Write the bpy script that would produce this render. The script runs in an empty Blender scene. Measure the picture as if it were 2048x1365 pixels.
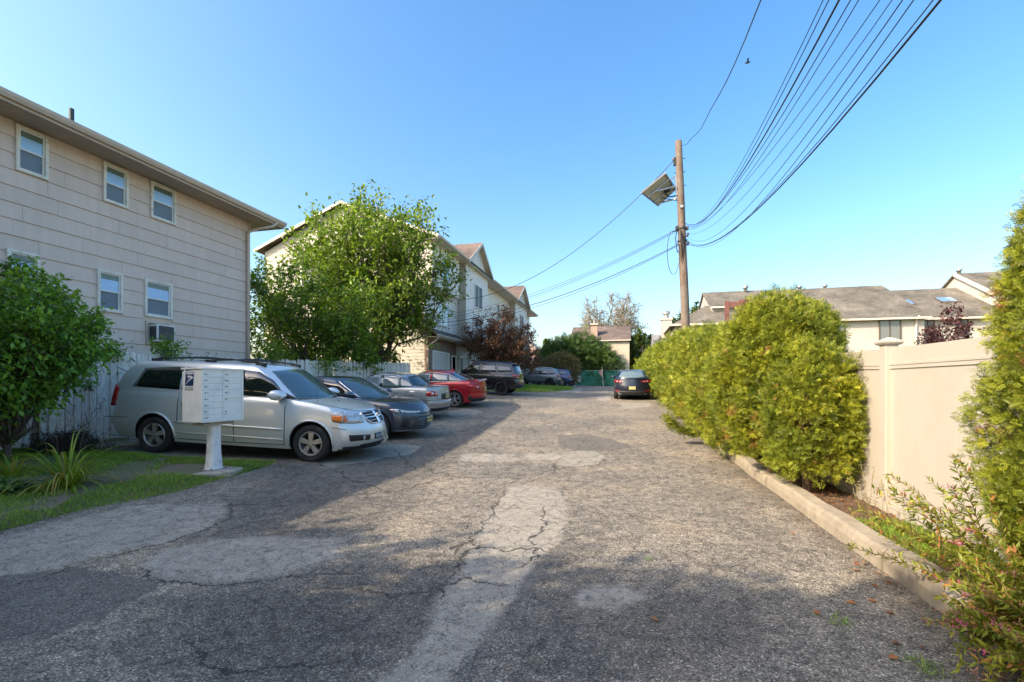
import bpy, bmesh, math, random
import numpy as np
from mathutils import Vector, Matrix

# ------------------------------------------------------------------ camera, sky, sun, exposure
F, PSI, HC, HOR = 900.0, math.atan(219/900.0), 1.58, 768.0
SC = bpy.context.scene
cam_d = bpy.data.cameras.new('camera'); cam = bpy.data.objects.new('camera', cam_d)
SC.collection.objects.link(cam); SC.camera = cam
cam.location = (0, 0, HC); cam.rotation_euler = (math.pi/2, 0, PSI)
cam_d.sensor_width = 36; cam_d.lens = 36*F/2048; cam_d.shift_y = (HOR-682.5)/2048
cam_d.clip_start = 0.05; cam_d.clip_end = 3000

SUN = Vector((-1.0, -0.85, 0.93)).normalized()          # towards the sun: behind and to the left of the camera
SEL, SAZ = math.asin(SUN.z), math.atan2(SUN.x, SUN.y)
world = bpy.data.worlds.new('World'); SC.world = world; world.use_nodes = True
wn = world.node_tree.nodes; wl = world.node_tree.links
bg = wn['Background']
sky = wn.new('ShaderNodeTexSky'); sky.sky_type = 'NISHITA'; sky.sun_disc = False
sky.sun_elevation = SEL; sky.sun_rotation = SAZ; sky.air_density = 1.2; sky.dust_density = 3.2; sky.ozone_density = 1.5
hs = wn.new('ShaderNodeHueSaturation'); hs.inputs['Saturation'].default_value = 1.36; wl.new(sky.outputs[0], hs.inputs['Color']); wl.new(hs.outputs[0], bg.inputs[0]); bg.inputs[1].default_value = 0.15
sun_d = bpy.data.lights.new('sun', 'SUN'); sun_d.energy = 2.95; sun_d.angle = math.radians(0.5); sun_d.color = (1.0, 0.86, 0.70)
sun = bpy.data.objects.new('sun', sun_d); SC.collection.objects.link(sun)
sun.rotation_euler = (-SUN).to_track_quat('-Z', 'Y').to_euler()
SC.view_settings.view_transform = 'Standard'; SC.view_settings.look = 'None'; SC.view_settings.gamma = 1
SC.view_settings.exposure = 1.31
SC.view_settings.use_curve_mapping = False
try:
    SC.cycles.max_bounces = 6; SC.cycles.transparent_max_bounces = 8
except Exception: pass

rnd = random.Random(7); rng = np.random.default_rng(11)
COL = SC.collection

# ------------------------------------------------------------------ curves and ground
def pch(pts):
    X = np.array([p[0] for p in pts], float); Y = np.array([p[1] for p in pts], float)
    h = np.diff(X); d = np.diff(Y)/h; m = np.zeros(len(X))
    if len(X) > 2:
        for i in range(1, len(X)-1):
            if d[i-1]*d[i] > 0:
                w1, w2 = 2*h[i]+h[i-1], h[i]+2*h[i-1]; m[i] = (w1+w2)/(w1/d[i-1]+w2/d[i])
    m[0], m[-1] = d[0], d[-1]
    def f(x):
        x = np.clip(np.asarray(x, float), X[0], X[-1]); i = np.clip(np.searchsorted(X, x, side='right')-1, 0, len(X)-2)
        t = (x-X[i])/h[i]; t2 = t*t; t3 = t2*t
        return (2*t3-3*t2+1)*Y[i]+(t3-2*t2+t)*h[i]*m[i]+(-2*t3+3*t2)*Y[i+1]+(t3-t2)*h[i]*m[i+1]
    return f
_P = pch([(-60, 0), (0, 0), (7.5, 0), (11, .1), (14.4, .26), (17.3, .42), (22.5, .78), (30, 1.0), (43, 1.17), (56, 1.3), (90, 1.4), (600, 1.4)])
_X = pch([(-300, .40), (-13, .40), (-11, .36), (-6.5, .17), (-3, .03), (-1.5, 0), (300, 0)])
def G(x, y): return _P(y)+_X(x)
def g(x, y): return float(_P(y)+_X(x))
CP, SP = math.cos(PSI), math.sin(PSI)
def ray(u, v):
    a = (u-1024)/F; b = (HOR-v)/F
    return Vector((CP*a-SP, SP*a+CP, b))
def on_ground(u, v, dz=0.0):
    r = ray(u, v); k = 6.0
    for _ in range(60):
        z = g(r.x*k, r.y*k)+dz; kn = (z-HC)/r.z; k = .5*k+.5*min(max(kn, .5), 90)
    return (r.x*k, r.y*k)
def on_x(u, v, x): r = ray(u, v); k = x/r.x; return (r.y*k, HC+r.z*k)       # -> y, z on a plane x = const
def on_y(u, v, y): r = ray(u, v); k = y/r.y; return (r.x*k, HC+r.z*k)

# ------------------------------------------------------------------ materials
def nt(name):
    m = bpy.data.materials.new(name); m.use_nodes = True
    n = m.node_tree.nodes; l = m.node_tree.links
    return m, n, l, n['Principled BSDF']
def ramp(n, l, src, stops):
    r = n.new('ShaderNodeValToRGB'); e = r.color_ramp.elements
    while len(e) < len(stops): e.new(0.5)
    for k, (p, c) in enumerate(stops):
        e[k].position = p; e[k].color = tuple(c)+(1,) if len(c) == 3 else c
    l.new(src, r.inputs[0]); return r.outputs[0]
def noise(n, l, scale, detail=4, rough=.6, dist=0, vec=None, dim=None):
    t = n.new('ShaderNodeTexNoise'); t.inputs['Scale'].default_value = scale; t.inputs['Detail'].default_value = detail
    t.inputs['Roughness'].default_value = rough; t.inputs['Distortion'].default_value = dist
    if vec is not None: l.new(vec, t.inputs['Vector'])
    return t
def mth(n, l, op, a, b=None, c=None):
    m = n.new('ShaderNodeMath'); m.operation = op
    for i, x in enumerate((a, b, c)):
        if x is None: continue
        if isinstance(x, (int, float)): m.inputs[i].default_value = x
        else: l.new(x, m.inputs[i])
    return m.outputs[0]
def mix(n, l, fac, a, b, mode='MIX'):
    m = n.new('ShaderNodeMix'); m.data_type = 'RGBA'; m.blend_type = mode
    for s, x in ((0, fac), (6, a), (7, b)):
        if isinstance(x, (int, float)): m.inputs[s].default_value = x
        elif isinstance(x, tuple): m.inputs[s].default_value = tuple(x)+(1,) if len(x) == 3 else x
        else: l.new(x, m.inputs[s])
    return m.outputs[2]
def bump(n, l, h, strength, dist, b, prev=None):
    k = n.new('ShaderNodeBump'); k.inputs['Strength'].default_value = strength; k.inputs['Distance'].default_value = dist
    l.new(h, k.inputs['Height'])
    if prev is not None: l.new(prev, k.inputs['Normal'])
    l.new(k.outputs[0], b.inputs['Normal']); return k.outputs[0]
def pos(n): return n.new('ShaderNodeNewGeometry').outputs['Position']
def stretch(n, l, v, s):
    m = n.new('ShaderNodeMapping'); m.inputs['Scale'].default_value = s; l.new(v, m.inputs[0]); return m.outputs[0]
MATS = {}
def pm(name, col, rough=.6, met=0, var=.12, vs=4, bmp=0, bs=60, bd=.01, spec=.5, coat=0, rnd_obj=0, st=None, dirt=None, ds=1.2):
    """plain procedural material: base colour with noise variation, optional grain bump, optional dirt blotches"""
    if name in MATS: return MATS[name]
    m, n, l, b = nt(name); p = pos(n)
    if st: p = stretch(n, l, p, st)
    t = noise(n, l, vs, 5, .65, vec=p)
    lo = tuple(max(0, c*(1-var*1.6)) for c in col); hi = tuple(min(1, c*(1+var*1.2)) for c in col)
    c = ramp(n, l, t.outputs[0], [(.28, lo), (.72, hi)])
    if rnd_obj:
        oi = n.new('ShaderNodeObjectInfo'); hv = n.new('ShaderNodeHueSaturation')
        l.new(mth(n, l, 'MULTIPLY_ADD', oi.outputs['Random'], rnd_obj, 1-rnd_obj/2), hv.inputs['Value']); l.new(c, hv.inputs['Color']); c = hv.outputs[0]
    if dirt:
        t2 = noise(n, l, ds, 8, .7, vec=p); f = ramp(n, l, t2.outputs[0], [(.50, (0, 0, 0)), (.68, (1, 1, 1))])
        c = mix(n, l, f, c, dirt)
    l.new(c, b.inputs['Base Color']); b.inputs['Metallic'].default_value = met
    b.inputs['Specular IOR Level'].default_value = spec; b.inputs['Coat Weight'].default_value = coat; b.inputs['Coat Roughness'].default_value = .04
    l.new(mth(n, l, 'MULTIPLY_ADD', t.outputs[0], .25*rough, rough*.88), b.inputs['Roughness'])
    if bmp: t3 = noise(n, l, bs, 3, .6, vec=p); bump(n, l, t3.outputs[0], bmp, bd, b)
    MATS[name] = m; return m
def leafmat(name, dark, lite, brown=None, bthr=.93, trans=.35, rough=.45):
    m, n, l, b = nt(name)
    a = n.new('ShaderNodeAttribute'); a.attribute_name = 'rnd'
    c = ramp(n, l, a.outputs['Fac'], [(0, dark), (bthr-.05, lite)] + ([(bthr, brown), (1, brown)] if brown else [(1, lite)]))
    t = noise(n, l, 1.7, 3, .6, vec=pos(n)); f = ramp(n, l, t.outputs[0], [(.35, (.72, .78, .8)), (.65, (1.25, 1.15, 1))])
    c = mix(n, l, 1.0, c, f, 'MULTIPLY')
    l.new(c, b.inputs['Base Color']); b.inputs['Roughness'].default_value = rough; b.inputs['Specular IOR Level'].default_value = .35
    tr = n.new('ShaderNodeBsdfTranslucent'); l.new(mix(n, l, 1.0, c, (1.25, 1.35, .7), 'MULTIPLY'), tr.inputs[0])
    ms = n.new('ShaderNodeMixShader'); ms.inputs[0].default_value = trans
    l.new(b.outputs[0], ms.inputs[1]); l.new(tr.outputs[0], ms.inputs[2]); l.new(ms.outputs[0], n['Material Output'].inputs[0])
    return m

# ------------------------------------------------------------------ objects
def link(o, parent=None):
    COL.objects.link(o)
    if parent is not None: o.parent = parent
    return o
def tag(o, label=None, cat=None, group=None, kind=None):
    if label: o['label'] = label
    if cat: o['category'] = cat
    if group: o['group'] = group
    if kind: o['kind'] = kind
    return o
def empty(name, label, cat, loc=(0, 0, 0), rz=0, group=None):
    o = bpy.data.objects.new(name, None); o.empty_display_size = .2; link(o); o.location = loc; o.rotation_euler = (0, 0, rz)
    return tag(o, label, cat, group)
class MB:
    """collects shapes; build() links them as ONE mesh object"""
    def __init__(s): s.v = []; s.f = []; s.m = []; s.mi = 0
    def add(s, vs, fs):
        o = len(s.v); s.v += [tuple(map(float, p)) for p in vs]; s.f += [tuple(i+o for i in q) for q in fs]; s.m += [s.mi]*len(fs); return s
    def box(s, x0, x1, y0, y1, z0, z1):
        return s.add([(x0, y0, z0), (x1, y0, z0), (x1, y1, z0), (x0, y1, z0), (x0, y0, z1), (x1, y0, z1), (x1, y1, z1), (x0, y1, z1)],
                     [(0, 3, 2, 1), (4, 5, 6, 7), (0, 1, 5, 4), (1, 2, 6, 5), (2, 3, 7, 6), (3, 0, 4, 7)])
    def hexa(s, p): return s.add(p, [(0, 3, 2, 1), (4, 5, 6, 7), (0, 1, 5, 4), (1, 2, 6, 5), (2, 3, 7, 6), (3, 0, 4, 7)])
    def bar(s, a, b, w, h=None, up=(0, 0, 1)):
        h = h or w; a = Vector(a); b = Vector(b); d = (b-a).normalized(); u = Vector(up)
        if abs(d.dot(u)) > .99: u = Vector((1, 0, 0))
        r = d.cross(u).normalized(); q = r.cross(d)
        P = [a-r*w/2-q*h/2, a+r*w/2-q*h/2, b+r*w/2-q*h/2, b-r*w/2-q*h/2]; return s.hexa(P+[p+q*h for p in P])
    def tube(s, pts, r, n=6, cap=True):
        P = [Vector(p) for p in pts]; N = len(P); R = r if hasattr(r, '__len__') else [r]*N; vs = []; fs = []
        ref = Vector((0, 0, 1)) if abs((P[-1]-P[0]).normalized().z) < .9 else Vector((1, 0, 0))
        for i in range(N):
            d = (P[min(i+1, N-1)]-P[max(i-1, 0)]).normalized(); a = d.cross(ref)
            a = a.normalized() if a.length > 1e-4 else Vector((0, 1, 0)); b = d.cross(a)
            for k in range(n):
                t = 2*math.pi*k/n; vs.append(P[i]+a*(math.cos(t)*R[i])+b*(math.sin(t)*R[i]))
        for i in range(N-1):
            for k in range(n): fs.append((i*n+k, i*n+(k+1) % n, (i+1)*n+(k+1) % n, (i+1)*n+k))
        if cap: fs.append(tuple(range(n))); fs.append(tuple((N-1)*n+k for k in reversed(range(n))))
        return s.add(vs, fs)
    def lathe(s, prof, n=24, axis='z', c=(0, 0, 0), cap=False):
        vs = []; fs = []
        for (r, h) in prof:
            for k in range(n):
                t = 2*math.pi*k/n; p = (r*math.cos(t), r*math.sin(t), h)
                if axis == 'y': p = (p[0], p[2], p[1])
                if axis == 'x': p = (p[2], p[0], p[1])
                vs.append((p[0]+c[0], p[1]+c[1], p[2]+c[2]))
        for i in range(len(prof)-1):
            for k in range(n): fs.append((i*n+k, i*n+(k+1) % n, (i+1)*n+(k+1) % n, (i+1)*n+k))
        if cap: fs.append(tuple(range(n))); fs.append(tuple((len(prof)-1)*n+k for k in reversed(range(n))))
        return s.add(vs, fs)
    def prism(s, pts, d):                                   # planar polygon extruded by vector d
        n = len(pts); P = [Vector(p) for p in pts]; d = Vector(d)
        return s.add(P+[p+d for p in P], [tuple(range(n)), tuple(n+i for i in reversed(range(n)))]+[(i, n+i, n+(i+1) % n, (i+1) % n) for i in range(n)])
    def build(s, name, mat, parent=None, smooth=False, bevel=0):
        me = bpy.data.meshes.new(name); me.from_pydata(s.v, [], s.f)
        ms = mat if isinstance(mat, (list, tuple)) else [mat]
        for m in ms: me.materials.append(m)
        if len(ms) > 1: me.polygons.foreach_set('material_index', s.m)
        bm = bmesh.new(); bm.from_mesh(me)
        if bevel: bmesh.ops.bevel(bm, geom=[e for e in bm.edges if e.calc_face_angle(0) > .5], offset=bevel, segments=1, affect='EDGES')
        bmesh.ops.recalc_face_normals(bm, faces=bm.faces); bm.to_mesh(me); bm.free()
        if smooth: me.polygons.foreach_set('use_smooth', [True]*len(me.polygons))
        return link(bpy.data.objects.new(name, me), parent)
def npmesh(name, V, Fc, mat, parent=None, smooth=False, attrs=None, stuff=False):
    """V (n,3), Fc (m,k) arrays"""
    V = np.ascontiguousarray(V, np.float32); Fc = np.ascontiguousarray(Fc, np.int32); me = bpy.data.meshes.new(name)
    k = Fc.shape[1]; me.vertices.add(len(V)); me.vertices.foreach_set('co', V.ravel())
    me.loops.add(Fc.size); me.loops.foreach_set('vertex_index', Fc.ravel())
    me.polygons.add(len(Fc)); me.polygons.foreach_set('loop_start', np.arange(0, Fc.size, k, dtype=np.int32)); me.polygons.foreach_set('loop_total', np.full(len(Fc), k, np.int32))
    me.update(calc_edges=True)
    for m in (mat if isinstance(mat, (list, tuple)) else [mat]): me.materials.append(m)
    if smooth: me.polygons.foreach_set('use_smooth', np.ones(len(Fc), bool))
    for an, av in (attrs or {}).items():
        a = me.attributes.new(an, 'FLOAT', 'POINT'); a.data.foreach_set('value', np.ascontiguousarray(av, np.float32))
    o = link(bpy.data.objects.new(name, me), parent)
    if stuff: o['kind'] = 'stuff'
    return o
def norm(a): return a/np.maximum(np.linalg.norm(a, axis=-1, keepdims=True), 1e-9)
def scatter(name, tv, tf, P, T, N, S, mat, parent=None, r=None, smooth=False):
    """copy template (x along T, z along N) to every point P as one mesh"""
    tv = np.asarray(tv, float); tf = np.asarray(tf, int); n = len(P)
    T = norm(T); B = norm(np.cross(N, T)); Nn = np.cross(T, B)
    S = np.broadcast_to(np.asarray(S, float).reshape(-1, 1, 1) if np.ndim(S) else np.full((1, 1, 1), S), (n, 1, 1))
    V = P[:, None, :]+S*(tv[None, :, 0:1]*T[:, None, :]+tv[None, :, 1:2]*B[:, None, :]+tv[None, :, 2:3]*Nn[:, None, :])
    Fa = (np.arange(n)[:, None, None]*len(tv)+tf[None]).reshape(-1, tf.shape[1])
    r = rng.random(n) if r is None else r
    return npmesh(name, V.reshape(-1, 3), Fa, mat, parent, smooth, {'rnd': np.repeat(r, len(tv))}, parent is not None)
def rv(n): return norm(rng.normal(size=(n, 3)))
def text(name, s, size, mat, parent, loc, rot, extrude=.001, align='CENTER'):
    c = bpy.data.curves.new(name, 'FONT'); c.body = s; c.size = size; c.extrude = extrude; c.align_x = align; c.align_y = 'CENTER'
    o = bpy.data.objects.new(name, c); link(o); bpy.context.view_layer.update()
    me = bpy.data.meshes.new_from_object(o.evaluated_get(bpy.context.evaluated_depsgraph_get())); me.name = name
    bpy.data.objects.remove(o); bpy.data.curves.remove(c); me.materials.clear(); me.materials.append(mat)
    q = bpy.data.objects.new(name, me); link(q, parent); q.location = loc; q.rotation_euler = rot; return q
# ------------------------------------------------------------------ SETTING: ground, driveway, kerb, lawn
def sdpoly(X, Y, poly):
    P = np.array(poly, float); d = np.full(X.shape, 1e9); ins = np.zeros(X.shape, bool); n = len(P)
    for i in range(n):
        a = P[i]; b = P[(i+1) % n]; e = b-a; wx = X-a[0]; wy = Y-a[1]
        t = np.clip((wx*e[0]+wy*e[1])/max(e@e, 1e-12), 0, 1); d = np.minimum(d, np.hypot(wx-e[0]*t, wy-e[1]*t))
        c = (a[1] <= Y) != (b[1] <= Y)
        with np.errstate(divide='ignore', invalid='ignore'): xi = a[0]+(Y-a[1])*e[0]/(e[1] if abs(e[1]) > 1e-9 else 1e-9)
        ins ^= c & (X < xi)
    return np.where(ins, -d, d)
def gridmesh(name, xs, ys, zf, mat, attrs=None, mask=None):
    X, Y = np.meshgrid(xs, ys); Z = zf(X, Y); nx, ny = len(xs), len(ys)
    V = np.stack([X, Y, Z], -1).reshape(-1, 3); i = np.arange(nx*ny).reshape(ny, nx)
    Fq = np.stack([i[:-1, :-1], i[:-1, 1:], i[1:, 1:], i[1:, :-1]], -1).reshape(-1, 4)
    if mask is not None:
        mk = mask(X, Y).reshape(-1); Fq = Fq[mk[Fq].all(1)]
    at = {k: f(X, Y).reshape(-1) for k, f in (attrs or {}).items()}
    return npmesh(name, V, Fq, mat, smooth=True, attrs=at)
def px(pts): return [on_ground(u, v) for u, v in pts]

gm, n, l, b = nt('ground_earth'); p = pos(n)
t = noise(n, l, .35, 6, .6, vec=p); t2 = noise(n, l, 30, 4, .7, vec=p)
c = ramp(n, l, t.outputs[0], [(.35, (.09, .12, .04)), (.6, (.16, .17, .07))]); c = mix(n, l, mth(n, l, 'MULTIPLY', t2.outputs[0], .5), c, (.22, .18, .12))
l.new(c, b.inputs['Base Color']); b.inputs['Roughness'].default_value = .95; bump(n, l, t2.outputs[0], .6, .03, b)
xs = np.unique(np.concatenate([np.linspace(-900, -40, 12), np.linspace(-40, 40, 81), np.linspace(40, 900, 12)]))
ys = np.unique(np.concatenate([np.linspace(-300, -20, 6), np.linspace(-20, 100, 121), np.linspace(100, 1500, 14)]))
tag(gridmesh('ground', xs, ys, lambda X, Y: G(X, Y)-.045, gm), kind='structure')

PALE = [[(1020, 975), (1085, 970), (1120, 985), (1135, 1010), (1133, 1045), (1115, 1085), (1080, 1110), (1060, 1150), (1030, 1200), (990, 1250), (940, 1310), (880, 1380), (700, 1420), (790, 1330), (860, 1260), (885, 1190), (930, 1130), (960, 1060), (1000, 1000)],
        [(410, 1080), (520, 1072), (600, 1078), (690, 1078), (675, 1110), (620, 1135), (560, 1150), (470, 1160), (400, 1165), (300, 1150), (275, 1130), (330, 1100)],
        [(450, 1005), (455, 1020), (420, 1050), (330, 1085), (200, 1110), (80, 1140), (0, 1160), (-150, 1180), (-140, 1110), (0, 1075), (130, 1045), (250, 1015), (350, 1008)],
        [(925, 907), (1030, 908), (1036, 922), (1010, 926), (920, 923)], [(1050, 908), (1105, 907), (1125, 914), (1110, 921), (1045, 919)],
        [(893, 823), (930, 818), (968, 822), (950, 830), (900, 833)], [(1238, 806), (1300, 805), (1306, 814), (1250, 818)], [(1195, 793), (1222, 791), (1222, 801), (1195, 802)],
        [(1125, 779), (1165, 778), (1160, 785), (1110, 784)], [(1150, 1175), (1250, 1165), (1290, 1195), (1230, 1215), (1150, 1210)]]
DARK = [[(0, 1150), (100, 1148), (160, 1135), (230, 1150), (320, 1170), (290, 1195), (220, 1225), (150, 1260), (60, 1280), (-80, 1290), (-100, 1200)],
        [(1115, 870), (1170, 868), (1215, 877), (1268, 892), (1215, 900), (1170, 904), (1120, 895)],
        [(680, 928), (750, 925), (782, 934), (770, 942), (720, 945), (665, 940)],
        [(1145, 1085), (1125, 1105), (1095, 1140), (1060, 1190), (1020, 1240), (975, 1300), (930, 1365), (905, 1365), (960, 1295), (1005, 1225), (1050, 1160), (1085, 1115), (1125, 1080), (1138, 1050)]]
CONC = [[(648, 930), (700, 905), (730, 892), (790, 888), (845, 893), (820, 910), (770, 915), (740, 925), (690, 930), (655, 938)],
        [(1130, 905), (1190, 903), (1212, 918), (1190, 930), (1160, 935), (1115, 930)]]
DARKZONE = [[(455, 1000), (560, 950), (700, 935), (760, 905), (900, 862), (1010, 838), (960, 870), (880, 930), (830, 1000), (760, 1060), (640, 1075), (520, 1070), (420, 1078), (340, 1085), (440, 1045)],  # broad zones where the asphalt colour is multiplied darker
        [(560, 1160), (700, 1130), (900, 1110), (990, 1125), (900, 1230), (860, 1365), (700, 1400), (380, 1365), (250, 1290), (330, 1200), (420, 1180)],
        [(1150, 1090), (1250, 1180), (1500, 1200), (1500, 1290), (1300, 1365), (1000, 1400), (990, 1300), (1060, 1200)],
        [(480, 990), (560, 930), (660, 945), (780, 960), (700, 985)]]
def grp(L):
    Q = [px(q) for q in L]
    def f(X, Y):
        d = np.full(X.shape, 9.0)
        for q in Q: d = np.minimum(d, sdpoly(X, Y, q))
        return np.clip(d, -2, 2)
    return f
# cracks that run where the photograph shows them, as polylines on the ground
CRACK = [[(640, 930), (700, 960), (790, 985), (905, 948), (1040, 952), (1090, 945), (1130, 935)], [(905, 948), (830, 938), (790, 900)],
         [(1090, 895), (1020, 890), (950, 897), (905, 890)], [(1040, 952), (1000, 958), (920, 955), (870, 946), (850, 930)],
         [(1110, 930), (1108, 948), (1060, 965), (1010, 970)], [(1085, 1015), (1090, 1050), (1060, 1075), (1080, 1110), (1040, 1130)],
         [(900, 1100), (930, 1085), (1010, 1100), (1080, 1095)], [(640, 1180), (700, 1175), (780, 1195), (850, 1185), (930, 1160), (1010, 1170)],
         [(280, 1140), (330, 1165), (400, 1170), (500, 1165), (620, 1150), (700, 1150)], [(380, 1290), (420, 1330), (520, 1345), (620, 1330)],
         [(0, 1180), (90, 1150), (200, 1120), (330, 1085), (450, 1040), (470, 1005)], [(1200, 903), (1270, 893)], [(820, 838), (960, 838), (1120, 830), (1190, 815)],
         [(1135, 935), (1190, 933), (1214, 918)], [(990, 870), (1050, 868), (1100, 860), (1110, 850)], [(880, 1190), (960, 1060), (1010, 985)], [(450, 1010), (640, 1000), (760, 985)]]
def crackd(signed):
    Q = [px(q) for q in CRACK]
    def f(X, Y):
        d = np.full(X.shape, 9.0); sg = np.ones(X.shape)
        for q in Q:
            for a, b2 in zip(q[:-1], q[1:]):
                ex, ey = b2[0]-a[0], b2[1]-a[1]; t = np.clip(((X-a[0])*ex+(Y-a[1])*ey)/(ex*ex+ey*ey), 0, 1)
                dd = np.hypot(X-a[0]-ex*t, Y-a[1]-ey*t); k = dd < d; d = np.where(k, dd, d); sg = np.where(k, np.sign((X-a[0])*ey-(Y-a[1])*ex), sg)
        d = np.minimum(d, 1); return d*sg if signed else d
    return f
dm, n, l, b = nt('worn_asphalt'); p = pos(n)
def at(nm): a = n.new('ShaderNodeAttribute'); a.attribute_name = nm; return a.outputs['Fac']
n1 = noise(n, l, 3.5, 6, .65, vec=p); n2 = noise(n, l, 38, 4, .6, vec=p); nb = noise(n, l, .55, 6, .6, vec=p)
wob = mth(n, l, 'MULTIPLY_ADD', n1.outputs[0], .26, -.13); wob = mth(n, l, 'ADD', wob, mth(n, l, 'MULTIPLY_ADD', n2.outputs[0], .05, -.025))
def band(a, w): return mth(n, l, 'MINIMUM', 1, mth(n, l, 'MAXIMUM', 0, mth(n, l, 'MULTIPLY_ADD', mth(n, l, 'ADD', a, wob), -1/w, .5)))
vo = n.new('ShaderNodeTexVoronoi'); vo.inputs['Scale'].default_value = 120; l.new(p, vo.inputs['Vector'])
vo2 = n.new('ShaderNodeTexVoronoi'); vo2.inputs['Scale'].default_value = 46; l.new(p, vo2.inputs['Vector'])
sep = n.new('ShaderNodeSeparateColor'); l.new(vo.outputs['Color'], sep.inputs[0])
sep2 = n.new('ShaderNodeSeparateColor'); l.new(vo2.outputs['Color'], sep2.inputs[0])
agg = ramp(n, l, sep.outputs[0], [(0, (.075, .069, .059)), (.35, (.200, .178, .140)), (.78, (.315, .276, .213)), (.93, (.42, .370, .29)), (.98, (.70, .64, .54))])
basev = ramp(n, l, nb.outputs[0], [(.33, (.74, .74, .74)), (.5, (1, .99, .97)), (.68, (1.35, 1.25, 1.12))])
cA = mix(n, l, 1.0, agg, basev, 'MULTIPLY')
n3 = noise(n, l, 6.5, 5, .7, 1.0, vec=p)
cA = mix(n, l, 1.0, cA, ramp(n, l, n3.outputs[0], [(.38, (.7, .7, .7)), (.6, (1.08, 1.06, 1.03))]), 'MULTIPLY')
big = mth(n, l, 'MULTIPLY', mth(n, l, 'GREATER_THAN', sep2.outputs[1], .955), mth(n, l, 'LESS_THAN', vo2.outputs['Distance'], .30))
cA = mix(n, l, mth(n, l, 'MULTIPLY', big, .55), cA, (.55, .49, .40))
cA = mix(n, l, mth(n, l, 'MULTIPLY', band(at('darkzone'), .45), .85), cA, mix(n, l, 1.0, cA, (.60, .61, .63), 'MULTIPLY'))
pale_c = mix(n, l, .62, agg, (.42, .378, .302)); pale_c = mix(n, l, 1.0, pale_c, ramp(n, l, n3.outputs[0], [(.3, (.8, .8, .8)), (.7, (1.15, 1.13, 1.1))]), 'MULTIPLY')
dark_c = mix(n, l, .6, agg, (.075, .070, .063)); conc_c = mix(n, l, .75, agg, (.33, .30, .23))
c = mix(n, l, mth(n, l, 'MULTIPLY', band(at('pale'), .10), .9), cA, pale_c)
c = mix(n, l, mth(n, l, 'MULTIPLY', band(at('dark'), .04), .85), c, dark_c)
c = mix(n, l, band(at('conc'), .03), c, conc_c)
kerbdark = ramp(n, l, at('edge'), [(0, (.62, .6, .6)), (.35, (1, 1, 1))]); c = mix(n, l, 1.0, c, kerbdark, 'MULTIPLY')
# crack field: distorted voronoi edges, only in patches, plus the drawn ones
dv = n.new('ShaderNodeVectorMath'); dv.operation = 'ADD'; nd = noise(n, l, 5, 5, .7, vec=p); sc_ = n.new('ShaderNodeVectorMath'); sc_.operation = 'SCALE'; sc_.inputs[3].default_value = .35
l.new(nd.outputs['Color'], sc_.inputs[0]); l.new(p, dv.inputs[0]); l.new(sc_.outputs[0], dv.inputs[1])
ve = n.new('ShaderNodeTexVoronoi'); ve.feature = 'DISTANCE_TO_EDGE'; ve.inputs['Scale'].default_value = 2.6; l.new(dv.outputs[0], ve.inputs['Vector'])
zone = ramp(n, l, nb.outputs[0], [(.52, (1, 1, 1)), (.66, (.0, .0, .0))])
cr1 = mth(n, l, 'MULTIPLY', mth(n, l, 'LESS_THAN', ve.outputs['Distance'], mth(n, l, 'MULTIPLY_ADD', n2.outputs[0], .036, -.0105)), mth(n, l, 'MULTIPLY', zone, .75))
ve2 = n.new('ShaderNodeTexVoronoi'); ve2.feature = 'DISTANCE_TO_EDGE'; ve2.inputs['Scale'].default_value = 7.5; l.new(dv.outputs[0], ve2.inputs['Vector'])
cr3 = mth(n, l, 'MULTIPLY', mth(n, l, 'LESS_THAN', ve2.outputs['Distance'], mth(n, l, 'MULTIPLY_ADD', n2.outputs[0], .11, -.042)), ramp(n, l, n3.outputs[0], [(.46, (.9, .9, .9)), (.56, (0, 0, 0))])); cr1 = mth(n, l, 'MAXIMUM', cr1, cr3)
cw = mth(n, l, 'MAXIMUM', 0, mth(n, l, 'MULTIPLY_ADD', n2.outputs[0], .05, -.014))
cd = mth(n, l, 'ABSOLUTE', mth(n, l, 'ADD', at('crack'), mth(n, l, 'MULTIPLY_ADD', n1.outputs[0], .34, -.17)))
cr2 = mth(n, l, 'MULTIPLY', mth(n, l, 'LESS_THAN', cd, cw), mth(n, l, 'LESS_THAN', at('crackm'), .19))
cr = mth(n, l, 'MAXIMUM', cr1, cr2)
c = mix(n, l, mth(n, l, 'MULTIPLY', cr, .85), c, (.03, .027, .023))
l.new(c, b.inputs['Base Color']); b.inputs['Roughness'].default_value = .82; b.inputs['Specular IOR Level'].default_value = .35
hh = mth(n, l, 'ADD', mth(n, l, 'MULTIPLY', vo.outputs['Distance'], -.6), mth(n, l, 'MULTIPLY', cr, -2.2)); hh = mth(n, l, 'ADD', hh, mth(n, l, 'MULTIPLY', n2.outputs[0], .8))
bump(n, l, hh, .9, .006, b)
LAWN = px([(545, 918), (540, 930), (500, 942), (430, 962), (350, 985), (250, 1006), (130, 1030), (0, 1062), (-120, 1095)])
lawn_edge = [(-10.7, 6.35), (-8.3, 6.45), (-6.9, 6.65), (-6.1, 6.9)]+[(x, y) for x, y in LAWN]+[(-6.1, 1.5), (-6.3, -12)]
lawn_poly = lawn_edge+[(-10.7, -12)]
xs = np.arange(-10.6, 2.14, .06); xs = np.append(xs, 2.14)
ys = np.unique(np.round(np.concatenate([np.arange(-20, 1, 1.0), np.arange(1, 9, .055), np.arange(9, 16, .09), np.arange(16, 57.2, .4)]), 4))
DECK = G
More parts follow.
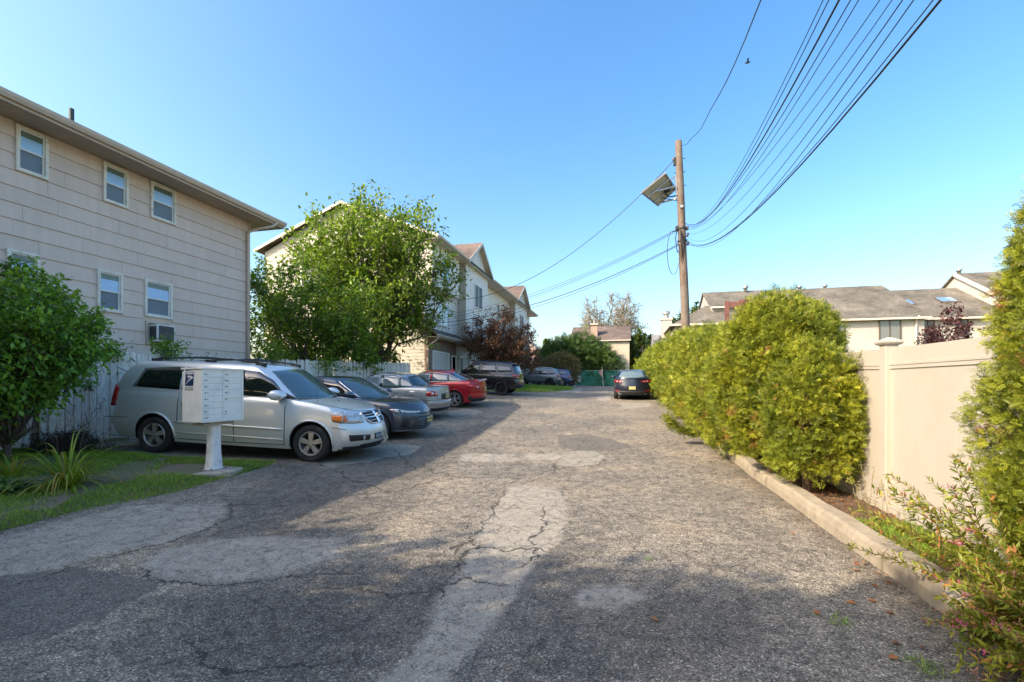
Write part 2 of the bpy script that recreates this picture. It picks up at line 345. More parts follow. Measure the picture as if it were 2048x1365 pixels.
drv = gridmesh('driveway', xs, ys, lambda X, Y: G(X, Y)+.012*np.sin(X*1.7+.6*Y)*np.sin(Y*1.1)-.0, dm,
   {'pale': grp(PALE), 'dark': grp(DARK), 'conc': grp(CONC), 'darkzone': grp(DARKZONE), 'crack': crackd(True), 'crackm': crackd(False), 'edge': lambda X, Y: np.clip(2.14-X+.02, 0, 1)},
   mask=lambda X, Y: (sdpoly(X, Y, lawn_poly) > -.12) & ~((X < -9.6) & (Y > 23.6)))
tag(drv, kind='structure')

# kerb: concrete lengths with joints
km = pm('kerb_concrete', (.33, .28, .20), .9, var=.14, vs=9, bmp=.6, bs=220, bd=.004, dirt=(.25, .20, .14), ds=3)
KX0, KX1, KH = 2.14, 2.37, .185
yy = [-4, 1.1, 4.45, 7.6, 10.4, 13.4, 16.4, 19.4, 22.4, 25.4, 28.4, 31.4, 34.4, 37.4, 40.4, 46.4, 52.4]
kerb = empty('kerb', 'long pale concrete kerb between the asphalt and the hedge', 'kerb', (0, 0, 0)); kerb['kind'] = 'structure'; del kerb['category']; del kerb['label']
for a, b_ in zip(yy[:-1], yy[1:]):
    k = MB(); m_ = max(2, int((b_-a)/.25)); vs = []; fs = []; jit = rnd.uniform(-.008, .008)
    for i in range(m_+1):
        y = a+.006+(b_-a-.018)*i/m_; z = g(2.14, y); w = .006*math.sin(y*5)+jit+rnd.uniform(-.004, .004)
        prof = [(KX0+w, z-.1), (KX0+w+.006, z+KH*.5), (KX0+w+.022, z+KH-.03+w), (KX0+w+.05, z+KH+w), (KX1-.03, z+KH+w), (KX1, z+KH-.03), (KX1, z-.1)]
        vs += [(x_, y, z_) for x_, z_ in prof]
    c7 = 7
    for i in range(m_):
        for j in range(6): fs.append((i*c7+j, i*c7+j+1, (i+1)*c7+j+1, (i+1)*c7+j))
    fs += [tuple(range(7)), tuple(m_*7+q for q in reversed(range(7)))]
    k.add(vs, fs); k.build('kerb_stone', km, kerb)

# planting bed of bare reddish soil right of the kerb
sm = pm('bed_soil', (.13, .075, .042), .95, var=.35, vs=14, bmp=1, bs=60, bd=.02, dirt=(.22, .15, .09), ds=5)
tag(gridmesh('planting_bed', np.linspace(2.36, 3.0, 9), np.arange(-4, 57, .12), lambda X, Y: G(X, Y)+.10+.015*np.sin(Y*9)*np.cos(X*14)+.012*np.sin(Y*23+X*9), sm), kind='structure')
tag(gridmesh('back_lawn', np.arange(3.0, 12, .5), np.arange(-6, 34, .5), lambda X, Y: G(X, Y)+.0, gm), kind='structure')

# lawn left: soil sheet with grass blades
lm, n, l, b = nt('lawn_soil'); p = pos(n)
t = noise(n, l, 2.2, 6, .65, vec=p); t2 = noise(n, l, 45, 4, .7, vec=p)
c = ramp(n, l, t.outputs[0], [(.42, (.17, .13, .09)), (.55, (.11, .14, .045))]); c = mix(n, l, ramp(n, l, t2.outputs[0], [(.45, (.1, .1, .1)), (.6, (.8, .8, .8))]), c, (.22, .17, .12)); vp = n.new('ShaderNodeTexVoronoi'); vp.inputs['Scale'].default_value = 26; l.new(p, vp.inputs['Vector']); c = mix(n, l, mth(n, l, 'LESS_THAN', vp.outputs['Distance'], .16), c, (.34, .30, .24))
l.new(c, b.inputs['Base Color']); b.inputs['Roughness'].default_value = .95; bump(n, l, t2.outputs[0], .9, .02, b)
def zl(X, Y): return G(X, Y)+np.clip(-sdpoly(X, Y, lawn_poly)*.22, -.03, .055)+.012*np.sin(X*5)*np.sin(Y*4.3)
tag(gridmesh('lawn', np.arange(-10.9, -4, .12), np.arange(-12, 7.3, .12), zl, lm, mask=lambda X, Y: sdpoly(X, Y, lawn_poly) < .12), kind='structure')
bare = px([(60, 975), (200, 985), (330, 950), (320, 925), (240, 935), (150, 945), (40, 955)])+[]
bare2 = px([(-60, 1030), (60, 1000), (180, 985), (200, 992), (60, 1030), (-40, 1050)])
gmat = leafmat('grass_blade', (.13, .23, .022), (.34, .50, .055), (.20, .17, .07), .96, .3, .5)
bt = np.array([(-.5, 0, 0), (.5, 0, 0), (-.32, .22, .55), (.32, .22, .55), (0, .7, 1.0)]); bf = np.array([(0, 1, 2), (1, 3, 2), (2, 3, 4)])
def blades(name, P, hmin, hmax, w, mat, parent=None, lean=.5, label=None, smooth=False):
    n_ = len(P); az = rng.random(n_)*2*np.pi; h = hmin+(hmax-hmin)*rng.random(n_)
    T = np.stack([np.cos(az), np.sin(az), 0*az], -1); N = np.stack([-np.sin(az)*lean*rng.random(n_), np.cos(az)*lean*rng.random(n_), np.ones(n_)], -1)
    V = bt.copy(); V[:, 0] *= w; 
    T = norm(T); B = norm(np.cross(N, T)); Nn = np.cross(T, B)
    VV = P[:, None, :]+V[None, :, 0:1]*T[:, None, :]+h[:, None, None]*(V[None, :, 1:2]*lean*B[:, None, :]+V[None, :, 2:3]*Nn[:, None, :])
    Fa = (np.arange(n_)[:, None, None]*5+bf[None]).reshape(-1, 3)
    return npmesh(name, VV.reshape(-1, 3), Fa, mat, parent, smooth, {'rnd': np.repeat(rng.random(n_), 5)})
def pick(N, x0, x1, y0, y1, f):
    X = rng.uniform(x0, x1, N); Y = rng.uniform(y0, y1, N); k = f(X, Y) > rng.random(N); return X[k], Y[k]
MXC_, MYC_ = -6.33, 5.86
def dens(X, Y):
    s = sdpoly(X, Y, lawn_poly); d = np.where(s < .04, 1.0, 0)
    nz = np.sin(X*3.1+1)*np.sin(Y*2.7+.5)+.6*np.sin(X*7.3+Y*5.1)+.4*np.sin(X*13-Y*11)
    strip = (s > -.75)                                                       # the strip of good turf along the asphalt
    d = d*(((X-MXC_+.20)/.62)**2+((Y-MYC_+.12)/.40)**2 > 1)
    d = d*np.where(strip, 1, np.clip(.55+.5*nz, .12, .95))
    wz = .16*np.sin(X*6.1+Y*3.3)+.12*np.sin(Y*9.7-X*4.1)+.08*np.sin(X*17+Y*13)
    d = d*np.where((sdpoly(X, Y, bare)+wz < .05) | (sdpoly(X, Y, bare2)+wz < .02), np.clip(.22+.35*nz, .06, .6), 1)
    return d
X, Y = pick(170000, -10.6, -5.2, 1.6, 7.0, dens)
P = np.stack([X, Y, zl(X, Y)-.004], -1)
tag(blades('grass', P, .025, .085, .006, gmat, lean=.9), 'short green grass growing over the lawn strip beside the mailbox', 'grass', kind='stuff')
# weed fringe along the asphalt edge near the van and the far lawn islands
isl = px([(1040, 774), (1090, 771), (1122, 774), (1100, 778), (1050, 779)]); 
def zi(X, Y): return G(X, Y)+np.clip(-sdpoly(X, Y, island)*.2, -.03, .07)
island = [(-10.3, 26.2), (-6.4, 26.4), (-5.0, 27.5), (-4.2, 30), (-3.6, 35), (-4.3, 40.5), (-6, 41.6), (-10.3, 41.6)]
tag(gridmesh('grass_verge', np.arange(-10.6, -3, .3), np.arange(25.9, 42.2, .3), zi, lm, mask=lambda X, Y: sdpoly(X, Y, island) < .2), kind='structure')
X, Y = pick(42000, -10.3, -3.5, 26, 42, lambda X, Y: (sdpoly(X, Y, island) < 0)*1.0)
P = np.stack([X, Y, zi(X, Y)-.004], -1)
tag(blades('grass', P, .06, .13, .022, gmat, lean=.8), 'bright grass verge round the red maple behind the black car', 'grass', kind='stuff')
# ------------------------------------------------------------------ BUILDINGS
WHITE = pm('white_vinyl', (.84, .80, .74), .45, var=.03); OFFW = pm('window_trim', (.84, .77, .66), .6, var=.06, dirt=(.55, .50, .42), ds=6)
def glassmat(name, col=(.03, .045, .055), rough=.03, spec=.9):
    m, n, l, b = nt(name); b.inputs['Base Color'].default_value = col+(1,); b.inputs['Roughness'].default_value = rough
    b.inputs['Specular IOR Level'].default_value = spec; b.inputs['IOR'].default_value = 1.6
    t = noise(n, l, .9, 2, .5, vec=pos(n)); bump(n, l, t.outputs[0], .12, .05, b); return m
WGL = glassmat('window_glass'); WGB = glassmat('window_glass_sky', (.16, .27, .38), .06, 1.0); SCREEN = pm('insect_screen', (.16, .20, .24), .5, var=.1, spec=.6)
SKYPANE = pm('pane_sky_reflection', (.36, .58, .85), .25, var=.06, spec=.9)  # upper pane: the reflected blue sky is put into its base colour
SHADEC = pm('valance', (.12, .16, .12), .3, var=.1, spec=.8)
def fr(o, nrm):
    """local frame of a wall: a to the right seen from outside, b up, c outwards"""
    ax = {'+x': ((0, 1, 0), (1, 0, 0)), '-x': ((0, -1, 0), (-1, 0, 0)), '-y': ((1, 0, 0), (0, -1, 0)), '+y': ((-1, 0, 0), (0, 1, 0))}[nrm]
    A = Vector(ax[0]); C_ = Vector(ax[1]); O = Vector(o)
    return lambda a, b_, c=0: tuple(O+A*a+Vector((0, 0, b_))+C_*c)
def wbox(mb, f, a0, a1, b0, b1, c0, c1):
    return mb.hexa([f(a0, b0, c0), f(a1, b0, c0), f(a1, b0, c1), f(a0, b0, c1), f(a0, b1, c0), f(a1, b1, c0), f(a1, b1, c1), f(a0, b1, c1)])
def window(parent, f, w, h, kind='hung', trim=.07, tm=None, gl=None, depth=.05, name='window'):
    """f(a,b,c) with the origin at the lower left outer corner"""
    tm = tm or WHITE; gl = gl or WGL
    m = MB(); wbox(m, f, 0, trim, 0, h, -.03, depth); wbox(m, f, w-trim, w, 0, h, -.03, depth); wbox(m, f, trim, w-trim, 0, trim, -.03, depth); wbox(m, f, trim, w-trim, h-trim, h, -.03, depth)
    o = m.build(name, tm, parent)
    iw0, iw1, ih0, ih1 = trim, w-trim, trim, h-trim
    if kind == 'hung':
        s = .03; mid = (ih0+ih1)/2
        for (b0, b1, c) in ((ih0, mid+.015, .0), (mid-.015, ih1, .018)):
            q = MB(); wbox(q, f, iw0, iw0+s, b0, b1, -.02+c, .006+c); wbox(q, f, iw1-s, iw1, b0, b1, -.02+c, .006+c); wbox(q, f, iw0+s, iw1-s, b0, b0+s, -.02+c, .006+c); wbox(q, f, iw0+s, iw1-s, b1-s, b1, -.02+c, .006+c)
            q.build('sash', WHITE, o)
            up = c > 0
            q = MB()
            if up and isinstance(gl, tuple):
                cut = b1-s-(b1-b0)*.28
                wbox(q, f, iw0+s, iw1-s, b0+s, cut, -.015+c, -.008+c); q.build('pane', gl[0], o)
                q = MB(); wbox(q, f, iw0+s, iw1-s, cut, b1-s, -.015+c, -.008+c); q.build('pane', SHADEC, o)
            else:
                wbox(q, f, iw0+s, iw1-s, b0+s, b1-s, -.015+c, -.008+c); q.build('pane', (gl[0] if isinstance(gl, tuple) else gl) if up else (gl[1] if isinstance(gl, tuple) else gl), o)
    elif kind == 'slider':
        mid = w/2; q = MB(); wbox(q, f, mid-.03, mid+.03, ih0, ih1, -.02, depth-.01); q.build('mullion', tm, o)
        for a0, a1 in ((iw0, mid-.03), (mid+.03, iw1)): q = MB(); wbox(q, f, a0, a1, ih0, ih1, -.015, 0); q.build('pane', gl, o)
    else:
        q = MB(); wbox(q, f, iw0, iw1, ih0, ih1, -.015, 0); q.build('pane', gl, o)
    return o
def lapwall(parent, f, outline, expo, mat, name='siding', lap=.014):
    """lap siding: rows of real stepped boards; outline(b) gives (a0, a1) at height b, between b0 and b1"""
    b0, b1, fn = outline; m = MB(); b_ = b0
    while b_ < b1-1e-6:
        t = min(b_+expo, b1); l0, r0 = fn(b_+1e-4); l1, r1 = fn(t-1e-4)
        if r0 > l0:
            r1 = max(r1, l1+.001)
            m.hexa([f(l0, b_, 0), f(r0, b_, 0), f(r0, b_, lap+.006), f(l0, b_, lap+.006), f(l1, t, 0), f(r1, t, 0), f(r1, t, .004), f(l1, t, .004)])
        b_ = t
    return m.build(name, mat, parent)
def shingle(name, col, scale=3.2, var=.25):
    m, n, l, b = nt(name); p = pos(n); br = n.new('ShaderNodeTexBrick')
    mp = n.new('ShaderNodeMapping'); l.new(p, mp.inputs[0]); mp.inputs['Rotation'].default_value = (math.radians(90), 0, 0)
    cx = n.new('ShaderNodeSeparateXYZ'); l.new(p, cx.inputs[0]); cc = n.new('ShaderNodeCombineXYZ')
    l.new(mth(n, l, 'ADD', cx.outputs[0], mth(n, l, 'MULTIPLY', cx.outputs[1], .35)), cc.inputs[0]); l.new(mth(n, l, 'MULTIPLY', cx.outputs[2], 1.6), cc.inputs[1])
    l.new(cc.outputs[0], br.inputs['Vector']); br.inputs['Scale'].default_value = scale
    br.inputs['Color1'].default_value = tuple(c*(1-var) for c in col)+(1,); br.inputs['Color2'].default_value = tuple(c*(1+var) for c in col)+(1,); br.inputs['Mortar'].default_value = tuple(c*.45 for c in col)+(1,)
    br.inputs['Mortar Size'].default_value = .02
    t = noise(n, l, .55, 6, .7, vec=p); c = mix(n, l, 1.0, br.outputs[0], ramp(n, l, t.outputs[0], [(.33, (.55, .53, .50)), (.68, (1.35, 1.33, 1.3))]), 'MULTIPLY')
    l.new(c, b.inputs['Base Color']); b.inputs['Roughness'].default_value = .9; bump(n, l, br.outputs['Fac'], -.4, .02, b); return m
def gutter_mesh(m, f, a0, a1, b_, c0=0):
    prof = [(c0, b_), (c0, b_-.10), (c0+.06, b_-.125), (c0+.10, b_-.06), (c0+.115, b_), (c0+.10, b_), (c0+.09, b_-.05), (c0+.05, b_-.10), (c0+.012, b_-.09), (c0+.012, b_)]
    k = len(prof); vs = [f(a0, q, p_) for p_, q in prof]+[f(a1, q, p_) for p_, q in prof]
    m.add(vs, [tuple(range(k)), tuple(k+i for i in reversed(range(k)))]+[(i, (i+1) % k, k+(i+1) % k, k+i) for i in range(k)])

# ---- tan two storey house on the left
TW, TY0, TY1, TX0 = -12.065, -6.0, 12.50, -20.5
tan = pm('tan_shingle', (.75, .59, .49), .85, var=.04, vs=7, bmp=.5, bs=90, bd=.004, rnd_obj=.09, st=(1, 1, .12), dirt=(.69, .54, .445), ds=1.5)
tanb = pm('tan_backing', (.20, .155, .125), .9)
soff = pm('soffit_brown', (.42, .33, .245), .6, var=.05); fasc = pm('fascia_tan', (.58, .46, .345), .5, var=.06)
house = empty('tan_house', 'tan shingle sided two storey house with small white windows behind the picket fence at left', 'house', (TW, 3.0, 0))
HO = Vector((TW, 3.0, 0)); 
def hl(pt): return tuple(Vector(pt)-HO)
fh0 = fr((0, 0, 0), '+x'); fh = lambda a, b_, c=0: (c, a-3.0, b_)               # local: a = world y, b = z, c = outwards
m = MB(); m.box(TX0-TW, -.02, TY0-3, TY1-3, -.6, 6.95); m.build('wall', tanb, house)
wins = []
for (p0, p1, gk) in [((32, 247), (97, 362), 1), ((207, 322), (257, 419), 1), ((302, 361), (352, 452), 1), ((14, 496), (80, 604), 0), ((195, 537), (246, 628), 0), ((290, 557), (345, 640), 0)]:
    ya, za = on_x(p0[0], p0[1], TW+.04); yb, zb = on_x(p1[0], p1[1], TW+.04); wins.append((ya, yb, zb, za, gk))
yac0, zac1 = on_x(296, 646, TW+.02); yac1, zac0 = on_x(336, 688, TW+.02)
wins.append((yac0, yac1, zac0, zac1, 2))
unit = MB().hexa([(0, 0, 0), (0, 1, 0), (1, 1, 0), (1, 0, 0), (0, 0, 1), (0, 1, 1), (.35, 1, 1), (.35, 0, 1)])
upan = unit.build('siding_panel', tan, house); umesh = upan.data; first = True
expo = .335; zc = 6.95; rows = 0
while zc > .6:
    z0 = zc-expo; segs = [(.6, TY1)]
    for (a, b_, q0, q1, _) in wins:
        if q0 < zc-.02 and q1 > z0+.02:
            for lo_, hi_ in ((z0, q0), (q1, zc)):
                if hi_-lo_ > .012 and lo_ >= z0-1e-6 and hi_ <= zc+1e-6: o = link(bpy.data.objects.new('siding_panel', umesh), house); o.location = (-.02, a-3, lo_+.003); o.scale = (.026, b_-a, hi_-lo_-.003)
            segs = [s for (s0, s1) in segs for s in ((s0, min(s1, a)), (max(s0, b_), s1)) if s[1]-s[0] > .03]
    for s0, s1 in segs:
        y = s0; first_w = rnd.uniform(.25, 1.2)
        while y < s1-1e-4:
            w = first_w if y == s0 else 1.22; e = min(y+w, s1)
            if s1-e < .12: e = s1
            o = upan if first else link(bpy.data.objects.new('siding_panel', umesh), house)
            first = False; o.location = (-.02, y+.003-3, z0+.006); o.scale = (.034+rnd.uniform(-.002, .003), e-y-.004, expo-.004); y = e
    zc = z0
m = MB(); m.box(-.02, .012, TY0-3, .6-3, -.6, 6.95); m.build('wall', tan, house)      # out of view towards the camera
for (a, b_, q0, q1, gk) in wins[:6]:
    f = lambda A, B, C=0, a=a, q0=q0: fh(a+A, q0+B, C+.0)
    window(house, f, b_-a, q1-q0, 'hung', .055, OFFW, (SKYPANE, SCREEN) if True else WGL, .055)
# wall air conditioner in its sleeve
a, b_, q0, q1, _ = wins[6]
acm = MB(); ff = lambda A, B, C=0: fh(a+A, q0+B, C); W_, H_ = b_-a, q1-q0; wbox(acm, ff, -.06, 0, -.06, H_+.05, -.02, .04); wbox(acm, ff, W_, W_+.05, -.06, H_+.05, -.02, .04); wbox(acm, ff, 0, W_, -.06, 0, -.02, .04); wbox(acm, ff, 0, W_, H_, H_+.05, -.02, .04)
acm.build('sleeve_frame', fasc, house)
ac = empty('air_conditioner', 'white wall air conditioner with dark grille under a lower window of the tan house', 'air conditioner', (TW, (a+b_)/2, q0))
m = MB(); w2 = W_/2-.03; m.box(-.15, .30, -w2, w2, .02, H_-.04); m.build('case', WHITE, ac, bevel=.008)
dk = pm('dark_grille', (.05, .055, .06), .5, var=.2)
m = MB(); m.box(.30, .306, -w2+.03, w2-.03, .05, H_-.07); gr = m.build('grille', dk, ac)
m = MB()
for k in range(7): m.box(.306, .31, -w2+.03, w2-.03, .06+k*.03, .066+k*.03)
for k in range(6): m.box(.30+.0, .3, 0, 0, 0, 0) if False else None
m.build('louvre', pm('louvre_grey', (.16, .17, .18), .5), gr)
m = MB(); m.box(.04, .26, -w2-.004, -w2, .06, H_-.09); m.build('side_vent', dk, ac)
# eaves, soffit, gutter, roof
OV = .75; m = MB()
ex0, ex1, ey0, ey1 = TX0-OV-TW, OV, TY0-OV-3, TY1+OV-3
nb_ = int((ey1-ey0)/.10)
for i in range(nb_):
    y0 = ey0+i*.10; m.hexa([(-.02, y0+.004, 6.955), (OV-.02, y0+.004, 6.955), (OV-.02, y0+.1, 6.955), (-.02, y0+.1, 6.955), (-.02, y0, 6.99), (OV-.02, y0, 6.99), (OV-.02, y0+.1, 6.99), (-.02, y0+.1, 6.99)])
m.box(ex0, -.02, TY1-3, ey1, 6.955, 6.985); m.build('soffit', soff, house)
m = MB(); m.box(OV-.02, OV, ey0, ey1, 6.93, 7.10); m.box(ex0, OV-.02, ey1-.02, ey1, 6.93, 7.10); m.build('fascia', fasc, house)
m = MB(); gutter_mesh(m, lambda A, B, C=0: (C+OV, A-3, B), ey0+3, ey1+3, 7.11); m.build('gutter', pm('gutter_tan', (.62, .50, .39), .4, var=.05, spec=.6), house)
rf = shingle('roof_shingle_tan', (.12, .10, .09)); m = MB(); zr = 7.12; hy = (ex1-ex0)/2; rz = zr+hy*.36; cx_ = (ex0+ex1)/2
m.add([(ex0, ey0, zr), (ex1, ey0, zr), (ex1, ey1, zr), (ex0, ey1, zr), (cx_, ey0+hy, rz), (cx_, ey1-hy, rz)], [(0, 3, 2, 1), (1, 2, 5, 4), (3, 0, 4, 5), (0, 1, 4), (2, 3, 5)]); m.build('roof', rf, house)
dsp = pm('downspout_tan', (.70, .57, .45), .4, var=.05)
m = MB(); yd = TY1-.10-3; m.tube([(OV+.04, yd+.45, 7.0), (OV-.02, yd+.36, 6.86), (.35, yd+.12, 6.72), (.10, yd, 6.60), (.075, yd, 6.4), (.075, yd, .3)], .045, 8); m.build('downspout', dsp, house, smooth=True)
m = MB(); m.box(-.02, .03, TY1-.05-3+.0, TY1+.02-3, .2, 6.95)
cb = m.build('corner_board', fasc, house)
yv, zv = on_x(143, 230, TX0/2+TW/2+2.2); m = MB(); m.tube([(2.2+(TX0-TW)/2, yv-3, 7.6), (2.2+(TX0-TW)/2, yv-3, on_x(143, 218, TX0/2+TW/2+2.2)[1])], .055, 10); m.build('vent_pipe', pm('old_copper_pipe', (.05, .07, .06), .6), house)

# ---- town houses on the left, end gable towards us
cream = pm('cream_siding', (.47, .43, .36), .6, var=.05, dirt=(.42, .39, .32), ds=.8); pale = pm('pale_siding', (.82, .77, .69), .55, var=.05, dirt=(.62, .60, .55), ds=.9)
brown_roof = shingle('roof_shingle_brown', (.155, .115, .095)); trimc = pm('cream_trim', (.60, .53, .43), .5, var=.04)
slate = pm('dark_shutter', (.05, .065, .085), .5)
th = empty('townhouse_row', 'row of pale three storey townhouses with cross gables and brown roofs behind the parked cars', 'house', (-11, 24.3, 0))
TO = Vector((-11, 24.3, 0)); TL = lambda p_: tuple(Vector(p_)-TO)
def tb(m, x0, x1, y0, y1, z0, z1): return m.box(x0+11, x1+11, y0-24.3, y1-24.3, z0, z1)
gz = lambda y: g(-11, y)
EZ, RZ, XB, XR = 10.0, 12.55, -22.2, -16.5          # eave height, ridge height, back wall, ridge line
UP = -11.15                                          # front wall plane of the upper floors
Y0, Y1 = 24.3, 55.0
B1, B2 = (29.6, 34.8), (44.6, 50.2)                  # bays with cross gables
m = MB(); tb(m, XB, UP, Y0, Y1, 0, EZ-.03); m.add([TL((XB, Y0, EZ-.04)), TL((UP, Y0, EZ-.04)), TL((XR, Y0, RZ-.1)), TL((XB, Y1, EZ-.04)), TL((UP, Y1, EZ-.04)), TL((XR, Y1, RZ-.1))], [(0, 1, 2), (5, 4, 3), (0, 2, 5, 3), (2, 1, 4, 5)])
m.build('wall', cream, th)
F_ = lambda x, nrm, y=0: (lambda f0: (lambda a, b_, c=0: TL(f0(a, b_, c))))(fr((x, y, 0), nrm))
fg = F_(0, '-y', Y0)
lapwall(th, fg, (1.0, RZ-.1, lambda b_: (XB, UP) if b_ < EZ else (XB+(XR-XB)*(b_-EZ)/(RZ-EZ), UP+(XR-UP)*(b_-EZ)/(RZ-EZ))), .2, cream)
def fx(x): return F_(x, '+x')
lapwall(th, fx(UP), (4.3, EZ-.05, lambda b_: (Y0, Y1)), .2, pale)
# third storey of the first unit overhangs
m = MB(); tb(m, UP, UP+.45, Y0, B1[0]-.8, 7.35, EZ-.04); m.build('overhang', trimc, th); lapwall(th, fx(UP+.45), (7.4, EZ-.05, lambda b_: (Y0, B1[0]-.8)), .2, pale)
for (a0, a1) in (B1, B2):
    bx = UP+.65; ac_ = (a0+a1)/2; pk = EZ+.55+1.5
    m = MB(); tb(m, UP, bx, a0, a1, 4.3, EZ+.1); m.build('bay', trimc, th)
    lapwall(th, fx(bx), (4.3, pk-.15, lambda b_, a0=a0, a1=a1, ac_=ac_, pk=pk: (a0, a1) if b_ < EZ+.1 else (a0+(ac_-a0)*(b_-EZ-.1)/(pk-EZ-.1), a1+(ac_-a1)*(b_-EZ-.1)/(pk-EZ-.1))), .2, pale)
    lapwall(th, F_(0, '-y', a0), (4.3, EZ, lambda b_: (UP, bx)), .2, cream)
    # cross gable roof with overhang
    o_ = .40; m = MB(); x1 = bx+o_; za = EZ+.0; xr = XR
    for s_ in (-1, 1):
        ee = ac_+s_*(a1-a0+2*o_)/2; 
        m.hexa([TL((x1, ac_, pk)), TL((x1, ee, za)), TL((UP-1.2, ee, za)), TL((xr+.6, ac_, pk)), TL((x1, ac_, pk+.10)), TL((x1, ee, za+.10)), TL((UP-1.2, ee, za+.10)), TL((xr+.6, ac_, pk+.10))])
    m.build('roof', brown_roof, th)
    m = MB()
    for s_ in (-1, 1):
        ee = ac_+s_*(a1-a0+2*o_)/2; m.bar(TL((x1+.012, ac_, pk-.02)), TL((x1+.012, ee, za-.02)), .03, .22)
    m.build('rake_board', trimc, th)
    m = MB()
    for s_ in (-1, 1):
        ee = ac_+s_*(a1-a0+2*o_)/2; m.hexa([TL((bx, ee-s_*.02, za-.06)), TL((x1, ee-s_*.02, za-.06)), TL((x1, ac_, pk-.05)), TL((bx, ac_, pk-.05)), TL((bx, ee-s_*.02, za-.03)), TL((x1, ee-s_*.02, za-.03)), TL((x1, ac_, pk-.02)), TL((bx, ac_, pk-.02))])
    m.build('soffit', trimc, th)
    for zz, hh in ((7.2, 1.75), (4.75, 1.75)):
        window(th, (lambda a, b_, c=0, a0=a0, zz=zz, bx=bx: fx(bx)(a0+1.75+a, zz+b_, c+.045)), 1.9, hh, 'slider', .07, WHITE, slate, .04)
# main roof
m = MB(); o_ = .55
for s_, xe in ((1, UP+o_+.45), (-1, XB-o_)):
    ze = EZ+.02-.0; m.hexa([TL((XR, Y0-.35, RZ)), TL((xe, Y0-.35, ze)), TL((xe, Y1+.35, ze)), TL((XR, Y1+.35, RZ)), TL((XR, Y0-.35, RZ+.10)), TL((xe, Y0-.35, ze+.10)), TL((xe, Y1+.35, ze+.10)), TL((XR, Y1+.35, RZ+.10))])
m.build('roof', brown_roof, th)
m = MB(); xe = UP+o_+.45
m.bar(TL((XR, Y0-.362, RZ+.02)), TL((xe, Y0-.362, EZ+.04)), .03, .16); m.bar(TL((XR, Y0-.362, RZ+.02)), TL((XB-o_, Y0-.362, EZ+.04)), .03, .16); m.build('rake_board', trimc, th)
for a0, a1 in ((Y0-.3, B1[0]-.5), (B1[1]+.5, B2[0]-.5), (B2[1]+.5, Y1+.3)): m = MB(); gutter_mesh(m, fx(xe), a0, a1, EZ+.08); m.build('gutter', pm('gutter_cream', (.60, .55, .47), .4), th)
m = MB(); tb(m, UP, xe, Y0-.3, Y1+.3, EZ-.08, EZ-.055); m.build('soffit', trimc, th)
# flat part windows
for a0, zz, w, hh in ((35.8, 7.4, .85, 1.6), (39.8, 7.4, .85, 1.6), (42.6, 7.4, .6, 1.4), (50.9, 7.4, .8, 1.6), (53.0, 7.4, .8, 1.6), (36.2, 5.0, .9, 1.5), (40.2, 5.0, .9, 1.5), (51.2, 5.0, .8, 1.4)):
    window(th, (lambda a, b_, c=0, a0=a0, zz=zz: fx(UP)(a0+a, zz+b_, c+.045)), w, hh, 'hung', .05, WHITE, slate, .04)
window(th, (lambda a, b_, c=0: fx(UP)(26.0+a, 5.25+b_, c+.045)), 1.9, 1.5, 'slider', .06, WHITE, WGB, .04)
window(th, (lambda a, b_, c=0: fx(UP+.45)(25.6+a, 7.9+b_, c+.045)), 1.3, 1.3, 'slider', .06, WHITE, WGB, .04)
window(th, (lambda a, b_, c=0: fg(-19.5+a, 7.6+b_, c+.045)), 1.0, 1.5, 'hung', .06, WHITE, slate, .04)
# skirt roof over the garages
m = MB(); xg = -10.35
m.hexa([TL((UP, Y0-.1, 4.85)), TL((xg, Y0-.1, 4.40)), TL((xg, Y1, 4.40)), TL((UP, Y1, 4.85)), TL((UP, Y0-.1, 4.95)), TL((xg, Y0-.1, 4.48)), TL((xg, Y1, 4.48)), TL((UP, Y1, 4.95))]); m.build('roof', shingle('roof_shingle_dark', (.13, .10, .085)), th)
m = MB(); gutter_mesh(m, fx(xg), Y0-.1, Y1, 4.47); m.build('gutter', MATS['gutter_cream'], th)
m = MB(); tb(m, -11.05, xg, Y0-.08, Y1, 4.30, 4.33); m.build('soffit', trimc, th)
m = MB(); m.tube([TL((xg+.05, Y0+.1, 4.35)), TL((xg-.1, Y0+.05, 4.1)), TL((-10.95, Y0+.02, 3.8)), TL((-10.95, Y0+.02, 1.2))], .04, 8); m.build('downspout', trimc, th, smooth=True)
# ground floor: brick garage then sided ones
bm_, n, l, b = nt('brown_brick'); p = pos(n); br = n.new('ShaderNodeTexBrick'); cx = n.new('ShaderNodeSeparateXYZ'); l.new(p, cx.inputs[0]); cc = n.new('ShaderNodeCombineXYZ')
l.new(mth(n, l, 'ADD', cx.outputs[0], cx.outputs[1]), cc.inputs[0]); l.new(cx.outputs[2], cc.inputs[1]); l.new(cc.outputs[0], br.inputs['Vector']); br.inputs['Scale'].default_value = 4.6
br.inputs['Color1'].default_value = (.16, .09, .065, 1); br.inputs['Color2'].default_value = (.26, .15, .10, 1); br.inputs['Mortar'].default_value = (.30, .27, .23, 1); br.inputs['Mortar Size'].default_value = .03
l.new(br.outputs[0], b.inputs['Base Color']); b.inputs['Roughness'].default_value = .9; bump(n, l, br.outputs['Fac'], -.5, .01, b)
m = MB(); tb(m, -11.16, -10.95, Y0-.02, 28.9, .5, 4.33); m.build('brick_wall', bm_, th)
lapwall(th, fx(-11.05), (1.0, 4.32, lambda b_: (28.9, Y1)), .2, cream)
gd = pm('garage_door_white', (.66, .63, .58), .5, var=.04)
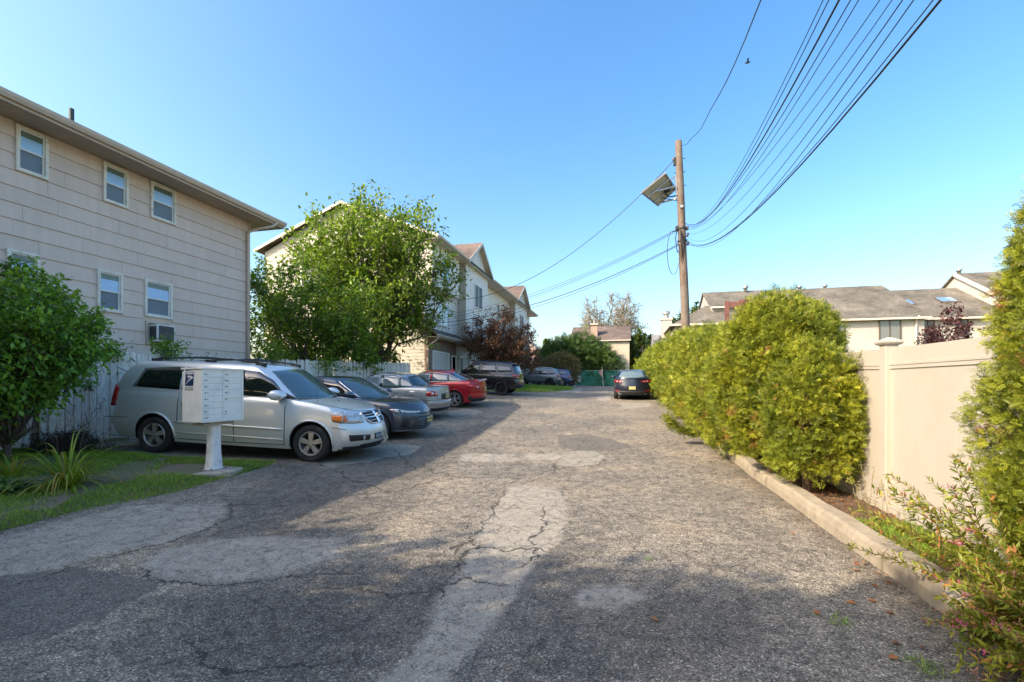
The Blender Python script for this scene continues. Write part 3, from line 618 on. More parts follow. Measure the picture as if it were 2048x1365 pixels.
def garage(y0, w, zb, x):
    m = MB(); f = lambda a, b_, c=0: fx(x)(y0+a, zb+b_, c)
    wbox(m, f, -.1, 0, 0, 2.25, -.02, .05); wbox(m, f, w, w+.1, 0, 2.25, -.02, .05); wbox(m, f, -.1, w+.1, 2.25, 2.35, -.02, .05); o = m.build('garage_door', WHITE, th)
    for k in range(4):
        m = MB(); wbox(m, f, 0, w, k*.56+.005, k*.56+.555, -.02, .012)
        for j in range(4): wbox(m, f, w/4*j+.08, w/4*(j+1)-.08, k*.56+.09, k*.56+.46, .012, .022)
        m.build('door_panel', gd, o)
garage(25.0, 2.5, gz(25)-.0, -10.95); garage(31.8, 2.6, gz(32), -11.0); garage(38.5, 2.6, gz(39), -11.0); garage(45.3, 2.6, gz(46), -11.0)
for yd_, xd in ((28.0, -10.95), (29.6, -11.0), (36.6, -11.0), (43.2, -11.0)):
    f = lambda a, b_, c=0, yd_=yd_, xd=xd: fx(xd)(yd_+a, gz(yd_)+b_, c); o = window(th, f, .85, 2.15, 'one', .1, WHITE, pm('storm_door_glass', (.30, .36, .36), .15, spec=.9), .05, 'door')
m = MB(); m.tube([(TL((-15.2, 26, 12.0))), TL((-15.2, 26, 12.9))], .12, 10); m.build('flue', pm('flue_metal', (.2, .19, .18), .5), th)
# a flag hanging by a far garage door
fl = empty('flag', 'small striped flag hanging beside the far garage doors', 'flag', (-10.75, 41.6, 3.3)); m = MB(); m.tube([(-.25, 0, .1), (.35, 0, .5)], .02, 6); m.build('pole', WHITE, fl)
m = MB(); m.add([(.3, 0, .42), (.05, 0, .25), (.05, .06, -.75), (.32, .03, -.75)], [(0, 1, 2, 3)]); m.add([(.3, .01, .42), (.05, .01, .25), (.05, .07, -.75), (.32, .04, -.75)], [(3, 2, 1, 0)]); m.build('cloth', pm('flag_cloth', (.5, .3, .3), .8, var=.5, vs=9, st=(9, 9, 1)), fl)

# ---- tan house with a brown roof beyond the green fence
def simple_house(name, label, x0, x1, y0, y1, zb, ze, zr, axis, wallm, roofm, ov=.4, expo=.22, sides='-y'):
    e = empty(name, label, 'house', ((x0+x1)/2, y0, zb)); O = Vector(((x0+x1)/2, y0, zb)); L = lambda q: tuple(Vector(q)-O)
    m = MB(); m.box(x0-O.x+.02, x1-O.x-.02, y0-O.y+.02, y1-O.y-.02, -.8, ze-zb)
    if axis == 'x':
        ym = (y0+y1)/2; m.add([L(q) for q in ((x0+.02, y0+.02, ze), (x0+.02, y1-.02, ze), (x0+.02, ym, zr), (x1-.02, y0+.02, ze), (x1-.02, y1-.02, ze), (x1-.02, ym, zr))], [(0, 1, 2), (5, 4, 3), (0, 2, 5, 3), (2, 1, 4, 5)])
    else:
        xm = (x0+x1)/2; m.add([L(q) for q in ((x0+.02, y0+.02, ze), (x1-.02, y0+.02, ze), (xm, y0+.02, zr), (x0+.02, y1-.02, ze), (x1-.02, y1-.02, ze), (xm, y1-.02, zr))], [(0, 1, 2), (5, 4, 3), (0, 2, 5, 3), (2, 1, 4, 5)])
    m.build('wall', wallm, e)
    ff = lambda nrm: (lambda f0: (lambda a, b_, c=0: L(f0(a, b_, c))))(fr((0, y0, 0) if nrm == '-y' else ((x0, 0, 0) if nrm == '-x' else (x1, 0, 0)), nrm))
    for s_ in sides.split(','):
        if s_ == '-y':
            if axis == 'x': lapwall(e, ff('-y'), (zb-.5, ze, lambda b_: (x0, x1)), expo, wallm)
            else: lapwall(e, ff('-y'), (zb-.5, zr-.02, lambda b_: (x0, x1) if b_ < ze else (x0+((x0+x1)/2-x0)*(b_-ze)/(zr-ze), x1+((x0+x1)/2-x1)*(b_-ze)/(zr-ze))), expo, wallm)
        if s_ == '-x':
            ym = (y0+y1)/2
            lapwall(e, ff('-x'), (zb-.5, (zr-.02 if axis == 'x' else ze), lambda b_: (-y1, -y0) if b_ < ze else (-y1+(-ym+y1)*(b_-ze)/(zr-ze), -y0+(-ym+y0)*(b_-ze)/(zr-ze))), expo, wallm)
    m = MB(); k = .12
    if axis == 'x':
        ym = (y0+y1)/2; sl = (zr-ze)/(ym-y0)
        for ye, yb in ((y0-ov, ym), (y1+ov, ym)):
            zo = ze-sl*ov; m.hexa([L((x0-ov*.6, yb, zr)), L((x0-ov*.6, ye, zo)), L((x1+ov*.6, ye, zo)), L((x1+ov*.6, yb, zr)), L((x0-ov*.6, yb, zr+k)), L((x0-ov*.6, ye, zo+k)), L((x1+ov*.6, ye, zo+k)), L((x1+ov*.6, yb, zr+k))])
    else:
        xm = (x0+x1)/2; sl = (zr-ze)/(xm-x0)
        for xe_, xb_ in ((x0-ov, xm), (x1+ov, xm)):
            zo = ze-sl*ov; m.hexa([L((xb_, y0-ov*.6, zr)), L((xe_, y0-ov*.6, zo)), L((xe_, y1+ov*.6, zo)), L((xb_, y1+ov*.6, zr)), L((xb_, y0-ov*.6, zr+k)), L((xe_, y0-ov*.6, zo+k)), L((xe_, y1+ov*.6, zo+k)), L((xb_, y1+ov*.6, zr+k))])
    m.build('roof', roofm, e)
    m = MB()
    if axis == 'x': zo = ze-sl*ov; m.box(*(x0-ov*.6-O.x, x1+ov*.6-O.x), y0-ov-O.y-.10, y0-ov-O.y-.005, zo-zb-.03, zo-zb+.10)
    else: m.bar(L((x0-ov, y0-ov*.6-.02, ze-sl*ov+.02)), L((xm, y0-ov*.6-.02, zr+.02)), .03, .2); m.bar(L((x1+ov, y0-ov*.6-.02, ze-sl*ov+.02)), L((xm, y0-ov*.6-.02, zr+.02)), .03, .2)
    m.build('gutter' if axis == 'x' else 'rake_board', trimc, e)
    return e, L, ff
beige = pm('beige_siding', (.52, .44, .32), .6, var=.04); greyroof = shingle('roof_shingle_grey', (.16, .145, .115)); lgrey = shingle('roof_shingle_light', (.22, .22, .23))
flue = pm('galvanised_flue', (.42, .42, .41), .4, met=.6)
cen, L, ff = simple_house('beige_house', 'beige house with brown roof and a brick chimney beyond the green fence', -6.6, 1.0, 60.5, 70, 1.4, 7.35, 9.6, 'x', beige, brown_roof, .3, .25)
m = MB(); cx0, cz0 = -4.0, 8.4; m.box(*[a-b_ for a, b_ in zip((cx0, cx0+.85), (-2.8, -2.8))], 61.6-60.5, 62.4-60.5, 6.6, 8.1); ch = m.build('chimney', pm('chimney_brick', (.42, .30, .22), .9, var=.2, vs=12), cen)
m = MB(); m.box(cx0+2.7, cx0+3.75, .95, 2.05, 8.1, 8.3); m.build('cap', pm('cap_stone', (.5, .45, .38), .9), ch)
m = MB(); m.lathe([(.12, 0), (.12, .5), (.16, .5), (.16, .6), (0, .6)], 10, c=(cx0+3.22, 1.5, 8.3)); m.build('flue', flue, ch)
pch_ = MB(); pch_.hexa([L(q) for q in ((-1.6, 58.2, 3.3), (1.3, 58.2, 2.6), (1.3, 60.4, 2.6), (-1.6, 60.4, 3.6), (-1.6, 58.2, 3.42), (1.3, 58.2, 2.72), (1.3, 60.4, 2.72), (-1.6, 60.4, 3.72))]); pch_.build('porch_roof', trimc, cen)
pch_ = MB(); pch_.box(-1.6+2.8, -1.2+2.8, -2.2, -1.8, -.3, 3.6); pch_.box(-.9+2.8, 1.1+2.8, -1.9, -1.8, -.3, 1.4); pch_.build('porch', beige, cen)
f = lambda a, b_, c=0: L((-.5+a, 58.55-c, 1.9+b_)); window(cen, f, 1.0, .6, 'one', .06, WHITE, slate)
pink, L, ff = simple_house('pink_house', 'pink sided house with a pale roof behind the red maple', -19, -10.2, 62, 72, 1.4, 5.4, 8.6, 'y', pm('pink_siding', (.62, .42, .40), .6, var=.05), shingle('roof_shingle_pale', (.42, .39, .36)), .3, .25)
w0, L, ff = simple_house('white_house', 'small white house with a light grey roof beyond the far end of the hedge', 4.2, 9.5, 62, 70, 1.4, 5.6, 8.3, 'x', pm('white_siding', (.7, .72, .74), .6, var=.03), lgrey, .2, .22, '-y,-x')

# ---- long row of houses behind the vinyl fence (faces the camera)
rs = pm('ivory_siding', (.47, .445, .39), .55, var=.04, dirt=(.42, .39, .33), ds=.7)
bronze = pm('bronze_frame', (.12, .09, .065), .45, var=.1)
GZ = 1.4
def cap_vent(par, L, x, y, z, h=.5, r=.12):
    m = MB(); m.lathe([(r, -.8), (r, h*.6), (r*1.5, h*.6), (r*1.7, h*.75), (r*1.5, h*.75), (r*1.6, h*.9), (r*.7, h), (0, h)], 12, c=L((x, y, z))); m.build('roof_vent', flue, par, smooth=True)
r2, L2, ff = simple_house('ivory_house', 'ivory sided house with large grey roof and two bronze windows behind the vinyl fence', 11.9, 19.8, 36, 47, GZ, 6.15, 9.25, 'x', rs, greyroof, .35, .115)
for (p0, p1) in (((1645, 646), (1689, 688)), ((1757, 641), (1801, 684))):
    xa, za = on_y(p0[0], p0[1], 36); xb, zb_ = on_y(p1[0], p1[1], 36)
    f = lambda a, b_, c=0, xa=xa, zb_=zb_: L2((xa+a, 36-c-.045, zb_+b_)); window(r2, f, xb-xa, za-zb_, 'slider', .06, bronze, glassmat('curtained_glass', (.16, .17, .165), .08), .05)
m = MB(); m.tube([L2((19.3, 35.6, 6.1)), L2((19.3, 35.9, 5.9)), L2((19.3, 35.95, 2))], .06, 8); m.build('downspout', trimc, r2)
for u, v in ((1599, 579), (1650, 577)): x_, z_ = on_y(u, v, 41.7); cap_vent(r2, L2, x_, 41.7, 9.2)
r3, L3, ff = simple_house('lower_ivory_house', 'recessed ivory house with lower grey roof and two skylights left of the tall edge evergreen', 19.85, 27, 37.6, 47.5, GZ, 6.25, 9.0, 'x', rs, greyroof, .35, .115)
for (p0, p1) in (((1841, 641), (1868, 675)), ((1910, 640), (1936, 672))):
    xa, za = on_y(p0[0], p0[1], 37.6); xb, zb_ = on_y(p1[0], p1[1], 37.6)
    f = lambda a, b_, c=0, xa=xa, zb_=zb_: L3((xa+a, 37.6-c-.045, zb_+b_)); window(r3, f, xb-xa, za-zb_, 'slider', .06, bronze, MATS.get('x', WGL), .05)
sl = (9.0-6.25)/4.95
for u, v in ((1808, 607), (1893, 602)):
    for yy_ in np.arange(38, 42.5, .1):
        x_, z_ = on_y(u, v, yy_)
        if 6.25+sl*(yy_-37.6)+.12 >= z_: break
    m = MB(); P = []
    for dz in (0.0, .1):
        for dx_, dy_ in ((-.55, -.45), (.55, -.45), (.55, .45), (-.55, .45)): P.append(L3((x_+dx_, yy_+dy_, 6.25+sl*(yy_+dy_-37.6)+.12+dz)))
    m.hexa(P); sk = m.build('skylight', bronze, r3); m = MB(); P = []
    for dz in (0.1, .115):
        for dx_, dy_ in ((-.48, -.38), (.48, -.38), (.48, .38), (-.48, .38)): P.append(L3((x_+dx_, yy_+dy_, 6.25+sl*(yy_+dy_-37.6)+.12+dz)))
    m.hexa(P); m.build('pane', WGB, sk)
r4, L4, ff = simple_house('tall_ivory_house', 'tallest ivory house whose sloping gable edge rises behind the right edge evergreen', 25.5, 35, 36.4, 48.5, GZ, 6.6, 10.1, 'x', rs, greyroof, .35, .14, '-x')
x_, z_ = on_y(1918, 566, 42.5); cap_vent(r4, L4, x_, 42.5, 10.1)
m = MB(); yq = 42.45; m.bar(L4((25.28, yq, 10.15)), L4((25.28, 36.05, 6.45)), .03, .28); m.build('rake_board', trimc, r4)
r1, L1, ff = simple_house('grey_roof_house', 'grey roofed house with small white gable showing above the hedge beside the pole', 6.9, 11.3, 38, 45, GZ, 7.6, 9.3, 'x', rs, greyroof, .25, .115, '-x,-y')
m = MB()
P = [L1(q) for q in ((3.6, 35.6, 6.0), (11.6, 35.6, 6.0), (11.6, 46, 6.0), (3.6, 46, 6.0), (6.6, 39.2, 7.9), (11.6, 39.2, 7.9), (11.6, 43, 7.9), (6.6, 43, 7.9))]
m.hexa(P); m.build('lower_roof', greyroof, r1); m = MB(); m.box(*(3.95-9.1, 11.5-9.1), -2.05, 7.5, -.5, 6.0-GZ); m.build('wall', pm('buff_wall', (.50, .40, .28), .7), r1)
m = MB(); m.box(3.55-9.1, 11.6-9.1, -2.5, -2.42, 5.9-GZ, 6.05-GZ); m.build('gutter', trimc, r1)
x_, z_ = on_y(1491, 594, 41.0); cap_vent(r1, L1, x_, 41.0, 9.1, .7, .14)
ch = empty('chimney_stack', 'ivory sided chimney box with round metal cap left of the grey roofs', 'chimney', (3.9, 42, GZ))
m = MB(); m.box(-.42, .42, 0, .9, -.5, 5.85); m.build('core', rs, ch)
lapwall(ch, lambda a, b_, c=0: (a, -c-.0, b_), (.0, 5.8, lambda b_: (-.43, .43)), .14, rs); lapwall(ch, lambda a, b_, c=0: (-.42-c, -a, b_), (.0, 5.8, lambda b_: (-.9, 0)), .14, rs)
m = MB(); m.box(-.5, .5, -.08, .98, 5.85, 5.97); m.build('crown', trimc, ch)
m = MB(); m.lathe([(.22, 5.97), (.22, 6.4), (.34, 6.4), (.34, 6.62), (.2, 6.7), (0, 6.7)], 14, c=(0, .45, 0)); m.build('cap', flue, ch)
# red brown timber frame above the hedge
fr_m = pm('red_brown_paint', (.20, .075, .06), .6, var=.08)
tf = empty('timber_frame', 'red brown painted post and beam frame rising above the hedge', 'frame', (4.4, 22, g(4.4, 22)))
zz0 = g(4.4, 22); xa, za = on_y(1450, 603, 22); xb, zb_ = on_y(1478, 640, 22); xc, _ = on_y(1508, 600, 22)
m = MB(); m.box(xa-4.4, xa-4.4+.16, -.08, .08, 0, za-zz0); m.build('post', fr_m, tf)
m = MB(); m.box(xa-4.4+.16, xb-4.4, -.06, .06, za-zz0-.28, za-zz0-.05); m.build('beam', fr_m, tf)
m = MB(); m.box(xb-4.4, xc-4.4+.5, -.05, .05, za-zz0-1.0, za-zz0+.03); m.build('panel', fr_m, tf)
m = MB(); m.box(xc-4.4+.5, xc-4.4+.66, -.08, .08, 0, za-zz0); m.build('post', fr_m, tf)
m = MB(); m.lathe([(.0, 0), (.06, .02), (.07, .1), (.05, .16), (0, .18)], 10, c=(xb-4.4-.1, 0, za-zz0-.48)); m.build('lamp', dk, tf)
# ------------------------------------------------------------------ FENCES
# white picket fence at left
pkm = pm('picket_white', (.84, .77, .67), .8, var=.12, vs=10, bmp=.5, bs=60, bd=.006, st=(6, 6, .6), rnd_obj=.25, dirt=(.28, .23, .18), ds=9)
pf = empty('picket_fence', 'weathered white dog eared picket fence behind the minivan and under the trees', 'fence', (-10.72, 1.0, 0))
def ftop(y): return 2.30+.008*(y-8) if y < 11 else 2.324+.0325*(y-11)
pm_ = [MB().prism([(0, 0, 0), (0, .118, 0), (0, .118, .975), (0, .085, 1), (0, .033, 1), (0, 0, .975)], (.018, 0, 0)).build('picket', pkm, pf) for _ in range(1)]
pmesh = pm_[0].data; y = 1.4; k0 = True
while y < 21.5:
    if 5.98 < y < 6.14: y = 6.16
    o = pm_[0] if k0 else link(bpy.data.objects.new('picket', pmesh), pf); k0 = False
    zb = g(-10.72, y)+rnd.uniform(-.01, .06); h = ftop(y)-zb+rnd.uniform(-.025, .03)
    o.location = (rnd.uniform(0, .012), y-1.0, zb); o.scale = (1, rnd.uniform(.94, 1.06), h); o.rotation_euler = (rnd.gauss(0, .010), rnd.gauss(0, .008), rnd.gauss(0, .05)); y += .131+rnd.uniform(-.004, .009)
m = MB()
for dz in (.35, 1.45):
    for a, b_ in zip(np.arange(1.4, 21, 2.4), np.arange(3.8, 24, 2.4)):
        b_ = min(b_, 21.5); m.bar((-.035, a-1, g(-10.72, a)+dz), (-.035, b_-1, g(-10.72, b_)+dz), .04, .09)
m.build('rail', pm('fence_rail', (.30, .26, .21), .9, var=.2), pf)
for y in np.arange(1.4, 21.6, 2.4):
    m = MB(); z = g(-10.8, y); m.box(-.13, -.06, y-1.045, y-.955, z-.1, z+1.75); m.build('post', MATS['fence_rail'], pf)
# vinyl fence at right
vin = pm('vinyl_cream', (.465, .42, .345), .42, var=.02, vs=3, spec=.5, dirt=(.44, .39, .31), ds=.7)
vf = empty('vinyl_fence', 'tall smooth cream vinyl privacy fence behind the hedge and the flowering shrub', 'fence', (3.0, 6.1, 0))
pys = [6.08-2.44*k for k in range(5)][::-1]+[6.08+2.44*k for k in range(1, 12)]
ftz = lambda y: 1.98+max(0, y-6.2)*.028
for i, y in enumerate(pys):
    z = g(3, y); p0 = MB(); T_ = ftz(y)+.05; p0.box(-.065, .065, y-6.1-.065, y-6.1+.065, z-.1, T_); po = p0.build('post', vin, vf, bevel=.006)
    m = MB(); c0 = (0, y-6.1, 0)
    def sq(w, zz): return [(-w, y-6.1-w, zz), (w, y-6.1-w, zz), (w, y-6.1+w, zz), (-w, y-6.1+w, zz)]
    R = [sq(.07, T_-.005), sq(.085, T_+.0), sq(.10, T_+.02), (sq(.10, T_+.04)), sq(.085, T_+.045), sq(.02, T_+.085)]; vs = sum(R, []); fs = [(0, 1, 2, 3)[::-1], tuple(range(20, 24))]
    for a in range(5):
        for k in range(4): fs.append((a*4+k, a*4+(k+1) % 4, a*4+4+(k+1) % 4, a*4+4+k))
    m.add(vs, fs); m.build('cap', vin, po)
    if i == len(pys)-1: break
    y2 = pys[i+1]; a, b_ = y-6.1+.065, y2-6.1-.065; zb = z+.10; t = ftz(y); t2 = ftz(y2)
    nbd = 15; w = (b_-a)/nbd
    for k in range(nbd):
        if y > 12: 
            if k: break
            w = b_-a
        y0_ = a+k*w; q = MB(); q.box(-.012, .012, y0_+.0005, y0_+w-.0005, zb+.12, min(t, t2)-.20); q.build('board', vin, vf)
    for nm, z0, z1, d in (('bottom_rail', zb-.03, zb+.12, .024), ('top_rail', -.23, -.16, .024), ('top_board', -.16, 0, .018)):
        q = MB()
        if nm == 'bottom_rail':
            dz = g(3, y2)-g(3, y); q.hexa([(-d, a, z0), (d, a, z0), (d, b_, z0+dz), (-d, b_, z0+dz), (-d, a, z1), (d, a, z1), (d, b_, z1+dz*.0), (-d, b_, z1+dz*.0)])
            q.box(-d-.008, -d, a, b_, z1-.05, z1-.035)
        else: q.hexa([(-d, a, t+z0), (d, a, t+z0), (d, b_, t2+z0), (-d, b_, t2+z0), (-d, a, t+z1), (d, a, t+z1), (d, b_, t2+z1), (-d, b_, t2+z1)])
        if nm == 'top_rail': q.hexa([(-d-.006, a, t-.19), (-d, a, t-.19), (-d, b_, t2-.19), (-d-.006, b_, t2-.19), (-d-.006, a, t-.165), (-d, a, t-.165), (-d, b_, t2-.165), (-d-.006, b_, t2-.165)])
        q.build(nm, vin, vf)
# green screened chain link fence at the far end
gsc = pm('green_screen', (.022, .175, .12), .75, var=.10, vs=1.2, bmp=.8, bs=3, bd=.12)
gf = empty('screened_fence', 'chain link fence covered in green privacy screen across the far end of the drive', 'fence', (-3, 55.6, g(-3, 55.6)))
X = np.arange(-9, 9.01, .25); Z = np.linspace(.06, 1.84, 8)
XX, ZZ = np.meshgrid(X, Z); YY = .03*np.sin(XX*2.1)+.02*np.sin(XX*5+ZZ*3); i = np.arange(XX.size).reshape(XX.shape)
npmesh('screen', np.stack([XX, YY, ZZ], -1).reshape(-1, 3), np.stack([i[:-1, :-1], i[:-1, 1:], i[1:, 1:], i[1:, :-1]], -1).reshape(-1, 4), gsc, gf, True)
galv = pm('galvanised', (.40, .41, .41), .4, met=.7)
m = MB(); m.tube([(-9, .05, 1.86), (9, .05, 1.86)], .022, 8); m.build('rail', galv, gf)
for x in np.arange(-9, 9.1, 3): m = MB(); m.tube([(x, .06, 0), (x, .06, 1.95)], .03, 8); m.build('post', galv, gf)
xf, _ = on_y(1205, 740, 55.2)
fp = empty('flag_pole', 'small drooping striped flag on a thin leaning white pole before the green fence', 'flag', (xf, 55.2, g(xf, 55.2))); m = MB(); m.tube([(.1, 0, 0), (-.05, 0, 2.3)], .03, 6); m.build('pole', WHITE, fp)
m = MB(); m.add([(-.05, -.01, 2.0), (-.35, -.05, 1.85), (-.45, .02, 1.5), (-.05, 0, .95), (-.15, .03, 1.3)], [(0, 1, 2, 4, 3)]); m.add([(-.05, .01, 2.0), (-.35, -.03, 1.85), (-.45, .04, 1.5), (-.05, .02, .95), (-.15, .05, 1.3)], [(3, 4, 2, 1, 0)]); m.build('cloth', MATS['flag_cloth'], fp)

# ------------------------------------------------------------------ MAILBOX
mbw = pm('mailbox_paint', (.90, .87, .80), .42, var=.03, vs=5, dirt=(.74, .73, .68), ds=3.5, spec=.5); mbd = pm('mailbox_seam', (.30, .31, .31), .6)
MXC, MYC = -6.33, 5.86; mz = g(MXC, MYC)+.055
mb = empty('cluster_mailbox', 'white cluster mailbox with numbered doors on a tapered pedestal in front of the silver minivan', 'mailbox', (MXC, MYC, mz), math.radians(83))
# cabinet: local -y is the door side
bw, bd_, bz0, bz1 = .69, .44, .77, 1.60
m = MB(); m.hexa([(-bw/2, -bd_/2+.015, bz0), (bw/2, -bd_/2+.015, bz0), (bw/2, bd_/2, bz0), (-bw/2, bd_/2, bz0), (-bw/2, -bd_/2+.015, bz1-.02), (bw/2, -bd_/2+.015, bz1-.02), (bw/2, bd_/2, bz1-.05), (-bw/2, bd_/2, bz1-.05)]); m.build('cabinet', mbw, mb, bevel=.008)
m = MB(); m.box(-bw/2-.012, bw/2+.012, -bd_/2-.02, bd_/2+.02, bz1-.02, bz1+.008); m.build('lid', mbw, mb, bevel=.006)
m = MB(); y_ = -bd_/2
for a0, a1 in ((-bw/2, -bw/2+.028), (-.008, .012), (bw/2-.035, bw/2)): m.box(a0, a1, y_, y_+.02, bz0, bz1-.02)
m.box(-bw/2+.028, bw/2-.035, y_, y_+.0199, bz0, bz0+.02); m.box(-bw/2+.028, bw/2-.035, y_, y_+.0199, bz1-.045, bz1-.02); m.build('door_frame', mbw, mb)
lockm = pm('lock_metal', (.12, .12, .12), .35, met=.8); ink = pm('number_ink', (.10, .10, .10), .6)
dh = (bz1-.045-bz0-.02)/8
def mdoor(x0, x1, z0, z1, num, lx=None):
    q = MB(); q.box(x0, x1, y_+.004, y_+.016, z0, z1); d = q.build('door', mbw, mb, bevel=.003)
    if num is not None:
        q = MB(); q.lathe([(0, y_-.002), (.0105, y_-.002), (.0115, y_+.004)], 12, 'y', c=(x0+.028, 0, (z0+z1)/2)); q.build('lock', lockm, d)
        text('number', str(num), .036, ink, d, (x0+.062, y_+.0032, (z0+z1)/2), (math.pi/2, 0, 0))
for k in range(8): z1 = bz1-.048-k*dh; mdoor(-bw/2+.031, -.011, z1-dh+.007, z1, k+1)
for k in range(4): z1 = bz1-.048-k*dh; mdoor(.015, bw/2-.038, z1-dh+.007, z1, 9+k)
z1 = bz1-.048-4*dh; mdoor(.015, bw/2-.038, z1-dh+.007, z1, None)
q = MB(); q.box(.04, bw/2-.05, y_-.012, y_+.006, z1-.028, z1-.018); q.build('slot_lip', mbw, mb); q = MB(); q.box(.035, .055, y_, y_+.005, z1-.06, z1-.042); q.build('slot_lock', lockm, mb)
z1 = bz1-.048-5*dh; q = MB(); q.box(.015, bw/2-.038, y_+.004, y_+.016, bz0+.022, z1)
pdm = pm('parcel_door_paint', (.90, .87, .80), .42, var=.03, dirt=(.58, .52, .45), ds=2.0); pd = q.build('parcel_door', pdm, mb, bevel=.003)
q = MB(); q.lathe([(0, y_-.003), (.010, y_-.003), (.012, y_+.004)], 12, 'y', c=(.042, 0, bz0+.15)); q.lathe([(0, y_-.006), (.007, y_-.006), (.008, y_+.004)], 12, 'y', c=(.040, 0, bz0+.11)); q.build('lock', lockm, pd)
# logo decal on the left side (blue field, white eagle head, lettering)
blue = pm('decal_blue', (.012, .035, .12), .4, var=.1); wht = pm('decal_white', (.75, .76, .76), .5, var=.03)
xs_ = -bw/2-.0012
def side(a, b_): return (xs_, .04-a, b_)       # a runs from the back edge towards the front edge
lg = MB(); lg.prism([side(-0.1105, 1.3300), side(-0.0932, 1.5460), side(0.0907, 1.5460), side(0.0735, 1.3300)], (-.0015, 0, 0)); lgo = lg.build('logo', blue, mb); xs_ -= .0018
q = MB(); q.prism([side(-0.0875, 1.5364), side(0.0827, 1.5364), side(0.0838, 1.5124), side(-0.0070, 1.5040), side(-0.0703, 1.5124)], (-.0008, 0, 0))
q.prism([side(-0.0530, 1.4884), side(0.0390, 1.4836), side(0.0712, 1.4620), side(0.0678, 1.4476), side(-0.0070, 1.4140), side(-0.1059, 1.3396), side(-0.0967, 1.3492), side(-0.0300, 1.4224), side(0.0275, 1.4524), side(-0.0415, 1.4524)], (-.0008, 0, 0)); q.build('eagle', wht, lgo)
text('lettering', 'UNITED STATES', .026, ink, mb, (xs_, .055, 1.300), (math.pi/2, 0, -math.pi/2)); text('lettering', 'POSTAL SERVICE', .026, ink, mb, (xs_, .055, 1.270), (math.pi/2, 0, -math.pi/2))
# pedestal
m = MB(); m.box(-.17, .17, -.15, .15, .745, .77); m.box(-.25, .25, -.13, .13, .715, .745); m.build('mount_plate', pm('mount_plate', (.40, .37, .31), .7), mb)
m = MB(); n_ = 22; rings = [(0, .118), (.03, .114), (.12, .104), (.24, .094), (.36, .088), (.5, .087), (.715, .090)]; vs = []; fs = []
for z, r in rings:
    for k in range(n_):
        t = 2*math.pi*k/n_; c_, s_ = math.cos(t), math.sin(t); e = .62
        vs.append((r*math.copysign(abs(c_)**e, c_), r*.92*math.copysign(abs(s_)**e, s_), z))
for i in range(len(rings)-1):
    for k in range(n_): fs.append((i*n_+k, i*n_+(k+1) % n_, (i+1)*n_+(k+1) % n_, (i+1)*n_+k))
m.add(vs, fs); m.build('pedestal', pm('pedestal_paint', (.88, .85, .80), .45, var=.05, dirt=(.50, .50, .50), ds=4), mb, smooth=True)
m = MB(); m.box(-.14, .14, -.13, .13, 0, .008); m.build('base_plate', pm('base_plate', (.32, .31, .30), .6), mb)
m = MB(); 
for x, y in ((-.12, -.11), (.12, -.11), (.12, .11), (-.12, .11)): m.lathe([(.012, .008), (.012, .03), (0, .03)], 6, c=(x, y, 0))
m.build('bolt', lockm, mb)
sl_ = MB(); P = px([(345, 948), (378, 936), (400, 930), (490, 929), (478, 936), (430, 944), (372, 951)])
slab = bpy.data.objects.new  # slab under the pedestal
zz = mz; vs = [(x-MXC, y-MYC, zz+0*x) for x, y in P]
sp = [(-.62, -.34), (-.30, -.42), (.26, -.36), (.60, -.16), (.56, .22), (.2, .34), (-.3, .36), (-.6, .1)]
q = MB(); q.prism([(x, y, -.09) for x, y in sp], (0, 0, .09)); so = q.build('mailbox_slab', pm('slab_concrete', (.46, .40, .31), .9, var=.15, vs=9, bmp=.7, bs=80, bd=.01, dirt=(.25, .22, .16), ds=4), None, bevel=.012)
so.location = (MXC-.16, MYC-.10, mz); so.rotation_euler = (0, 0, math.radians(13)); so['kind'] = 'structure'

# ------------------------------------------------------------------ UTILITY POLE, SOLAR PANEL, WIRES
wood, n, l, b = nt('pole_wood'); p = pos(n); t = noise(n, l, 7, 7, .7, 1.0, vec=stretch(n, l, p, (7, 7, .55))); t2 = noise(n, l, 1.1, 4, .6, vec=p)
c = ramp(n, l, t.outputs[0], [(.3, (.075, .052, .038)), (.5, (.155, .112, .082)), (.7, (.25, .19, .14))]); c = mix(n, l, ramp(n, l, t2.outputs[0], [(.45, (0, 0, 0)), (.6, (.7, .7, .7))]), c, (.21, .17, .14))
l.new(c, b.inputs['Base Color']); b.inputs['Roughness'].default_value = .85; bump(n, l, t.outputs[0], .8, .02, b)
PX, PY = 2.62, 19.2; pz0 = g(PX, PY); k_ = 17.98
PTX, PTZ = on_y(1357, 283, PY)
pl = empty('utility_pole', 'weathered wooden utility pole leaning slightly, rising from the hedge', 'utility pole', (PX, PY, pz0))
def pole_at(z): t = (z-pz0)/(PTZ-pz0); return Vector((PX+(PTX-PX)*t, PY, z))
m = MB(); N_ = 26; vs = []; fs = []
for i in range(N_+1):
    z = pz0-.3+(PTZ-pz0+.3)*i/N_; c0 = pole_at(z); r = .185-.055*(i/N_)
    for k in range(18):
        t = 2*math.pi*k/18; rr = r*(1+.035*math.sin(3*t+i*.7)+.02*math.sin(7*t+i*1.3)); vs.append((c0.x-PX+rr*math.cos(t), rr*math.sin(t), z-pz0))
for i in range(N_):
    for k in range(18): fs.append((i*18+k, i*18+(k+1) % 18, (i+1)*18+(k+1) % 18, (i+1)*18+k))
fs.append(tuple(N_*18+k for k in range(18))); m.add(vs, fs); m.build('shaft', wood, pl, smooth=True)
def PLc(z, dx=0, dy=0): c0 = pole_at(z); return (c0.x-PX+dx, dy, z-pz0)
hz = [on_y(1360, v, PY)[1] for v in (318, 345, 372, 458, 488, 505)]
hw = pm('hardware_dark', (.06, .06, .065), .5, met=.5)
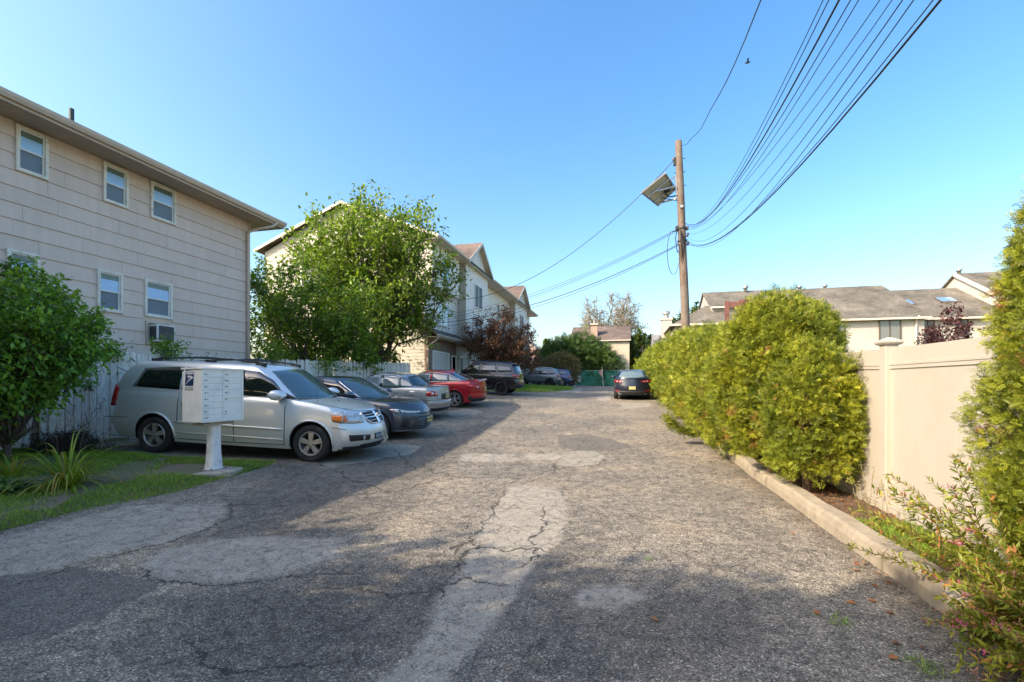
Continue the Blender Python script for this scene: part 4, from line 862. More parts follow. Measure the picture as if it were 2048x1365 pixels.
for z in hz[:5]:
    m = MB(); c0 = PLc(z); m.tube([(c0[0]-.22, 0, c0[2]), (c0[0]+.24, 0, c0[2])], .012, 6); m.build('bolt', hw, pl)
m = MB(); m.box(PLc(hz[3])[0]-.24, PLc(hz[3])[0]-.13, -.09, .09, PLc(hz[3])[2]-.08, PLc(hz[3])[2]+.1); m.box(PLc(hz[0])[0]-.22, PLc(hz[0])[0]-.13, -.07, .05, PLc(hz[0])[2]-.25, PLc(hz[0])[2]+.05); m.build('clamp', hw, pl)
m = MB()
for dz, rr in ((.0, .175), (-.5, .18)):
    c0 = PLc(hz[3]+dz); m.lathe([(rr, -.03), (rr+.008, -.03), (rr+.008, .03), (rr, .03)], 18, c=c0)
m.build('band', hw, pl)
for k, z in enumerate((hz[0], hz[3], hz[3]-.25, hz[4])):
    c0 = PLc(z); m = MB(); m.lathe([(0, -.07), (.035, -.06), (.05, -.03), (.035, 0), (.05, .03), (.03, .06), (0, .07)], 10, c=(c0[0]+(.21 if k else -.22), -.04, c0[2])); m.build('insulator', pm('insulator_glaze', (.10, .08, .07), .25), pl, smooth=True)
    m = MB(); m.bar((c0[0], -.05, c0[2]-.09), (c0[0]+(.23 if k else -.23), -.04, c0[2]-.08), .03, .04); m.build('bracket', hw, pl)
m = MB(); c0 = PLc(hz[2]-.9); m.box(c0[0]-.06, c0[0]+.06, -.2, -.165, c0[2]-.05, c0[2]+.05); m.build('tag', pm('tag_metal', (.45, .45, .42), .4, met=.5), pl)
cab = pm('cable_black', (.012, .012, .014), .5)
def hang(name, pts, r, par): m = MB(); m.tube(pts, r, 6); return m.build(name, cab, par, smooth=True)
z3 = PLc(hz[3]); z5 = PLc(hz[5])
hang('loose_cable', [(z3[0]-.17, -.1, z3[2]), (z3[0]-.26, -.12, z3[2]-.4), (z3[0]-.20, -.14, z3[2]-.9), (z3[0]-.16, -.16, z3[2]-1.0)], .02, pl)
lp = [(z3[0]-.22, -.1, z3[2]-.1)]+[(z3[0]-.33+.24*math.sin(t)*1.0, -.12, z3[2]-.95-.9*math.cos(t)) for t in np.linspace(3.6, 8.2, 16)]
hang('cable_loop', lp, .012, pl)
for k in range(9): hang('loose_cable', [(z3[0]+.02*k-.1, -.185, z3[2]-.05*k), (z3[0]+.015*k-.08, -.20, z3[2]-.5-.04*k), (z3[0]+.03*math.sin(k*3)-.02, -.20, z3[2]-1.0-.05*k)], .012, pl) if k % 2 == 0 else None
# solar panel seen from behind
SPX, SPZ = on_y(1318, 379, PY)
sp_e = empty('solar_panel', 'tilted solar panel seen from beneath on a bracket on the utility pole', 'solar panel', (SPX, PY, SPZ))
q0 = ray(1283, 384); 
def at_d(u, v, y): x, z = on_y(u, v, y); return Vector((x-SPX, y-PY, z-SPZ))
A_, B_, C_, D_ = at_d(1283, 385, 18.7), at_d(1330, 347, 18.7), at_d(1351, 378, 19.6), at_d(1316, 411, 19.6)
bk = pm('panel_back', (.50, .46, .38), .5, var=.05); ed = pm('panel_edge', (.30, .29, .27), .4, met=.5)
nrm_ = (B_-A_).cross(D_-A_).normalized(); nrm_ = nrm_ if nrm_.z > 0 else -nrm_
m = MB(); m.hexa([tuple(A_), tuple(B_), tuple(C_), tuple(D_)]+[tuple(q+nrm_*.03) for q in (A_, B_, C_, D_)]); m.build('backsheet', bk, sp_e)
m = MB(); m.hexa([tuple(q+nrm_*.031) for q in (A_, B_, C_, D_)]+[tuple(q+nrm_*.037) for q in (A_, B_, C_, D_)]); m.build('cells', glassmat('solar_cells', (.01, .015, .04)), sp_e)
m = MB()
for a, b_ in ((A_, B_), (B_, C_), (C_, D_), (D_, A_)): m.bar(a-nrm_*.01, b_-nrm_*.01, .04, .07)
m.build('frame', ed, sp_e)
m = MB(); e1 = A_.lerp(B_, .12); e2 = D_.lerp(C_, .12); m.bar(A_.lerp(D_, .35)-nrm_*.04, B_.lerp(C_, .35)-nrm_*.04, .06, .05); m.bar(A_.lerp(D_, .75)-nrm_*.04, B_.lerp(C_, .75)-nrm_*.04, .06, .05)
polep = lambda z, dx: Vector((pole_at(z).x-SPX+dx, 0, z-SPZ)); zt_, zb_ = on_y(1350, 352, PY)[1], on_y(1352, 398, PY)[1]
m.build('rail', ed, sp_e); m = MB()
m.bar(polep(zt_, -.16), polep(zb_, -.16), .08, .05); m.bar(polep(zb_, -.18), C_.lerp(D_, .8)-nrm_*.05, .05, .05); m.bar(polep(zb_+.5, -.18), A_.lerp(C_, .35)-nrm_*.06, .05, .05); m.bar(polep(zt_, -.18), B_.lerp(C_, .5), .06, .06); m.build('bracket', galv, sp_e)
jb = MB(); c0 = A_.lerp(C_, .72)-nrm_*.07; jb.box(c0.x-.12, c0.x+.12, c0.y-.09, c0.y+.09, c0.z-.05, c0.z+.05); jb.build('junction_box', hw, sp_e)
hang('cable', [tuple(c0+Vector((-.1, 0, -.05))), tuple(c0+Vector((.05, 0, -.28))), tuple(c0+Vector((.35, 0, -.25))), tuple(polep(zb_, -.16)+Vector((0, -.1, .1)))], .025, sp_e)
hang('cable', [tuple(c0+Vector((.1, 0, 0))), tuple(c0+Vector((-.25, .1, -.22))), tuple(c0+Vector((.15, 0, -.40))), tuple(polep(zb_, -.16)+Vector((0, -.1, -.1)))], .02, sp_e)
# ------------------------------------------------------------------ VEHICLES
def paint(name, col, met=.5, rough=.32, var=.03, dirt=None):
    m, n, l, b = nt(name); p = pos(n); t = noise(n, l, 2.2, 5, .6, vec=p)
    c = ramp(n, l, t.outputs[0], [(.3, tuple(k*(1-var) for k in col)), (.7, tuple(min(1, k*(1+var)) for k in col))])
    if dirt:
        s = n.new('ShaderNodeTexCoord'); sx = n.new('ShaderNodeSeparateXYZ'); l.new(s.outputs['Object'], sx.inputs[0]); t2 = noise(n, l, 6, 6, .7, vec=p)
        f = mth(n, l, 'MULTIPLY', ramp(n, l, mth(n, l, 'ADD', sx.outputs[2], mth(n, l, 'MULTIPLY', t2.outputs[0], .35)), [(.35, (1, 1, 1)), (.85, (0, 0, 0))]), .7); c = mix(n, l, f, c, dirt)
    l.new(c, b.inputs['Base Color']); b.inputs['Metallic'].default_value = met; b.inputs['Coat Weight'].default_value = .9; b.inputs['Coat Roughness'].default_value = .04
    l.new(mth(n, l, 'MULTIPLY_ADD', t.outputs[0], .12, rough), b.inputs['Roughness']); return m
blk = pm('black_plastic', (.018, .018, .019), .55, var=.1); rub = pm('tyre_rubber', (.022, .022, .022), .85, var=.25, vs=20, dirt=(.06, .055, .048), ds=6)
chrome = pm('chrome', (.75, .75, .76), .12, met=1, var=.02); alloy = pm('alloy', (.52, .51, .48), .35, met=.75, var=.1, dirt=(.36, .33, .29), ds=9); alloyb = pm('alloy_bright', (.62, .62, .62), .25, met=.8, var=.05); alloyk = pm('alloy_black', (.02, .02, .021), .35, met=.3)
redl = pm('tail_lens', (.42, .008, .012), .12, var=.12, vs=25, coat=1); amb = pm('amber_lens', (.80, .20, .02), .15, var=.2, vs=40, coat=1); clr = pm('clear_lens', (.55, .57, .55), .08, var=.35, vs=14, met=.25, coat=1); wlens = pm('white_lens', (.7, .68, .66), .15, coat=1)
cgl = glassmat('car_glass', (.012, .016, .017), .02, 1.0); cgt = glassmat('car_glass_teal', (.055, .10, .115), .03, 1.0); cgp = glassmat('car_glass_pale', (.15, .20, .20), .03, 1.0)  # teal and pale: reflections and view through the glass put into base colour
platem = pm('plate_yellow', (.62, .55, .22), .4, var=.1, vs=6); platei = pm('plate_ink', (.03, .03, .06), .5)
def resamp(P, n_):
    P = np.array(P, float); d = np.concatenate([[0], np.cumsum(np.linalg.norm(np.diff(P, axis=0), axis=1))]); t = np.linspace(0, d[-1], n_); return np.stack([np.interp(t, d, P[:, 0]), np.interp(t, d, P[:, 1])], -1)
def patch(mb, low, high, mp, nx=14, nz=4, off=.004, sk=.02, sharp=True):
    nx = max(nx, 3)
    if sharp and len(low) == len(high):                              # keep corners: same number of control points on both edges
        k = max(2, int(nx/(len(low)-1))+1); A = []; B = []
        for i in range(len(low)-1):
            for j in range(k): t = j/k; A.append([low[i][q]*(1-t)+low[i+1][q]*t for q in (0, 1)]); B.append([high[i][q]*(1-t)+high[i+1][q]*t for q in (0, 1)])
        A.append(low[-1]); B.append(high[-1]); A = np.array(A, float); B = np.array(B, float)
    else: A = resamp(low, nx); B = resamp(high, nx)
    nx = len(A); vs = []; fs = []
    for j in range(nz+1):
        for i in range(nx): q = A[i]*(1-j/nz)+B[i]*j/nz; vs.append(mp(q[0], q[1], off))
    for j in range(nz):
        for i in range(nx-1): a = j*nx+i; fs.append((a, a+1, a+nx+1, a+nx))
    per = [i for i in range(nx)]+[j*nx+nx-1 for j in range(1, nz+1)]+[nz*nx+i for i in range(nx-2, -1, -1)]+[j*nx for j in range(nz-1, 0, -1)]
    b0 = len(vs)
    for i in per:
        j, k = divmod(i, nx); q = A[k]*(1-j/nz)+B[k]*j/nz; vs.append(mp(q[0], q[1], off-sk))
    for i in range(len(per)): k = (i+1) % len(per); fs.append((per[i], b0+i, b0+k, per[k]))
    mb.add(vs, fs)
class Vol:
    """car volume: a rounded lofted box with its own side, front, rear and top surfaces"""
    def __init__(s, W, xf, xr, zb, zt, wt, tap, bf, br, pf=3, pr=3, crown=((-9, 0), (9, 0))):
        s.W = W; s.xf, s.xr, s.zb, s.zt, s.wt, s.tap, s.cr = (pch(q) for q in (xf, xr, zb, zt, wt, tap, crown)); s.bf, s.br, s.pf, s.pr = bf, br, pf, pr
    def P(s, u, t, v):
        a = s.xr(t)+s.br*abs(v)**s.pr; b_ = s.xf(t)-s.bf*abs(v)**s.pf; x = a+(b_-a)*u; zb = s.zb(x); ztop = s.zt(x)+s.cr(x)*(1-v*v)
        return (float(x), float(v*s.W*s.wt(t)*s.tap(x)), float(zb+(ztop-zb)*t))
    def side(s, sg): 
        def f(x, z, off): zb, zt = s.zb(x), s.zt(x); t = np.clip((z-zb)/(zt-zb), 0, 1); return (float(x), float(sg*(s.W*s.wt(t)*s.tap(x)+off)), float(z))
        return f
    def end(s, front):
        def f(y, z, off):
            x = s.xf(.6) if front else s.xr(.6); t = .6; v = 0
            for _ in range(6):
                w = s.W*s.wt(t)*s.tap(x); v = np.clip(y/w, -1, 1); zb = s.zb(x); zt = s.zt(x)+s.cr(x)*(1-v*v); t = np.clip((z-zb)/(zt-zb), 0, 1)
                x = s.xf(t)-s.bf*abs(v)**s.pf if front else s.xr(t)+s.br*abs(v)**s.pr
            return (float(x)+(off if front else -off), float(y), float(z))
        return f
    def top(s):
        def f(x, y, off): v = np.clip(y/(s.W*s.wt(1)*s.tap(x)), -1, 1); return (float(x), float(y), float(s.zt(x)+s.cr(x)*(1-v*v))+off)
        return f
    def mesh(s, mb, nu=46, nt_=(0, .04, .12, .25, .4, .55, .68, .78, .86, .92, .96, .985, 1), nv=(-1, -.97, -.92, -.84, -.7, -.5, -.25, 0, .25, .5, .7, .84, .92, .97, 1)):
        U = list((1-np.cos(np.linspace(0, math.pi, nu)))/2); U = sorted(set([0, .004, .012]+U+[.988, .996, 1])); idx = {}; vs = []; fs = []
        def g_(i, j, k):
            key = (i, j, k)
            if key not in idx: idx[key] = len(vs); vs.append(s.P(U[i], nt_[j], nv[k]))
            return idx[key]
        I, J, K = len(U)-1, len(nt_)-1, len(nv)-1
        for i in range(I):
            for j in range(J): fs.append((g_(i, j, 0), g_(i+1, j, 0), g_(i+1, j+1, 0), g_(i, j+1, 0))); fs.append((g_(i, j, K), g_(i, j+1, K), g_(i+1, j+1, K), g_(i+1, j, K)))
            for k in range(K): fs.append((g_(i, 0, k), g_(i, 0, k+1), g_(i+1, 0, k+1), g_(i+1, 0, k))); fs.append((g_(i, J, k), g_(i+1, J, k), g_(i+1, J, k+1), g_(i, J, k+1)))
        for j in range(J):
            for k in range(K): fs.append((g_(0, j, k), g_(0, j+1, k), g_(0, j+1, k+1), g_(0, j, k+1))); fs.append((g_(I, j, k), g_(I, j, k+1), g_(I, j+1, k+1), g_(I, j+1, k)))
        mb.add(vs, fs)
def applied(o, mods):
    for t, kw in mods:
        md = o.modifiers.new('m', t)
        for k, v in kw.items(): setattr(md, k, v)
    bpy.context.view_layer.update(); me = bpy.data.meshes.new_from_object(o.evaluated_get(bpy.context.evaluated_depsgraph_get())); o.modifiers.clear(); o.data = me; return o
def wheel(parent, x, y, r, sg, rimr, spokes=5, rm=None, w=.215, double=False, twist=0):
    rm = rm or alloy; wo = MB(); wo.lathe([(0, -.03), (rimr*.92, -.03), (rimr*.92, -.06), (0, -.06)], 20, 'y'); o = wo.build('wheel', pm('brake_dark', (.03, .028, .026), .5, met=.4), parent, smooth=False); o.location = (x, y, r); o.rotation_euler = (0, 0, math.pi if sg < 0 else 0)
    h = w/2; m = MB(); m.lathe([(rimr, h-.012), (rimr+.012, h-.002), (r*.90, h+.006), (r*.96, h-.004), (r*.985, h-.022), (r, h-.045), (r, -h+.045), (r*.98, -h+.015), (r*.9, -h), (rimr, -h+.01)], 44, 'y'); m.build('tyre', rub, o, smooth=True)
    m = MB(); m.lathe([(rimr+.003, h-.010), (rimr-.004, h-.002), (rimr-.016, h-.004), (rimr-.024, h-.02), (rimr-.03, h-.10), (rimr-.03, -h)], 40, 'y'); m.lathe([(0, h-.010), (.05, h-.012), (.062, h-.022), (.066, h-.05), (0, h-.05)], 16, 'y')
    for k in range(spokes):
        a = 2*math.pi*k/spokes+.31
        for q in ((-1, 1) if double else (0,)):
            aa = a+q*.12; c, s_ = math.cos(aa), math.sin(aa); rr = Vector((c, 0, s_)); tt = Vector((-s_, 0, c)); w0, w1 = ((.030, .034) if not double else (.014, .016)); 
            if spokes <= 5 and not double: w0, w1 = .036, .050
            A = rr*.045; B = rr*(rimr-.02)+tt*(q*.012+twist*.03); P = []
            for yy in (h-.052, 0): P += [A-tt*w0+Vector((0, h-.055 if yy else h-.014, 0)), A+tt*w0+Vector((0, h-.055 if yy else h-.014, 0)), B+tt*w1+Vector((0, h-.055 if yy else h-.018, 0)), B-tt*w1+Vector((0, h-.055 if yy else h-.018, 0))]
            m.hexa([tuple(p_) for p_ in P])
    m.build('rim', rm, o, smooth=False)
    if spokes == 5 and not double:
        m = MB()
        for k in range(5): a = 2*math.pi*k/5+.31+.628; m.lathe([(.009, h-.012), (.009, h-.004), (0, h-.003)], 6, 'y', c=(.048*math.cos(a), 0, .048*math.sin(a)))
        m.build('wheel_nut', blk, o)
    return o
def plate(parent, c, rot, s='N52HWL', mt=None, w=.305, h=.152):
    m = MB(); m.box(-w/2, w/2, -.004, 0, -h/2, h/2); o = m.build('licence_plate', mt or platem, parent, bevel=.002); o.location = c; o.rotation_euler = rot
    text('plate_text', s, .072, platei, o, (0, -.0055, -.002), (math.pi/2, 0, 0)); m = MB(); m.box(-.10, .10, -.0052, -.004, .054, .064); m.box(-.09, .09, -.0052, -.004, -.066, -.058); m.build('plate_band', platei, o); return o
def car(name, label, x, y, rz, S, group='parked cars', dz=0):
    z = g(x, y)+dz; e = empty(name, label, S.get('cat', 'car'), (x, y, z), rz, group)
    # rest on the slope of the ground
    c_, s_ = math.cos(rz), math.sin(rz); xf_, xr_ = S['ax']; zf = g(x+c_*xf_, y+s_*xf_); zr_ = g(x+c_*xr_, y+s_*xr_); e.location.z = (zf*(-xr_)+zr_*xf_)/(xf_-xr_)+.012; pitch = -math.atan2(zf-zr_, xf_-xr_)
    wl_ = .75; zl_ = g(x-s_*wl_, y+c_*wl_); zr2 = g(x+s_*wl_, y-c_*wl_); roll = math.atan2(zl_-zr2, 2*wl_); e.rotation_euler = (roll, pitch, rz)
    B = Vol(**S['body']); m = MB(); B.mesh(m); o = m.build('body', [S['paint'], blk], e, smooth=True)
    cut = MB(); R = S['r']+S.get('gap', .055)
    for ax in S['ax']: cut.lathe([(0, -1.3), (R, -1.3), (R, 1.3), (0, 1.3)], 56, 'y', c=(ax, 0, S['r']+.01))
    co = cut.build('cutter', blk); co.parent = e; bpy.context.view_layer.update()
    o.data = o.data.copy(); applied(o, [('BOOLEAN', dict(operation='DIFFERENCE', object=co, solver='EXACT'))]); bpy.data.objects.remove(co)
    me = o.data
    if len(me.materials) < 2: me.materials.append(blk)
    for p_ in me.polygons:
        c = p_.center; hit = any(abs(math.hypot(c.x-ax, c.z-S['r']-.01)-R) < .03 or math.hypot(c.x-ax, c.z-S['r']-.01) < R for ax in S['ax']) and abs(p_.normal.y) < .6
        p_.material_index = 1 if hit or (p_.normal.z < -.7 and c.z < .45) else 0
    me.polygons.foreach_set('use_smooth', [True]*len(me.polygons)); me.set_sharp_from_angle(angle=math.radians(38))
    Cb = Vol(**S['cabin']); m = MB(); Cb.mesh(m, 34); o2 = m.build('cabin', S['paint'], e, smooth=True); o2.data.set_sharp_from_angle(angle=math.radians(50))
    gl = S.get('glass', cgl)
    for nm, lo, hi, mt in S['side_windows']:
        for sg in (-1, 1):
            m = MB(); patch(m, lo, hi, Cb.side(sg), 14, 4, .006, .03); m.build('side_window', mt or gl, e, smooth=True)
    if 'belt_trim' in S:
        for sg in (-1, 1):
            for lo, hi, mt in S['belt_trim']: m = MB(); patch(m, lo, hi, Cb.side(sg), 26, 1, .010, .02); m.build('window_trim', mt, e, smooth=True)
    for nm, fr_, lo, hi, mt in S['end_windows']:
        m = MB(); patch(m, lo, hi, Cb.end(fr_), 18, 6, .006, .03); wo = m.build(nm, mt or gl, e, smooth=True)
        if fr_:
            (ya, za), (yb, zb2) = lo[0], lo[-1]; f = Cb.end(True); m = MB()
            for sgn in (-1, 1): m.tube([f(sgn*.10-.05+.0, lo[0][1]+.005, .015), f(sgn*.10+.25*1, lo[0][1]+.04, .022), f(sgn*.10+.55*1 if sgn < 0 else .62, lo[0][1]+.05, .022)], .010, 5)
            m.build('wiper', blk, wo)
    T = {'l': B.side(1), 'r': B.side(-1), 'f': B.end(True), 'b': B.end(False), 't': B.top()}
    for d in S['details']:
        nm, where, lo, hi, mt = d[:5]; off = d[5] if len(d) > 5 else .006; sk = d[6] if len(d) > 6 else .025; pn = d[7] if len(d) > 7 else None
        targets = ['l', 'r'] if where == 's' else [where]
        for w in targets: m = MB(); patch(m, lo, hi, T[w], 16, 3, off, sk); m.build(nm, mt, e, smooth=True)
        if where in 'fb' and all(p_[0] > 0 for p_ in lo+hi): m = MB(); patch(m, [(-a, b_) for a, b_ in lo], [(-a, b_) for a, b_ in hi], T[where], 16, 3, off, sk); m.build(nm, mt, e, smooth=True)
    # shut lines
    for sg in (-1, 1):
        for L_ in S['lines']:
            lines = MB()
            for a, b_ in zip(L_[:-1], L_[1:]):
                k = max(1, int(math.dist(a, b_)/.12)); pts = [[a[q]*(1-t/k)+b_[q]*t/k for q in (0, 1)] for t in range(k+1)]
                for p1, p2 in zip(pts[:-1], pts[1:]): A1 = Vector(B.side(sg)(*p1, .0035)); A2 = Vector(B.side(sg)(*p2, .0035)); lines.bar(A1, A2, .009, .007, up=(0, 1, 0))
            lines.build('shut_line', blk, e)
    for L_ in S.get('top_lines', []):
        lines = MB()
        for a, b_ in zip(L_[:-1], L_[1:]):
            k = max(1, int(math.dist(a, b_)/.1)); pts = [[a[q]*(1-t/k)+b_[q]*t/k for q in (0, 1)] for t in range(k+1)]
            for p1, p2 in zip(pts[:-1], pts[1:]): lines.bar(Vector(T['t'](*p1, .001)), Vector(T['t'](*p2, .001)), .008, .008)
        lines.build('shut_line', blk, e)
    for L_ in S.get('end_lines', []):
        w = L_[0]; lines = MB()
        for a, b_ in zip(L_[1:-1], L_[2:]):
            k = max(1, int(math.dist(a, b_)/.1)); pts = [[a[q]*(1-t/k)+b_[q]*t/k for q in (0, 1)] for t in range(k+1)]
            for p1, p2 in zip(pts[:-1], pts[1:]): lines.bar(Vector(T[w](*p1, .0035)), Vector(T[w](*p2, .0035)), .008, .008)
        lines.build('shut_line', blk, e)
    # arch lips
    for ax in S['ax']:
        for sg in (-1, 1):
            pts = []; m = MB()
            for a in np.linspace(-.12, math.pi+.12, 26):
                x_, z_ = ax+math.cos(a)*(R+.008), S['r']+.01+math.sin(a)*(R+.008)
                if z_ > B.zb(x_)+.01: pts.append(B.side(sg)(x_, z_, .002))
            if len(pts) > 2: m.tube(pts, S.get('lip', .012), 6)
            m.build('wheel_arch', S.get('lipm', S['paint']), e, smooth=True)
    for ax in S['ax']:
        for sg in (-1, 1): yw = float(B.W*B.wt(.3)*B.tap(ax))-.115-S.get('wi', .015); wheel(e, ax, sg*yw, S['r'], sg, S['rim'][0], S['rim'][1], S['rim'][2], double=S['rim'][3] if len(S['rim']) > 3 else False)
    m = MB(); m.box(S['ax'][1], S['ax'][0], -.6, .6, S['r']*.75, S['r']*1.3); m.build('underbody', blk, e)
    # mirrors
    mx, mz2 = S['mirror']
    for sg in (-1, 1):
        c0 = Vector(Cb.side(sg)(mx, mz2, 0)); k = S.get('mk', 1); m = MB(); N1 = [(-.10, .05), (-.06, .10), (.0, .115), (.06, .095), (.10, .045), (.12, .0)]
        vs = []; fs = []
        for i, (dx, hh) in enumerate(N1):
            for q in range(12): a = 2*math.pi*q/12; e_ = .6; vs.append((c0.x+dx*k, c0.y+sg*(.15+.11*math.copysign(abs(math.cos(a))**e_, math.cos(a))*(1 if dx < .05 else .8))*k, c0.z+.05+.085*(hh/.115)*math.copysign(abs(math.sin(a))**e_, math.sin(a))*k))
        for i in range(len(N1)-1):
            for q in range(12): fs.append((i*12+q, i*12+(q+1) % 12, (i+1)*12+(q+1) % 12, (i+1)*12+q))
        fs += [tuple(range(12)), tuple((len(N1)-1)*12+q for q in reversed(range(12)))]
        m.add(vs, fs); mo = m.build('door_mirror', S.get('mirror_mat', S['paint']), e, smooth=True)
        m = MB(); m.box(c0.x-.04, c0.x+.05, min(c0.y-sg*.03, c0.y+sg*.14*k), max(c0.y-sg*.03, c0.y+sg*.14*k), c0.z-.03, c0.z+.01); m.build('mirror_arm', blk, mo)
    for (hx, hzz) in S['handles']:
        for sg in (-1, 1):
            f = B.side(sg); m = MB(); m.tube([f(hx-.11, hzz, .004), f(hx-.09, hzz+.002, .030), f(hx+.08, hzz+.004, .030), f(hx+.10, hzz+.003, .004)], .013, 6); m.build('door_handle', S.get('handle_mat', S['paint']), e, smooth=True)
    return e, B, Cb, T
def ell(cx, cz, rx, rz_, n_=12):
    a = np.linspace(0, math.pi, n_); return [(cx-rx*math.cos(t), cz-rz_*math.sin(t)) for t in a], [(cx-rx*math.cos(t), cz+rz_*math.sin(t)) for t in a]

# ---- silver minivan (nose towards the drive)
silver = paint('silver_paint', (.76, .77, .75), .45, .30, dirt=(.60, .61, .57)); chip = pm('amber_bulb', (.8, .25, .03), .3)
V = dict(cat='minivan', paint=silver, r=.345, ax=(1.62, -1.46), gap=.062, lip=.020, rim=(.222, 5, alloy), glass=cgl, mirror=(1.02, 1.16), mk=1.15, wi=.0,
 body=dict(W=.975, xf=((0, 2.50), (.12, 2.60), (.35, 2.62), (.62, 2.57), (.85, 2.47), (1, 2.34)), xr=((0, -2.47), (.15, -2.55), (.4, -2.57), (.45, -2.52), (.7, -2.50), (1, -2.42)), zb=((-2.6, .34), (-1.9, .26), (1.1, .22), (2.2, .22), (2.6, .27)),
  zt=((-2.6, 1.20), (-1.5, 1.19), (0, 1.15), (1.1, 1.13), (1.5, 1.09), (2.0, 1.0), (2.35, .90), (2.6, .80)), wt=((0, .93), (.12, .965), (.35, .995), (.6, 1.0), (.8, .985), (.92, .965), (1, .93)), tap=((-2.6, .93), (-1.9, .985), (-.5, 1), (1.2, 1), (1.9, .975), (2.6, .90)), bf=.42, br=.24, pf=2.6, pr=3.6, crown=((-2.6, .0), (1.0, .01), (1.5, .055), (2.3, .05), (2.6, .03))),
 cabin=dict(W=.90, xf=((0, 1.62), (.5, 1.18), (.85, .86), (1, .66)), xr=((0, -2.50), (.4, -2.42), (.8, -2.27), (1, -2.08)), zb=((-2.6, 1.16), (1, 1.09), (2, 1.04)), zt=((-2.6, 1.66), (-1.9, 1.735), (-.6, 1.755), (.4, 1.735), (.9, 1.69), (1.7, 1.60)), wt=((0, 1.03), (.3, .99), (.7, .91), (.88, .865), (.95, .83), (1, .77)), tap=((-2.6, .93), (-1.9, .985), (0, 1), (.8, .97), (1.7, .95)), bf=.34, br=.16, pf=2.2, pr=3, crown=((-3, .03), (2, .03))),
 side_windows=[('q', [(-1.96, 1.245), (-1.2, 1.225), (-1.0, 1.22)], [(-1.80, 1.60), (-1.25, 1.645), (-1.0, 1.65)], None), ('m', [(-.96, 1.22), (.10, 1.18)], [(-.96, 1.65), (.10, 1.65)], None),
   ('f', [(.17, 1.175), (.6, 1.16), (.90, 1.155), (1.06, 1.15)], [(.17, 1.645), (.50, 1.62), (.78, 1.47), (1.05, 1.23)], None), ('t', [(1.08, 1.15), (1.32, 1.14)], [(1.07, 1.245), (1.30, 1.15)], blk)],
 belt_trim=[([(.105, 1.18), (.165, 1.18)], [(.105, 1.65), (.165, 1.65)], blk)],
 end_windows=[('windscreen', True, [(-.80, 1.12), (-.4, 1.105), (0, 1.10), (.4, 1.105), (.80, 1.12)], [(-.63, 1.64), (-.3, 1.675), (0, 1.69), (.3, 1.675), (.63, 1.64)], cgt), ('rear_window', False, [(-.70, 1.22), (.70, 1.22)], [(-.6, 1.62), (.6, 1.62)], None)],
 details=[('headlight', 'f', [(.50, .735), (.70, .725), (.86, .735)], [(.46, .895), (.68, .925), (.90, .945)], clr, .008), ('headlight_side', 's', [(2.02, .765), (2.10, .75), (2.20, .74)], [(1.97, .955), (2.07, .955), (2.2, .95)], clr, .006),
   ('turn_lamp', 's', [(2.03, .785), (2.10, .775), (2.19, .765)], [(1.99, .885), (2.08, .885), (2.19, .88)], amb, .012), ('turn_lamp', 'f', [(.79, .765), (.885, .765)], [(.77, .875), (.885, .88)], amb, .014),
   ('grille', 'f', [(-.40, .73), (-.2, .70), (0, .695), (.2, .70), (.40, .73)], [(-.43, .905), (-.2, .925), (0, .93), (.2, .925), (.43, .905)], blk, .006),
   ('lower_grille', 'f', [(-.30, .40), (.30, .40)], [(-.32, .51), (.32, .51)], blk, .004), ('fog_recess', 'f', [(.44, .40), (.80, .40)], [(.44, .50), (.83, .52)], blk, .004),
   ('taillight', 's', [(-2.37, .86), (-2.27, .86)], [(-2.33, 1.27), (-2.24, 1.20)], redl, .008), ('taillight', 'b', [(.74, .86), (.90, .86)], [(.70, 1.18), (.86, 1.18)], redl, .008),
   ('side_moulding', 's', [(-1.03, .60), (1.08, .565)], [(-1.03, .635), (1.08, .60)], silver, .020), ('side_crease', 's', [(-1.0, .415), (1.1, .385)], [(-1.0, .43), (1.1, .40)], silver, .012), ('valance', 'f', [(-.82, .235), (0, .215), (.82, .235)], [(-.86, .30), (0, .285), (.86, .30)], blk, .012)],
 lines=[[(1.12, 1.13), (1.13, .7), (1.12, .30), (.16, .29)], [(.14, 1.15), (.14, .29), (-.98, .30)], [(-.98, 1.16), (-.98, .62)], [(-2.0, .66), (-2.5, .64)], [(2.02, .66), (2.3, .63)], [(-2.5, .29), (-1.92, .27)]],
 top_lines=[[(1.55, -.80), (2.05, -.74), (2.32, -.50), (2.42, 0), (2.32, .50), (2.05, .74), (1.55, .80)]], handles=[(.02, .93), (-.80, .95)], handle_mat=chrome)
van_mid = Vector(((-5.86-8.87)/2, (7.48+7.0)/2+.0, 0)); vdir = Vector((3.01, .48, 0)).normalized(); vleft = Vector((-vdir.y, vdir.x, 0))
vc = van_mid+vleft*.86-vdir*.08+Vector((.27, -.25, 0)); van, B, Cb, T = car('minivan', 'silver minivan with black roof rails behind the mailbox, plate hanging crooked', vc.x, vc.y, math.atan2(vdir.y, vdir.x), V)
f = T['f']; m = MB()
for zq in (.745, .80, .855, .905): 
    pts = [f(yy, zq+.012*math.cos(yy*3), .012) for yy in np.linspace(-.40, .40, 13)]; m.tube(pts, .0075, 6)
m.build('grille_bar', chrome, van, smooth=True)
m = MB(); pts = [f(yy, .815, .016) for yy in np.linspace(-.42, .42, 13)]; m.tube(pts, .017, 6); m.tube([f(0, zq, .018) for zq in (.70, .80, .86, .93)], .034, 8); 
